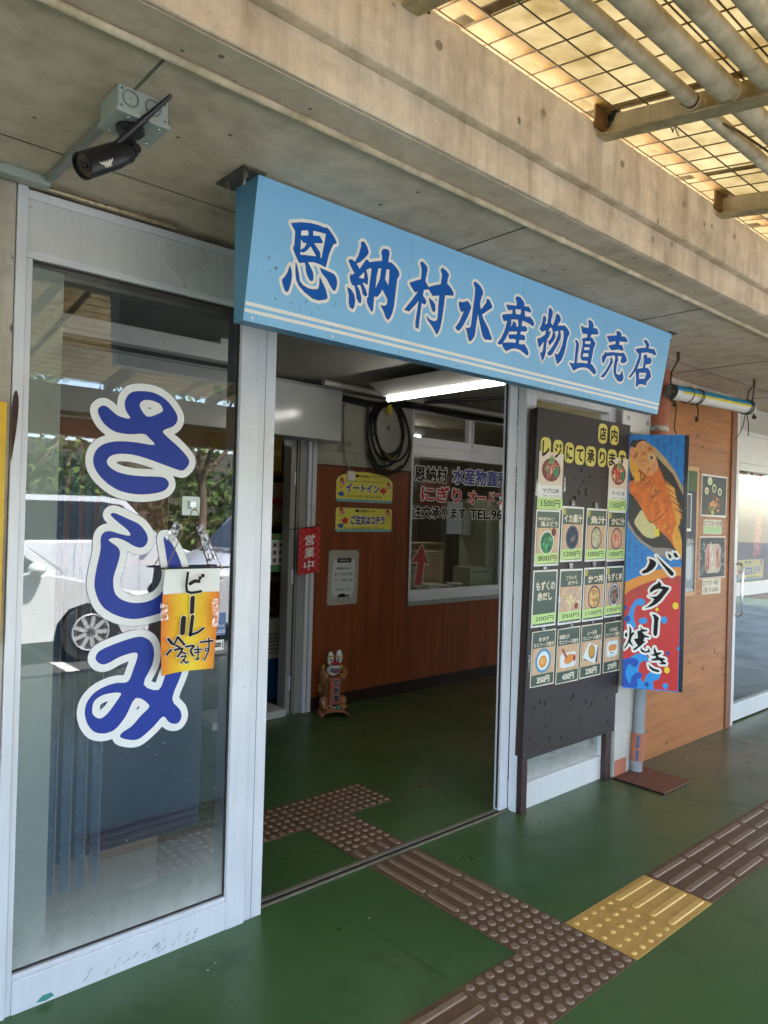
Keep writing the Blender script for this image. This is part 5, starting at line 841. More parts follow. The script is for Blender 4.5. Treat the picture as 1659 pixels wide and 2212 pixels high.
# downpipe
t=thing('downpipe','leaning grey downpipe overpainted terracotta beside the wooden wall','pipe',(2.085,.70,0))
GP=M('grey_pipe','868a8c',.5,var=.15)
mb=MB(); mb.tube([(2.085,.70,.012),(2.13,.70,.6),(2.20,.70,1.55)],.036,GP,20); mb.build('lower_pipe',t)
mb=MB(); mb.tube([(2.20,.70,1.551),(2.245,.70,2.13)],.062,TERRA,22); mb.tube([(2.248,.70,2.165),(2.275,.70,2.5)],.062,TERRA,22); mb.tube([(2.275,.70,2.5),(2.277,.70,2.52)],.072,TERRA,22); mb.build('upper_pipe',t)
MB().tube([(2.2452,.70,2.131),(2.2478,.70,2.164)],.066,M('silver_tape','b9bab8',.25,.6),22).build('band',t)
BLUEP=M('blue_overspray',(.05,.08,.17),.6)
mb=MB(); mb.tube([(2.096,.70,.15),(2.103,.70,.245)],.043,TERRA,22); mb.tube([(2.090,.70,.075),(2.0955,.70,.149)],.040,TERRA,22); mb.build('coupling',t)
def shell(z0,z1,a0,a1,r_,m):   # paint patch on the pipe
    mb=MB(); n_=8; vs=[]
    for z in (z0,z1):
        x=2.085+.0745*z
        for i in range(n_+1): a=R(a0+(a1-a0)*i/n_); vs.append((x+r_*math.cos(a),.70+r_*math.sin(a),z))
    mb.add(vs,[(i,i+1,n_+2+i,n_+1+i) for i in range(n_)],m,True); return mb
for z0,z1,a0,a1,r_,m in ((.30,1.5,-95,20,.0368,TERRA),(.02,.074,-85,-20,.0368,TERRA),(.16,.235,-165,-140,.0436,BLUEP),(.08,.146,-165,-140,.0406,BLUEP)): shell(z0,z1,a0,a1,r_,m).build('paint_patch',t)
t=thing('floor_plate','reddish brown painted floor plate at the foot of the downpipe','floor plate',(2.04,.56,0)); mb=MB(); mb.box(1.868,2.20,.406,.725,.0015,.010,M('red_brown_plate',(.13,.042,.022),.5,var=.2,scale=5)); mb.build('plate',t,.0015); mb=MB(); mb.box(1.862,1.8675,.404,.73,.0005,.009,BLACK); mb.build('gap',t)
# rolled banner
t=thing('rolled_banner','rolled up white, blue and yellow banner tied with ropes under the ceiling','rolled banner',(2.7,.55,2.4))
a=Vector((2.105,.545,2.352)); b=Vector((3.285,.55,2.395)); d=(b-a).normalized(); RWHITE=M('banner_white','d9d6cf',.7,var=.08,scale=14); RBLUE=M('banner_roll_blue',(.015,.24,.42),.55,var=.12); RYEL=M('banner_roll_yellow',(.70,.58,.03),.55)
nvec=Vector((0,-1,0)); tvec=d.cross(nvec).normalized(); 
if tvec.z<0: tvec=-tvec
def arc(a0,a1,r_,m,s0=0,s1=1,n_=10):
    mb=MB(); N_=26; vs=[]
    for j in range(N_+1):
        c=a.lerp(b,s0+(s1-s0)*j/N_)
        for i in range(n_+1):
            q=R(a0+(a1-a0)*i/n_); rr_=r_*(1+.02*math.sin(j*1.7+i)); vs.append(c+rr_*(math.cos(q)*nvec+math.sin(q)*tvec))
    mb.add(vs,[(j*(n_+1)+i,j*(n_+1)+i+1,(j+1)*(n_+1)+i+1,(j+1)*(n_+1)+i) for j in range(N_) for i in range(n_)],m,True); return mb
arc(-180,180,.043,RWHITE,n_=24).build('roll',t); arc(10,150,.047,RBLUE,0,.98).build('blue_flap',t); arc(-9,9.5,.0472,RYEL,.06,.93).build('yellow_stripe',t)
mb=MB(); mb.cyl(a-d*.03,a+d*.03,.024,M('rusty_tube',(.22,.19,.16),.5,.4),4); mb.cyl(b-d*.02,b+d*.04,.018,M('rusty_tube',(.2,.2,.2),.5),10); mb.build('core_tube',t)
def loop_at(s,k=1.13):
    c=a.lerp(b,s); return [c+.043*k*(math.cos(R(q))*nvec+math.sin(R(q))*tvec)+d*(.012*math.sin(R(q))) for q in range(0,360,18)]
for s,n_ in ((.17,1),(.27,2),(.92,3)):
    mb=MB()
    for i in range(n_): mb.tube(loop_at(s+i*.022,1.15),.0035,ROPE,6,closed=True)
    build_each(mb,'rope_loop',t)
mb=MB(); h1=Vector((1.905,.407,2.54)); h2=Vector((2.985,.41,2.54))
mb.tube([h1,h1+Vector((0,0,-.05))],.009,M('rusty_hook',(.09,.05,.03),.8),8); mb.tube([h2,h2+Vector((0,0,-.05))],.009,M('rusty_hook',(.09,.05,.03),.8),8); build_each(mb,'ceiling_hook',t)
mb=MB(); mb.tube([h1-Vector((0,0,.04)),Vector((1.93,.46,2.43)),a+d*-.01+tvec*.05],.005,ROPE,6); mb.tube([a+tvec*.05,a-d*.02+nvec*.04,a-tvec*.05,a-tvec*.06+d*.05],.007,ROPE,6); mb.tube([a+d*.05-tvec*.05,a+d*.045-tvec*.09+nvec*.01,a+d*.05-tvec*.17,a+d*.04-tvec*.22,a+d*.07-tvec*.25],.004,ROPE,6); mb.ell(a+d*.045-tvec*.075,(.016,.014,.014),ROPE,8,6)
c=a+d*.34-tvec*.05; mb.tube([c,c-tvec*.03+d*.02,c-tvec*.07+d*.015,c-tvec*.10-d*.0],.0045,ROPE,6); mb.ell(c-tvec*.09,(.012,.012,.02),ROPE,8,6)
mb.tube([h2-Vector((0,0,.04)),Vector((3.02,.46,2.47)),b-d*.06+tvec*.05],.0045,ROPE,6); mb.tube([h2-Vector((0,0,.04)),b+d*.03+tvec*.03,b+d*.06-tvec*.05],.0045,ROPE,6); c=b-d*.09-tvec*.05; mb.tube([c,c-tvec*.08-d*.03,c-tvec*.15-d*.10,c-tvec*.19-d*.17],.003,ROPE,6); mb.tube([c+d*.03,c-tvec*.07+d*.06,c-tvec*.15+d*.055],.0035,ROPE,6); mb.ell(b+d*.07-tvec*.06,(.02,.016,.016),ROPE,8,6); build_each(mb,'rope',t)
# ================================================================ RIGHT DOOR
t=thing('glass_door','white framed glass door with steel handle at the right picture edge','door',(4.2,.82,0))
mb=MB(); mb.box(3.61,3.665,.775,.86,0,2.45,WHITEF); mb.build('jamb',t,.002); mb=MB(); mb.box(3.6655,6.2,.80,.86,2.045,2.27,WHITEF); mb.box(3.6655,6.2,.79,.86,2.2705,2.30,WHITEF); mb.build('header',t,.002)
mb=MB(); mb.box(3.67,3.742,.803,.85,.012,2.0445,WHITEF); mb.build('stile',t,.002); mb=MB(); mb.box(3.7425,5.0,.803,.85,.012,.145,WHITEF); mb.build('bottom_rail',t,.002); mb=MB(); mb.box(3.7425,5.0,.803,.85,.99,1.10,WHITEF); mb.build('lock_rail',t,.002); mb=MB(); mb.box(3.7425,5.0,.803,.85,1.985,2.0445,WHITEF); mb.build('top_rail',t,.002); mb=MB(); mb.box(5.0005,5.07,.803,.85,.012,2.0445,WHITEF); mb.build('stile',t,.002)
mb=MB(); mb.quad((3.7425,.826,.1455),(5.0,.826,.1455),(5.0,.826,.9895),(3.7425,.826,.9895),GLASS2); mb.build('pane',t); mb=MB(); mb.quad((3.7425,.826,1.1005),(5.0,.826,1.1005),(5.0,.826,1.9845),(3.7425,.826,1.9845),GLASS2); mb.build('pane',t)
mb=MB(); mb.tube([(3.705,.803,1.25),(3.705,.755,1.25),(3.705,.745,1.235),(3.705,.745,.87),(3.705,.757,.852),(3.705,.803,.85)],.011,M('chrome_handle','d0d0d0',.15,1),12); mb.build('handle',t)
mb=MB(); mb.quad((5.07,.83,.0),(6.2,.83,.0),(6.2,.83,2.04),(5.07,.83,2.04),GLASS2); tag(mb.build('fixed_window'),'fixed glass pane beyond the glass door, outside the right edge','window')
YS=M('yellow_sign_print',(.78,.70,.10),.45,var=.06); YSB=M('yellow_sign_border',(.02,.03,.12),.4); WAVEB=M('aqua_wave_print',(.12,.42,.58),.45); REDP=M('red_print',(.60,.02,.03),.45); BLUEP2=M('navy_print',(.015,.02,.22),.4); FL=[M('flower_red',(.55,.04,.05),.5),M('flower_pink',(.62,.18,.32),.5),M('flower_yellow',(.75,.55,.10),.5),M('leaf_print',(.06,.16,.04),.5)]
def flower(mb,fr,x,z,s,seed):
    rg=random.Random(seed)
    for i in range(5): a=i*1.26+.5; poly(mb,fr,[(x+s*.6*math.cos(a),z+s*.6*math.sin(a)),(x+s*1.5*math.cos(a+.25),z+s*1.5*math.sin(a+.25)),(x+s*1.3*math.cos(a+.5),z+s*1.3*math.sin(a+.5))],FL[3],.0012)
    for k,(dx,dz) in enumerate(((.0,.5),(.35,-.1),(-.25,-.5))):
        poly(mb,fr,[(x+s*dx+s*.55*(1+.25*math.cos(5*a))*math.cos(a),z+s*dz+s*.55*(1+.25*math.cos(5*a))*math.sin(a)) for a in [q*math.pi/12 for q in range(24)]],FL[k],.0015+k*.0002)
def yellow_sign(t,fr,x0,z0,x1,z1,arch,seed,arrow):
    W=x1-x0; H=z1-z0
    def outl(g):
        if not arch: return rrect(x0+g,z0+g,x1-g,z1-g,.02)
        pts=[(x0+g+.02,z0+g),(x1-g-.02,z0+g),(x1-g,z0+g+.02),(x1-g,z0+H*.60)]+[(x0+W/2+(W/2-g)*math.cos(R(q)),z0+H*.60+(H*.40-g)*math.sin(R(q))**.8) for q in range(6,175,8)]+[(x0+g,z0+H*.60),(x0+g,z0+g+.02)]
        return pts
    mb=MB(); poly(mb,fr,outl(0),YSB,.001); poly(mb,fr,outl(.006),YS,.0014); mb.build('panel',t)
    mb=MB(); n_=18; pts=[(x0+.012,z0+.01)]+[(x1-.012,z0+.01)]
    top=[(x0+.012+(W-.024)*i/(n_*2),z0+.022+(.010 if i%2 else 0)) for i in range(n_*2+1)]; poly(mb,fr,pts+top[::-1],WAVEB,.0017)
    flower(mb,fr,x0+W*.10,z0+H*(.62 if arch else .80),W*.055,seed); flower(mb,fr,x1-W*.09,z0+H*(.58 if arch else .78),W*.055,seed+1)
    fx,fz=x0+W*.10,z0+H*.26; disc(mb,fr,fx,fz,W*.042,W*.034,M('fish_print_blue',(.03,.14,.38),.4),.0018,18); poly(mb,fr,[(fx-W*.035,fz),(fx-W*.06,fz+W*.022),(fx-W*.06,fz-W*.022)],BLUEP2,.0018); poly(mb,fr,[(fx-.03,fz+H*.22),(fx-.005,fz+H*.25),(fx+.025,fz+H*.22),(fx-.005,fz+H*.19)],M('orange_fish_print',(.65,.2,.03),.4),.0018)
    if arrow>0: poly(mb,fr,[(x0+W*.77,z0+H*.34),(x0+W*.82,z0+H*.34),(x0+W*.82,z0+H*.27),(x0+W*.88,z0+H*.41),(x0+W*.82,z0+H*.56),(x0+W*.82,z0+H*.49),(x0+W*.77,z0+H*.49)],REDP,.0019)
    else: poly(mb,fr,[(x0+W*.21,z0+H*.36),(x0+W*.16,z0+H*.36),(x0+W*.16,z0+H*.28),(x0+W*.115,z0+H*.45),(x0+W*.16,z0+H*.64),(x0+W*.16,z0+H*.56),(x0+W*.21,z0+H*.56)],REDP,.0019)
    mb.build('decoration',t)
    mb=MB()
    if arch:
        text(mb,fr,'水産物コーナー',x0+W*.40,z0+H*.80,x0+W*.73,z0+H*.88,BLACK,.002,.02); text(mb,fr,'お買い上げのお客様ご利用いただけます。',x0+W*.28,z0+H*.65,x0+W*.85,z0+H*.715,BLACK,.002)
        a=(x0+W*.17,z0+H*.33,x0+W*.75,z0+H*.60); text(mb,fr,'イートイン',*a,WHITE,.0019,.04,.05); text(mb,fr,'イートイン',*a,BLUEP2,.0024,.04); text(mb,fr,'EAT IN  内用・堂食  먹고 갈게요',x0+W*.2,z0+H*.17,x0+W*.80,z0+H*.245,BLACK,.002)
    else:
        text(mb,fr,'水産物コーナー',x0+W*.42,z0+H*.80,x0+W*.70,z0+H*.92,BLACK,.002,.02); a=(x0+W*.26,z0+H*.31,x0+W*.86,z0+H*.68); text(mb,fr,'ご注文はコチラ',*a,WHITE,.0019,.04,.05); text(mb,fr,'ご注文はコチラ',*a,BLUEP2,.0024,.04); text(mb,fr,'Please order here  請在此下單  주문해 주세요',x0+W*.15,z0+H*.14,x0+W*.85,z0+H*.22,BLACK,.002)
    if arch: disc(mb,fr,x0+W*.355,z0+H*.84,W*.03,H*.045,BLACK,.002,16); poly(mb,fr,[(x0+W*.38,z0+H*.84),(x0+W*.40,z0+H*.88),(x0+W*.40,z0+H*.80)],BLACK,.002)
    else: disc(mb,fr,x0+W*.365,z0+H*.86,W*.03,H*.055,BLACK,.002,16); poly(mb,fr,[(x0+W*.39,z0+H*.86),(x0+W*.41,z0+H*.91),(x0+W*.41,z0+H*.81)],BLACK,.002)
    mb.build('lettering',t)
t=thing('order_sign','yellow order here sign behind the glass door at the right','sign',(4.15,.88,1.08)); yellow_sign(t,F((0,.88,0)),3.875,1.085,4.47,1.275,False,40,-1)
t=thing('toilet_sign','white sign with a dark and a red person pictogram behind the glass door','sign',(4.3,.88,1.88)); fr=F((0,.88,0)); mb=MB(); poly(mb,fr,rrect(4.085,1.885,4.60,2.02,.01),P('c9c9cc'),.0006); mb.build('panel',t)
mb=MB()
for x,c_ in ((4.17,'23284a'),(4.36,'b83024')): rect(mb,fr,x-.03,1.955,x+.03,2.01,P(c_),.001); rect(mb,fr,x-.024,1.895,x-.004,1.9545,P(c_),.001); rect(mb,fr,x+.004,1.895,x+.024,1.9545,P(c_),.001)
rect(mb,fr,4.262,1.90,4.268,2.0,P('40424a'),.001); build_each(mb,'pictogram',t)
def flag(lab,fr,x0,z0,x1,z1,skew,grp,withstick=None,loc=None):
    t=thing('cloth_flag',lab,'flag',loc or tuple(fr.p((x0+x1)/2,z0)),grp); W=x1-x0; H=z1-z0; FR=M('flag_red',(.52,.012,.02),.7,var=.06); FR2=M('flag_light_red',(.60,.06,.05),.7)
    def q(u,v): return (x0+W*u+skew*(1-v)*W*.4, z0+H*v+ .10*H*(u-.5)*(0.6 if withstick else .1))
    def bend(p,h): return fr.p(p[0],p[1],h+.006*math.sin(7*p[0]*8)+.004)
    mb=MB(); n_=8; vs=[];m_=14
    for j in range(m_+1):
        for i in range(n_+1): vs.append(bend(q(i/n_,j/m_),0))
    mb.add(vs,[(j*(n_+1)+i,j*(n_+1)+i+1,(j+1)*(n_+1)+i+1,(j+1)*(n_+1)+i) for j in range(m_) for i in range(n_)],FR,True)
    for j in range(m_):
        for i in (0,1,n_-2,n_-1):
            if (i+j)%2: mb.add([bend(q(a/n_,c/m_),.0012) for a,c in ((i,j),(i+1,j),(i+1,j+1),(i,j+1))],[(0,1,2,3)],FR2)
    mb.build('cloth',t)
    mb=MB(); 
    for i,ch in enumerate('営業中'):
        tmp=MB(); text(tmp,F((0,0,0)),ch,.25,.86-.27*(i+1)+.02,.75,.86-.27*i-.02,WHITE,0,.02); 
        vs=[bend(q(v[0],v[2]),.0025) for v in tmp.v]; mb.add(vs,tmp.f,WHITE)
    mb.build('lettering',t)
    if withstick:
        mb=MB(); a_=q(-.45,1.0); b_=q(1.02,1.0); mb.tube([bend(a_,.003),bend(b_,.003)],.0035,BLK,7); mb.build('rod',t); mb=MB(); top=fr.p(*withstick,.01); mb.tube([bend(q(.02,1),.004),top,bend(q(1,1),.004)],.0018,P('8f8468'),6); mb.build('cord',t)
    return t
flag('small red business flag hung behind the glass door at the right',F((0,.884,0)),4.27,1.30,4.40,1.65,-.35,'red open for business flags',(4.36,1.80))
t=thing('plastic_bag','twisted clear plastic bag hanging behind the glass door','bag',(3.93,.9,1.3)); mb=MB(); 
vs=[];prof=[(1.98,.03),(1.85,.05),(1.7,.07),(1.56,.085),(1.45,.06),(1.37,.02),(1.335,.012),(1.30,.03),(1.25,.045)]
for z,r_ in prof:
    for i in range(14): a=6.283*i/14; vs.append((3.93+r_*(1+.25*math.sin(3*a+z*9))*math.cos(a)+.05*(1.6-z)*.4,.935+r_*.5*math.sin(a),z))
mb.add(vs,[(j*14+i,j*14+(i+1)%14,(j+1)*14+(i+1)%14,(j+1)*14+i) for j in range(len(prof)-1) for i in range(14)],TAPE,True); mb.build('film',t)
# ================================================================ INTERIOR
FW=F((0,3.012,0))
t=thing('wood_panelling','reddish brown plywood wall panelling at the back of the hall','wall panel',(2.4,3.02,0))
MB().box(1.258,2.2895,3.014,3.0295,.10,1.928,BROWNPLY).build('panel',t); MB().box(2.29,3.94,3.014,3.0295,.10,.757,BROWNPLY).build('panel',t); MB().box(-1.79,.04,3.014,3.0295,0,2.1,BROWNPLY).build('panel',t)
mb=MB(); mb.box(1.258,2.294,3.008,3.0295,1.9285,1.945,M('panel_edge','56301c',.5)); mb.box(2.268,2.2895,3.0085,3.0139,.757,1.928,M('panel_edge','56301c',.5)); mb.build('edge_trim',t); MB().box(1.258,3.94,3.008,3.0295,0,.0995,M('dark_baseboard','2a1712',.5)).build('baseboard',t)
mb=MB(); 
for x in (1.66,2.12,2.75): mb.box(x,x+.003,3.0125,3.0138,.1,.757 if x>2.29 else 1.928,M('panel_edge','56301c',.5))
mb.build('panel_joint',t)
mb=MB(); mb.box(1.258,2.29,3.0255,3.0295,1.946,2.52,M('grey_board_wall','a8a596',.7,var=.16,scale=5)); 
struct(mb.build('upper_wall_board'))
mb=MB(); LNE=M('wall_joint','6f6c62',.8); rect(mb,F((0,3.0249,0)),1.26,2.055,2.05,2.059,LNE,0); rect(mb,F((0,3.0249,0)),1.80,1.95,1.804,2.5,LNE,0); rect(mb,F((0,3.0249,0)),1.27,2.11,1.62,2.15,M('tape_residue','8c8878',.8),0); rect(mb,F((0,3.0247,0)),1.47,2.05,1.53,2.19,M('tape_residue','8c8878',.8),0)
for x,z in ((1.86,2.24),(2.18,2.22),(2.02,2.30)): disc(mb,F((0,3.0247,0)),x,z,.022,.022,LNE,0,14)
o=mb.build('wall_mark'); struct(o)
t=thing('kitchen_window','aluminium framed kitchen counter window with Japanese lettering at the back','window',(2.9,3.02,.76))
mb=MB(); mb.box(2.29,3.94,3.00,3.06,.758,.80,ALUD); mb.box(2.29,3.94,2.99,3.06,.8005,.85,ALU); mb.box(2.29,3.94,3.005,3.06,.8505,.893,ALU); mb.build('sill',t,.002)
mb=MB(); mb.box(2.2905,3.94,3.003,3.06,2.085,2.175,ALU); mb.build('mid_rail',t,.002); mb=MB(); mb.box(2.2905,2.312,3.006,3.06,.8935,2.0845,ALU); mb.build('jamb',t)
for x0 in (2.2905,3.08):
    mb=MB(); x1=x0+.775; mb.box(x0,x1,3.002,3.05,2.1755,2.255,ALU); mb.box(x0,x1,3.002,3.05,2.478,2.52,ALU); mb.box(x0,x0+.018,3.002,3.05,2.2555,2.4775,ALU); mb.box(x1-.045,x1,3.002,3.05,2.2555,2.4775,ALU); fr_=mb.build('transom_sash',t,.002); mb=MB(); mb.quad((x0+.018,3.025,2.2555),(x1-.045,3.025,2.2555),(x1-.045,3.025,2.4775),(x0+.018,3.025,2.4775),GLASS2); sub(mb,'pane',fr_,t)
mb=MB(); mb.quad((2.312,3.02,.8935),(3.94,3.02,.8935),(3.94,3.02,2.0845),(2.312,3.02,2.0845),GLASS2); mb.build('pane',t)
mb=MB(); fr=F((0,3.0165,0)); IND=M('window_blue_print',(.02,.04,.30),.4); 
for s_,x0,z0,x1,z1,m in (('恩納村',2.337,1.865,2.757,2.003,BLACK),('水産物直売店',2.827,1.862,3.80,2.018,IND),('にぎり',2.425,1.690,2.955,1.828,REDP),('オードブル',3.05,1.682,3.74,1.818,REDP),('注文承ります',2.322,1.533,3.028,1.646,BLACK),('TEL:964-3810',3.082,1.54,4.10,1.635,BLACK)):
    if x1>3.93: s_='TEL:964-'; x1=3.70
    text(mb,fr,s_,x0,z0,x1,z1,WHITE,0,.03,.055); text(mb,fr,s_,x0,z0,x1,z1,m,.0008,.03)
mb.build('lettering',t)
t=thing('arrow_sticker','faded red upward arrow sticker on the kitchen window','sticker',(2.44,3.016,.94)); ar=[(2.457,1.295),(2.541,1.116),(2.484,1.142),(2.462,.932),(2.375,.940),(2.408,1.148),(2.323,1.14)]; mb=MB(); loops(mb,fr,sdf_loops([ar],.012,n=80),P('b0a59c'),-.0002); mb.build('border',t); mb=MB(); poly(mb,fr,ar,P('9a3634'),.0004); mb.build('arrow',t)
# kitchen contents
CARD=M('cardboard',(.36,.26,.15),.8,var=.1); STY=M('grey_green_carton','a3a892',.7,var=.06)
for nm,lab,cat,x0,x1,y0,y1,z0,z1,m in (('carton','pale green carton on the kitchen counter behind the window','box',3.52,3.87,3.38,3.62,.78,1.035,STY),('carton','brown cardboard box on the counter behind the pale carton','box',2.95,3.25,3.5,3.75,.78,1.20,CARD),('wall_cabinet','upright pale cabinet at the right behind the kitchen window','cabinet',3.80,4.4,3.42,3.8,.78,1.75,STY),('carton','small white carton left of the pale green carton','box',2.82,3.05,3.28,3.45,.78,.90,WHITE),('tin_box','grey green box behind the arrow sticker','box',2.36,2.62,3.25,3.45,.78,1.08,STY),('carton','wide brown carton deep in the kitchen','box',3.4,4.0,4.2,4.5,.78,1.25,CARD),('fridge','tall dull steel fridge deep in the kitchen','fridge',3.0,3.7,5.4,6.0,0,1.8,M('dull_steel','8f9088',.4,.5))):
    t=thing(nm,lab,cat,((x0+x1)/2,(y0+y1)/2,z0)); MB().box(x0,x1,y0,y1,z0,z1,m).build('body',t,.004); mb=MB(); mb.box(x0+.02,x1-.02,y0-.002,y0-.0004,z1-.05,z1-.04,P('6a6654')); mb.build('flap_seam' if nm=='carton' else 'door_seam',t)
tag(MB().box(2.1,5.5,3.125,3.75,.74,.779,M('counter_top','8a8878',.4)).build('kitchen_counter',None,.004),'grey kitchen counter behind the window','counter')
for nm,lab,x0,x1,z0,z1,y,m in (('hanging_paper','pale blue hanging paper sheet behind the kitchen window lettering',3.385,3.62,1.375,1.715,3.6,P('b9c0c8')),('hanging_paper','narrow pale plastic sheet hanging right of the blue paper',3.66,3.80,1.36,1.62,3.62,P('aab0a4')),('menu_sheet','dark colourful poster hanging high behind the window lettering',3.28,3.75,1.62,2.0,3.9,P('8a4a34')),('menu_sheet','blue poster behind the kitchen window',3.05,3.2,1.2,1.65,3.95,P('34486a')),('hanging_paper','grey paper sheet at the left behind the kitchen window',2.45,2.75,1.35,1.6,3.7,P('9aa094'))):
    o=MB().box(x0,x1,y,y+.004,z0,z1,m).build(nm); tag(o,lab,'paper')
for i,(x,y,z) in enumerate(((3.05,3.3,.93),(3.3,3.4,.93),(2.5,3.6,.93))):
    t=thing('dish_stack',('stack of white dishes in the middle behind the kitchen window','small stack of white dishes beside the carton','stack of dishes at the left behind the arrow')[i],'dishes',(x,y,.78),'dish stacks on the kitchen counter'); mb=MB()
    for k in range(6): mb.cyl((x,y,.782+k*.018),(x,y,.795+k*.018),.07,WHITE,18,.09)
    build_each(mb,'dish',t)
def lamp(lab,x0,x1,y0,y1,z,axis,s=9,grp='fluorescent batten lamps'):
    t=thing('fluorescent_lamp',lab,'lamp',((x0+x1)/2,(y0+y1)/2,z),grp); cx=(x0+x1)/2; cy=(y0+y1)/2
    mb=MB(); WM=M('lamp_white_metal','8f8d86',.6,var=.06)
    if axis=='y': vs=[(x0,y,z) for y in(y0,y1)]+[(x1,y,z) for y in (y0,y1)]+[(cx+.03,y,z-.075) for y in (y0,y1)]+[(cx-.03,y,z-.075) for y in (y0,y1)]; mb.add(vs,[(0,6,7,1),(6,4,5,7),(4,2,3,5),(0,2,4,6),(1,7,5,3),(0,1,3,2)],WM)
    else: vs=[(x,y0,z) for x in(x0,x1)]+[(x,y1,z) for x in (x0,x1)]+[(x,cy+.03,z-.075) for x in (x0,x1)]+[(x,cy-.03,z-.075) for x in (x0,x1)]; mb.add(vs,[(0,1,7,6),(6,7,5,4),(4,5,3,2),(0,6,4,2),(1,3,5,7),(0,2,3,1)],WM)
    mb.build('housing',t); mb=MB(); p=((cx,y0+.04,z-.098),(cx,y1-.04,z-.098)) if axis=='y' else ((x0+.04,cy,z-.098),(x1-.04,cy,z-.098)); mb.cyl(*p,.0165,emit('lamp_glow',(1,.97,.9),LAMP),14); mb.build('tube',t)
LAMP=2.9
lamp('lit fluorescent lamp under the hall ceiling seen below the blue sign',1.16,1.46,1.02,2.28,2.475,'y')
lamp('lit fluorescent lamp in the hall behind the right glass door',3.85,5.1,1.02,1.26,2.53,'x')
lamp('lit fluorescent lamp in the kitchen seen through the transom',2.4,3.7,4.2,4.44,2.55,'x'); lamp('lit fluorescent lamp deep in the kitchen near its far wall',3.2,4.6,5.9,6.14,2.55,'x'); lamp('lit fluorescent lamp in the shop behind the hall doorway',0.1,1.3,4.3,4.54,2.55,'x')
# wall furniture
t=thing('shutter_box','large white metal shutter box above the inner doorway','shutter box',(.5,2.9,2.1)); MB().box(-1.0,1.334,2.80,3.0255,2.113,2.50,M('gloss_white_metal','b9bab6',.16,var=.03)).build('casing',t,.004); mb=MB(); mb.box(-1.0,1.334,2.79,3.0,2.501,2.515,ALUD); mb.build('top_flange',t)
t=thing('door_jamb','aluminium door jamb with three hinges beside the brown panelling','door frame',(1.14,3.05,0))
for x0,x1,y0,y1,m in ((1.175,1.2545,2.995,3.1,ALU),(1.112,1.1745,3.02,3.1,ALUD),(1.040,1.1115,3.035,3.14,ALUD),(1.205,1.215,2.989,2.9949,ALUD)): MB().box(x0,x1,y0,y1,0,2.1125,m).build('frame_profile',t,.002)
mb=MB(); mb.box(1.085,1.093,3.028,3.0349,0,2.112,BLK); mb.build('gap_seal',t)
for z in (1.82,1.06,.24): mb=MB(); mb.cyl((1.068,3.026,z-.055),(1.068,3.026,z+.055),.011,ALU,10); mb.box(1.05,1.066,3.032,3.0349,z-.045,z+.045,ALUD); mb.build('hinge',t)
flag('red checked business flag hanging on the inner door jamb',F((0,2.97,0)),1.085,1.085,1.282,1.445,-.05,'red open for business flags',(1.165,1.63))
t=thing('eat_in_sign','yellow arched eat in sign with a red arrow on the brown panelling','sign',(1.766,3.012,1.648)); yellow_sign(t,FW,1.455,1.648,2.079,1.912,True,4,1)
t=thing('order_sign','yellow order here sign with red arrow on the brown panelling below the arched sign','sign',(1.77,3.012,1.404)); yellow_sign(t,FW,1.458,1.404,2.08,1.612,False,9,-1)
t=thing('pull_switch','small white switch box hanging on a cable over the arched yellow sign','switch',(1.6,3.0,1.82)); MB().box(1.560,1.634,2.985,3.008,1.825,1.905,WHITE).build('switch_body',t,.003); mb=MB(); mb.tube([(1.545,2.99,2.48),(1.50,2.99,2.42),(1.515,2.995,2.2),(1.535,2.995,2.0),(1.585,2.996,1.905)],.006,P('8f8d84'),7); mb.build('cable',t)
t=thing('notice_paper','white opening hours notice pinned to the brown panelling','notice',(1.56,3.012,.817)); mb=MB(); poly(mb,FW,[(1.400,.817),(1.712,.817),(1.722,1.258),(1.408,1.261)],P('a9a294'),.001); mb.build('backing',t); mb=MB(); poly(mb,FW,[(1.439,.880),(1.673,.880),(1.683,1.194),(1.449,1.194)],P('c9c9c6'),.0016); mb.build('sheet',t)
mb=MB(); rect(mb,FW,1.493,1.158,1.640,1.195,P('3a3428'),.0022); text(mb,FW,'INFORMATION',1.52,1.170,1.614,1.182,WHITE,.0026); text(mb,FW,'営業時間のお知らせ',1.489,1.103,1.642,1.121,BLACK,.0022,.02); text(mb,FW,'6/1〜 10:00-18:00',1.470,1.052,1.657,1.078,BLACK,.0022); text(mb,FW,'7/1〜 10:00-19:00',1.468,1.003,1.655,1.030,BLACK,.0022); text(mb,FW,'水産物直売店 浜の家',1.480,.932,1.629,.952,BLACK,.0022)
for x,s_ in ((1.455,1),(1.676,-1)): rect(mb,FW,x-.002,1.15,x+.002,1.185,P('3a3630'),.0022); rect(mb,FW,min(x,x+s_*.035),1.183,max(x,x+s_*.035),1.186,P('3a3630'),.0022)
for x,s_ in ((1.447,1),(1.668,-1)): rect(mb,FW,x-.002,.892,x+.002,.925,P('3a3630'),.0022); rect(mb,FW,min(x,x+s_*.035),.891,max(x,x+s_*.035),.894,P('3a3630'),.0022)
disc(mb,FW,1.556,.866,.048,.03,P('55504a'),.0022); disc(mb,FW,1.556,.864,.044,.026,P('a9a294'),.0025); poly(mb,FW,smooth([(1.50,.885),(1.53,.905),(1.57,.905),(1.60,.888),(1.57,.878),(1.53,.88)],3),BLACK,.0028); poly(mb,FW,[(1.598,.888),(1.622,.902),(1.622,.872)],BLACK,.0028); mb.build('lettering',t)
mb=MB()
for x,z in ((1.414,1.25),(1.712,1.248),(1.707,.827),(1.409,.829)): mb.ell((x,3.008,z),(.006,.004,.006),BLACK,8,6)
build_each(mb,'pin',t)
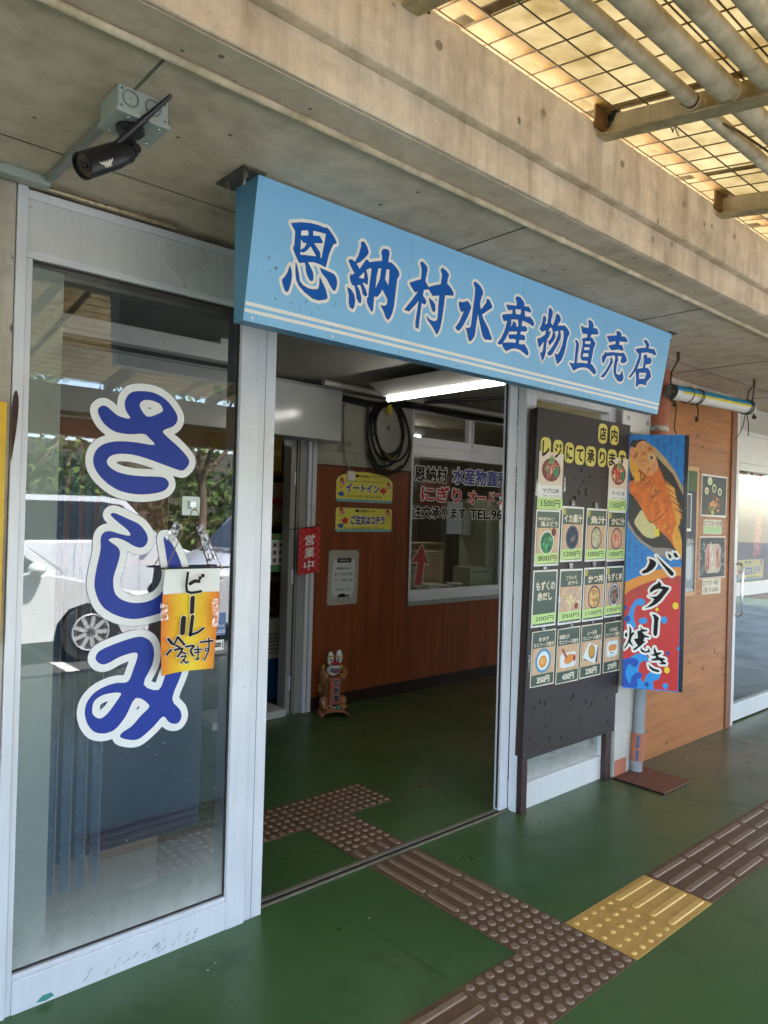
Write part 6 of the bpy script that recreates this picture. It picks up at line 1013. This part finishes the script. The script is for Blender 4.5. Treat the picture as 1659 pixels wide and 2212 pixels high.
# cable coil and cable bundle
t=thing('cable_coil','coil of thick black cable hung under the hall ceiling','cable coil',(1.95,2.95,1.9)); CB=M('black_cable','14130f',.55)
cs=[((1.955,2.94,2.28),.165,.215,0),((1.945,2.955,2.26),.18,.235,.2),((1.985,2.93,2.25),.19,.245,-.15),((1.93,2.965,2.23),.20,.27,.1),((1.97,2.95,2.20),.24,.29,-.1)]
for c_,ra,rb,tl in cs: mb=MB(); mb.tube([(c_[0]+ra*math.cos(q)+tl*rb*math.sin(q)*.4,c_[1]+.01*math.sin(3*q),c_[2]+rb*math.sin(q)) for q in [k*math.pi/20 for k in range(40)]],.0105,CB,8,closed=True); mb.build('coil_turn',t)
mb=MB(); mb.tube([(1.72,2.95,2.47),(1.72,2.95,2.25),(1.75,2.95,2.03),(1.85,2.95,1.90),(1.98,2.94,1.905),(2.12,2.95,1.98)],.011,CB,8); mb.tube([(1.92,2.95,1.90),(1.915,2.95,2.0),(1.97,2.95,2.05)],.007,CB,7); mb.tube([(1.88,2.95,2.1),(1.98,2.94,2.03),(2.06,2.95,2.035)],.012,M('frayed_cable',(.16,.12,.07),.8),7); mb.build('loose_end',t)
mb=MB(); mb.box(1.925,1.955,2.92,2.96,2.40,2.50,M('yellow_tie',(.62,.48,.03),.5)); mb.build('tie',t)
mb=MB()
for k in range(5): mb.tube([(1.34,2.93+.01*k,2.50-.008*k),(1.7,2.92+.008*k,2.48-.007*k+.012*math.sin(k)),(2.2,2.93,2.492+.008*math.cos(k*2)),(2.9,2.94,2.51-.01*k),(3.9,2.94,2.53-.008*k)],.008 if k%2 else .006,CB,6)
mb.tube([(1.96,2.9,2.485),(2.2,2.4,2.50),(2.5,1.8,2.51)],.014,CB,7); tag(mb.build('cable_bundle'),'bundle of black cables along the hall ceiling corner','cables')
tag(MB().tube([(1.0,2.6,2.50),(1.6,2.66,2.50),(3.9,2.70,2.505)],.022,P('a8a69c'),12).build('ceiling_pipe'),'grey white pipe along the hall ceiling near the back wall','pipe')
# shop behind inner doorway
t=thing('shop_shelf','wooden shelf with cartons seen through the inner doorway','shelf',(1.0,3.7,0)); SW=wood_mat('shelf_wood',lin('6a4a26'),lin('83602f'),lin('94703a'),knots=False)
for z in (.72,.98,1.44,1.86): MB().box(.3,1.55,3.45,3.95,z,z+.03,SW).build('board',t)
MB().box(1.30,1.33,3.4,3.96,0,2.2,P('4a2418')).build('upright',t); MB().box(.3,1.55,3.955,3.985,0,2.3,M('shelf_back',(.17,.11,.045),.7)).build('back_board',t)
for lab,x0,x1,z0,z1,m in (('brown carton with a red label on the shop shelf',1.14,1.29,1.47,1.80,CARD),('yellow brown carton on the top shop shelf',.75,1.25,1.89,2.18,M('yellow_carton',(.42,.26,.05),.7)),('low brown carton on the middle shop shelf',.8,1.12,1.47,1.58,CARD)):
    t=thing('shop_carton',lab,'box',((x0+x1)/2,3.6,z0)); MB().box(x0,x1,3.48,3.8,z0,z1,m).build('body',t,.003); mb=MB(); rect(mb,F((0,3.479,0)),x0+.02,z0+(z1-z0)*.45,x1-.02,z0+(z1-z0)*.6,REDP if 'red' in lab else P('c9b070'),.0005); mb.build('label_print',t)
t=thing('green_poster','green and white poster with rows of icons in the inner doorway','poster',(1.0,3.2,1.08)); fr=F((0,3.2,0)); mb=MB(); rect(mb,fr,.80,1.085,1.114,1.385,P('4f8a4a'),0); rect(mb,fr,.81,1.14,1.104,1.335,WHITE,.0006); mb.build('sheet',t); mb=MB()
for i in range(5):
    for j in range(3): poly(mb,fr,rrect(.82+i*.058,1.15+j*.06,.868+i*.058,1.20+j*.06,.008),P('d8b9bd'),.0012); rect(mb,fr,.832+i*.058,1.162+j*.06,.856+i*.058,1.19+j*.06,P('4a4444'),.0016)
text(mb,fr,'お持ち帰りの方へ',.84,1.35,1.06,1.372,REDP,.0012,.02); mb.build('icon_print',t)
t=thing('plastic_basket','off white perforated plastic basket on a blue box in the inner doorway','basket',(1.15,3.45,.36)); BK=P('c9c2a4'); mb=MB(); mb.box(.85,1.27,3.39,3.7,.362,.385,BK); mb.box(.85,1.27,3.39,3.395,.3851,.60,BK); mb.box(1.265,1.27,3.3951,3.7,.3851,.60,BK); mb.build('basket_wall',t); mb=MB()
for i in range(12):
    for j in range(6): rect(mb,F((0,3.3895,0)),1.0+i*.022,.40+j*.03,1.012+i*.022,.416+j*.03,P('5a5240'),.0)
mb.build('perforation',t); mb=MB(); mb.box(.85,1.275,3.38,3.7,.602,.69,BK); mb.build('upper_tray',t,.004)
tag(MB().box(.85,1.26,3.39,3.7,.02,.36,M('blue_crate',(.02,.09,.25),.5,var=.12)).build('blue_box',None,.004),'plain blue box under the white basket in the inner doorway','box')
tag(MB().box(.4,1.02,2.98,3.3,.0015,.06,P('b9b9b4')).build('door_step',None,.005),'white low step at the foot of the inner doorway','step')
# guardian lion
t=thing('guardian_lion_statue','small painted clay guardian lion holding a plaque on a roof tile by the wall','statue',(1.365,2.86,0))
CLAY=M('brown_clay',(.30,.115,.035),.6,var=.2,scale=20); TILEM=M('roof_tile_clay',(.30,.11,.05),.7,var=.15); GOLD=M('gold_curl_paint',(.55,.36,.04),.5,var=.35,scale=70); LW=M('lion_white','d8d3c8',.5); LR=M('lion_red',(.34,.01,.015),.4); PLQ=M('plaque_clay',(.36,.08,.035),.6,var=.15)
fz=Vector((-.42,-.9,0)).normalized(); rx=Vector((.9,-.42,0)); up=Vector((0,0,1)); C0=Vector((1.370,2.872,0))
def L(a,b,c): return C0+rx*a+fz*b+up*c     # a right, b forward, c up
rot=Matrix((rx,fz,up)).transposed()
mb=MB(); n_=12; vs=[]
for b in (-.15,.15):
    for h in (0,.012):
        for i in range(n_+1): q=R(180-180*i/n_); vs.append(L((.115-(.012-h))*math.cos(q),b,.004+(.052+h-.012)*math.sin(q)+0))
k=n_+1; fs=[]
for i in range(n_): fs+= [(i,i+1,2*k+i+1,2*k+i),(k+i,3*k+i,3*k+i+1,k+i+1),(i,k+i,k+i+1,i+1),(2*k+i,2*k+i+1,3*k+i+1,3*k+i)]
mb.add(vs,fs,TILEM,True); mb.build('roof_tile',t)
mb=MB(); E_=lambda a,b,c,r_,m=CLAY,n1=16,n2=10: mb.ell(L(a,b,c),r_,m,n1,n2,rot)
E_(0,-.02,.19,(.062,.055,.14)); E_(0,-.03,.10,(.085,.07,.055)); E_(0,-.01,.325,(.058,.052,.05))
for s in (-1,1):
    E_(s*.075,.035,.10,(.036,.05,.045)); E_(s*.07,.085,.068,(.034,.04,.024)); E_(s*.068,.04,.285,(.032,.035,.03)); E_(s*.088,.035,.32,(.026,.026,.034)); E_(s*.07,-.03,.25,(.03,.03,.05))
E_(0,.005,.395,(.05,.034,.06)); E_(-.05,-.10,.16,(.03,.03,.055)); mb.build('body',t)
mb=MB()
for i in range(34): 
    q=R(180+180*i/33); mb.ell(L(.060*math.cos(q),.04+.012*random.random(),.305+.038*math.sin(q)),(.014,.012,.013),GOLD,8,6)
for s,b,c in ((-1,-.01,.36),(-1,-.03,.33),(-1,-.04,.30),(1,-.02,.35),(-1,-.10,.155),(-1,-.105,.185),(-1,-.02,.262)): mb.ell(L(s*.072,b,c),(.017,.017,.018),GOLD,8,6)
for i in range(3): mb.ell(L(-.085+.012*i,.045+.02*i,.072-.012*i),(.012,.02,.010),GOLD,8,6,rot)
build_each(mb,'mane',t)
mb=MB(); mb.ell(L(-.030,.045,.435),(.026,.016,.052),LW,14,10,rot); mb.ell(L(.038,.045,.445),(.028,.016,.055),LW,14,10,rot); mb.ell(L(0,.034,.342),(.056,.034,.044),LW,16,10,rot); mb.ell(L(.004,.058,.372),(.042,.022,.014),LW,14,8,rot); mb.build('face',t)
mb=MB(); mb.ell(L(.006,.066,.397),(.040,.020,.016),LR,14,8,rot); mb.ell(L(.004,.062,.418),(.010,.012,.018),LR,10,6,rot); mb.ell(L(.014,.084,.338),(.022,.007,.008),LR,12,6,rot); mb.build('nose_and_tongue',t)
mb=MB(); mb.ell(L(.006,.060,.346),(.040,.020,.024),M('mouth_grey','6a6070',.5),14,8,rot); mb.build('mouth',t)
mb=MB()
for s in (-1,1): mb.ell(L(s*.030-.0,.062,.425),(.008,.005,.009),BLACK,8,6,rot); mb.ell(L(s*.032,.060,.450),(.020,.008,.008),GOLD,10,6,rot)
mb.build('eye_and_brow',t)
mb=MB(); mb.obox(L(.006,.056,.185),rx*.042,fz*.012,up*.105,PLQ); pq=mb.build('plaque',t,.003)
fr=F(L(.006,.0685,0),rx,up); mb=MB(); vtext(mb,fr,'石敢當',-.008,.10,.034,.275,P('b9aeb4'),.0006,.03,.04); vtext(mb,fr,'石敢當',-.008,.10,.034,.275,BLACK,.0012,.03); sub(mb,'lettering',pq,t)
mb=MB()
for i in range(5): mb.ell(L(-.098+.004*i,.05+.012*i,.125-.012*abs(i-1)),(.006,.006,.007),LW,8,5); mb.ell(L(-.104+.004*i,.03,.30+.014*i),(.0055,.0055,.0065),LW,8,5)
mb.tube([L(-.035,.075,.082),L(-.02,.088,.068),L(.005,.092,.064),L(.02,.088,.072)],.004,LW,6); mb.build('claw',t)
mb=MB(); mb.ell(L(.030,.098,.060),(.021,.012,.023),M('green_ball',(.015,.15,.09),.4),14,10,rot); mb.build('ball',t)

# ================================================================ TACTILE PAVING
TB=M('tactile_brown',(.118,.060,.027),.65,var=.28,scale=12,bmp=.15); TBT=M('tactile_brown_worn',(.215,.132,.082),.6,var=.24,scale=34); TY=M('tactile_yellow',(.52,.29,.065),.6,var=.2,scale=9,bmp=.1); TYT=M('tactile_yellow_top',(.64,.39,.10),.55,var=.16,scale=30); GROUT=M('tile_joint',(.22,.17,.10),.9,var=.3,scale=30)
def dots(n,x0,y0,x1,y1,m,mt,r=.0145,dome=False):
    mb=MB(); g=.0012; mb.box(x0+g,x1-g,y0+g,y1-g,.0008,.0042,m); dx=(x1-x0)/n; dy=(y1-y0)/n
    for i in range(n):
        for j in range(n):
            x=x0+dx*(i+.5); y=y0+dy*(j+.5)
            if dome: mb.ell((x,y,.0035),(r,r,.0062),mt,14,8)
            else: mb.cyl((x,y,.0042),(x,y,.0092),r*1.12,mt,16,r*.9)
    return mb
def bars(n,x0,y0,x1,y1,m,mt,along='x',wd=.028,yel=False):
    mb=MB(); g=.0012; mb.box(x0+g,x1-g,y0+g,y1-g,.0008,.0042,m)
    for i in range(n):
        for_l=[]
        if along=='x': c=y0+(y1-y0)*(i+.5)/n; a,b=x0+.012,x1-.012; base_=rrect(a,c-wd/2,b,c+wd/2,wd*.42,4); top=rrect(a+.003,c-wd/2+.003,b-.003,c+wd/2-.003,wd*.36,4)
        else: c=x0+(x1-x0)*(i+.5)/n; a,b=y0+.010,y1-.010; base_=rrect(c-wd/2,a,c+wd/2,b,wd*.42,4); top=rrect(c-wd/2+.003,a+.003,c+wd/2-.003,b-.003,wd*.36,4)
        k=len(base_); mb.add([(x,y,.0042) for x,y in base_]+[(x,y,.0092) for x,y in top],[(q,(q+1)%k,k+(q+1)%k,k+q) for q in range(k)]+[tuple(range(k,2*k))],mt)
    return mb
gp='tactile paving tiles'
tl=lambda mb,lab:tag(mb.build('tactile_tile'),lab,'tactile tile',gp)
tl(dots(6,0,-.3,.3,0,TB,TBT),'brown studded tactile tile at the strip junction, left of the yellow studded tile')
tl(dots(6,-.3,-.3,0,0,TB,TBT),'brown studded tactile tile between the junction tile and the bottom brown ribbed tile')
tl(dots(6,0,0,.3,.3,TB,TBT),'brown studded tactile tile of the doorway branch, just outside its ribbed tiles')
tl(dots(5,.3,-.3,.6,0,TY,TYT,.0135,True),'yellow studded tactile tile')
tl(bars(4,.6,-.3,.9,0,TY,TYT),'yellow ribbed tactile tile')
tl(bars(4,-.6,-.3,-.3,0,TB,TBT),'brown ribbed tactile tile at the bottom picture edge')
tl(bars(4,-.9,-.3,-.6,0,TB,TBT),'brown ribbed tactile tile below the picture edge')
for i in range(9):
    x=.9+.303*i; tl(bars(4,x,-.3,x+.302,0,TB,TBT),['first brown ribbed tactile tile right of the yellow ones','second brown ribbed tactile tile right of the yellow ones','third brown ribbed tactile tile right of the yellow ones','fourth brown ribbed tactile tile right of the yellow ones','fifth brown ribbed tactile tile right of the yellow ones','sixth brown ribbed tactile tile right of the yellow ones','seventh brown ribbed tactile tile right of the yellow ones','eighth brown ribbed tactile tile right of the yellow ones','ninth and last brown ribbed tactile tile on the right'][i])
tl(bars(4,0,.303,.295,.487,TB,TBT,'y',.026),'short brown ribbed tactile tile of the doorway branch')
tl(bars(4,0,.490,.29,.806,TB,TBT,'y',.026),'full brown ribbed tactile tile just outside the door track')
tl(bars(4,0,.874,.29,.968,TB,TBT,'y',.026),'brown ribbed tactile strip just inside the door track')
tl(dots(6,0,.970,.29,1.278,TB,TBT),'brown studded tactile tile inside the doorway nearest the door track')
tl(dots(6,0,1.281,.292,1.60,TB,TBT),'brown studded tactile tile at the inner T junction')
tl(dots(6,.294,1.30,.588,1.60,TB,TBT),'brown studded tactile tile at the right end of the inner strip')
for i in range(3): tl(dots(6,-.302*(i+1),1.29,-.302*i-.002,1.60,TB,TBT),['first brown studded tactile tile left of the inner T junction','second brown studded tactile tile left of the inner T junction','third brown studded tactile tile left of the inner T junction'][i])
mb=MB()
for x0,y0,x1,y1 in ((-.0014,-.3,.0014,0),(0,-.0014,.3,.0014),(0,.2994,.296,.3036),(0,.4863,.293,.4907),(0,.806,.292,.811),(-.3014,-.3,-.2986,0)): rect(mb,F((0,0,.0046),(1,0,0),(0,1,0)),x0,y0,x1,y1,GROUT,0)
struct(mb.build('floor_joint'))
mb=MB(); CR=M('floor_crack',(.012,.02,.01),.9)
pts=[(-0.298, 0.478), (-0.306, 0.359), (-0.301, 0.249), (-0.299, 0.148), (-0.296, 0.054)]
for a_,b_ in zip(pts,pts[1:]): mb.tube([(a_[0],a_[1],.0004),((a_[0]+b_[0])/2+.004,(a_[1]+b_[1])/2-.003,.0004),(b_[0],b_[1],.0004)],.0009,CR,4)
for i in range(70):
    x,y=random.gauss(.0,.14)-.12,random.gauss(1.1,.06); poly(mb,F((0,0,.0009),(1,0,0),(0,1,0)),[(x,y),(x+random.uniform(.003,.012),y+.003),(x+.004,y+random.uniform(.003,.010))],CR,0)
struct(mb.build('floor_marks'))
mb=MB(); DB=M('pale_debris',(.55,.50,.33),.8)
for x,y,s_ in ((-.86,.62,.004),(-.90,.60,.006),(-.27,.50,.007),(1.6,.25,.006),(.05,.62,.005),(2.6,.62,.012),(2.9,.70,.008),(1.1,-.5,.010),(.1,.16,.003),(1.25,.1,.004)): poly(mb,F((0,0,.0016),(1,0,0),(0,1,0)),[(x,y),(x+s_*1.6,y-s_*.4),(x+s_*1.8,y+s_*.5),(x+s_*.4,y+s_)],DB,0)
struct(mb.build('floor_litter'))
# ================================================================ CAR PARK BEHIND THE VIEWER (mirrored in the panes)
def carpaint(n,c): 
    m,nt,bs=base(n); bs.inputs['Base Color'].default_value=(*c,1); bs.inputs['Roughness'].default_value=.35; bs.inputs['Coat Weight'].default_value=1; bs.inputs['Coat Roughness'].default_value=.05; return m
CARW=carpaint('white_car_paint',(.72,.73,.74)); CARS=carpaint('silver_car_paint',(.50,.52,.55)); CGL=M('car_glass',(.02,.025,.03),.08); TYRE=M('tyre_rubber',(.02,.02,.02),.8); RIM=M('alloy_rim','c4c6c8',.3,.15); LAMPG=M('headlamp','d5d8da',.12)
def car(lab,xf,yn,dirx,Lc,Wc,Hc,hood,paint):
    g=-.13; t=thing('parked_car',lab,'car',(xf-dirx*Lc/2,yn-Wc/2,g),'white cars parked facing along the kerb'); X=lambda u: xf-dirx*u
    ym=yn-Wc/2
    def prof(pts,half,m,name,inset=0):   # closed side profile extruded across with rounded shoulders
        mb=MB(); k=len(pts); rows=[(half*1.0,0),(half*.97,.0),]; vs=[]
        for s_ in (-1,-.93,.93,1):
            sc_=1 if abs(s_)<.95 else .965; cx=sum(p[0] for p in pts)/k; cz_=sum(p[1] for p in pts)/k
            vs+=[(X(cx+(p[0]-cx)*sc_),ym+s_*half,g+cz_+(p[1]-cz_)*sc_) for p in pts]
        fs=[]
        for j in range(3):
            for i in range(k): fs.append((j*k+i,j*k+(i+1)%k,(j+1)*k+(i+1)%k,(j+1)*k+i))
        mb.add(vs,fs,m,True); poly_top=[tuple(range(k))[::-1],tuple(range(3*k,4*k))]; mb.add(vs,poly_top,m)
        return mb.build(name,t)
    belt=Hc*.60
    arch=lambda c:[(c-.36,.24),(c-.33,.42),(c-.2,.58),(c,.64),(c+.2,.58),(c+.33,.42),(c+.36,.24)]
    wf,wr=.78,Lc-.75
    body=[(.02,.28),(.36,.24)]+arch(wf)[1:]+arch(wr)+[(Lc-.25,.24),(Lc,.32),(Lc,belt-.05),(Lc-.05,belt+.06),(hood+.25,belt+.06),(hood,belt),(.30,belt-.16),(.06,belt-.32),(.0,.5)]
    prof(body,Wc/2,paint,'body')
    cab=[(hood+.05,belt+.04),(hood+.72,Hc-.06),(hood+1.05,Hc),(Lc-.9,Hc-.01),(Lc-.32,Hc-.10),(Lc-.04,belt+.04)]
    prof(cab,Wc/2*.86,paint,'roof')
    win=[(hood+.26,belt+.075),(hood+.80,Hc-.13),(hood+1.1,Hc-.085),(Lc-.95,Hc-.09),(Lc-.55,Hc-.15),(Lc-.30,belt+.075)]
    mb=MB()
    for s_ in (-1,1): poly(mb,F((0,ym+s_*(Wc/2*.86+.004),g),(1,0,0) if s_<0 else (-1,0,0),(0,0,1)),[(X(p[0])*(1 if s_<0 else -1),p[1]) for p in win],CGL,.001)
    mb.build('side_window',t)
    mb=MB(); w2=Wc*.36; mb.quad((X(hood+.07),ym-w2,g+belt+.075),(X(hood+.07),ym+w2,g+belt+.075),(X(hood+.69),ym+w2*.9,g+Hc-.085),(X(hood+.69),ym-w2*.9,g+Hc-.085),CGL) if dirx<0 else mb.quad((X(hood+.09),ym+w2,g+belt+.075),(X(hood+.09),ym-w2,g+belt+.075),(X(hood+.71),ym-w2*.9,g+Hc-.085),(X(hood+.71),ym+w2*.9,g+Hc-.085),CGL)
    for v in range(len(mb.v)): mb.v[v]=(mb.v[v][0]+dirx*.03,mb.v[v][1],mb.v[v][2]+.004)
    mb.build('windscreen',t)
    for c in (wf,wr):
        for s_ in (-1,1):
            y=ym+s_*(Wc/2-.10); mb=MB(); mb.cyl((X(c),y-.10,g+.31),(X(c),y+.10,g+.31),.31,TYRE,28); o=mb.build('wheel',t); mb=MB(); yo=y+s_*.102; mb.cyl((X(c),yo-.002,g+.31),(X(c),yo+.002,g+.31),.20,P('4a4c4e'),24)
            for k in range(9): a_=k*math.pi*2/9; mb.obox((X(c)+.11*math.cos(a_),yo+s_*.004,g+.31+.11*math.sin(a_)),(.085*math.cos(a_),0,.085*math.sin(a_)),(-.022*math.sin(a_),0,.022*math.cos(a_)),(0,.003,0),RIM)
            mb.tube([(X(c)+.195*math.cos(q),yo+s_*.003,g+.31+.195*math.sin(q)) for q in [k*math.pi/12 for k in range(24)]],.012,RIM,6,closed=True); sub(mb,'rim',o,t)
    for s_ in (-1,1):
        mb=MB(); mb.ell((X(.22),ym+s_*(Wc/2-.12),g+belt-.24),(.20,.12,.07),LAMPG,12,8); mb.build('headlight',t); mb=MB(); mb.ell((X(hood+.42),ym+s_*(Wc/2+.06),g+belt+.12),(.09,.11,.075),paint,12,8); mb.build('mirror',t)
    mb=MB()
    for c in (hood+.55,hood+1.55): mb.box(min(X(c),X(c)+.008),max(X(c),X(c)+.008),yn+.0005,yn+.002,g+.32,g+belt,P('5a5c5e'))
    mb.build('door_gap',t)
    return t
car('white hatchback parked nearest the walkway behind the camera, mirrored in the left window',1.56,-4.85,1,4.1,1.7,1.50,.95,CARW)
car('white minivan parked behind the hatchback, mirrored in the left window',3.9,-7.9,1,4.6,1.75,1.85,.75,CARW)
car('silver white van parked right of the hatchback behind the camera',2.25,-4.95,-1,4.4,1.7,1.82,.6,CARS)
LEAF=[M('leaf_'+n,c,.9,var=.25,scale=30) for n,c in (('mid',(.07,.13,.03)),('light',(.13,.20,.045)),('dark',(.03,.065,.02)))]
BARK=M('bark',(.12,.09,.06),.9,var=.3,bmp=.4)
def tree(lab,x,y,h,r_,seed,n_=2600):
    rg=random.Random(seed); t=thing('broadleaf_tree',lab,'tree',(x,y,-.13),'trees beyond the car park'); mb=MB(); mb.tube([(x,y,-.13),(x+.08,y,h*.25),(x-.05,y+.05,h*.5)],[.16,.12,.08],BARK,10)
    for k in range(6): a=k*1.05+rg.random(); mb.tube([(x,y,h*.35),(x+r_*.4*math.cos(a),y+r_*.4*math.sin(a),h*.55),(x+r_*.75*math.cos(a),y+r_*.75*math.sin(a),h*.7)],[.07,.045,.02],BARK,7)
    mb.build('trunk',t); mb=MB(); cl=[(rg.gauss(0,r_*.5),rg.gauss(0,r_*.45),rg.uniform(.38,.98)*h,rg.uniform(.25,.5)*r_) for _ in range(26)]
    for i in range(n_):
        c=rg.choice(cl); a,b=rg.uniform(0,6.28),rg.uniform(-1,1); q=c[3]*rg.random()**.4; p=Vector((x+c[0]+q*math.cos(a)*math.sqrt(1-b*b),y+c[1]+q*math.sin(a)*math.sqrt(1-b*b),c[2]+q*b)); s_=rg.uniform(.06,.13); u=Vector((rg.gauss(0,1),rg.gauss(0,1),rg.gauss(0,1))).normalized()*s_; v=u.orthogonal().normalized()*s_*.5
        mb.add([p-u,p+v,p+u,p-v],[(0,1,2,3)],rg.choice(LEAF))
    mb.build('crown',t)
tree('bushy tree behind the cars, left one beyond the car park',-2.5,-13,5.5,2.4,1); tree('light green tree beyond the car park straight behind the cars',2.2,-14,5,2.3,2); tree('tall tree beyond the car park, mirrored at the right side of the left window',6.5,-13.5,6.5,2.6,3); tree('dense tree at the far right of the car park',11,-13,6,2.6,4); tree('dark tree far left of the car park',-7.5,-14,6,2.6,5)
mb=MB(); rg=random.Random(11)
for i in range(14000):
    p=Vector((rg.uniform(-16,20),-16.5+rg.gauss(0,.6),rg.random()**1.1*2.8-.1)); u=Vector((rg.gauss(0,1),rg.gauss(0,1),rg.gauss(0,1))).normalized()*.13; v=u.orthogonal().normalized()*.07; mb.add([p-u,p+v,p+u,p-v],[(0,1,2,3)],rg.choice(LEAF))
o=mb.build('hedge'); o['kind']='stuff'
tag(MB().box(-20,24,-18,-17.8,-.13,3.4,M('dark_retaining_wall',(.09,.085,.07),.9,var=.3,scale=2)).build('boundary_wall',None,.01),'grey concrete boundary wall behind the hedge of the car park','wall')
mb=MB()
for x in (-4.6,-1.9,.4,3.2,6,8.8): mb.quad((x,-9.5,-.126),(x+.12,-9.5,-.126),(x+.12,-4.0,-.126),(x,-4.0,-.126),M('road_paint','cfcfc8',.7,var=.12))
struct(mb.build('parking_lines'))
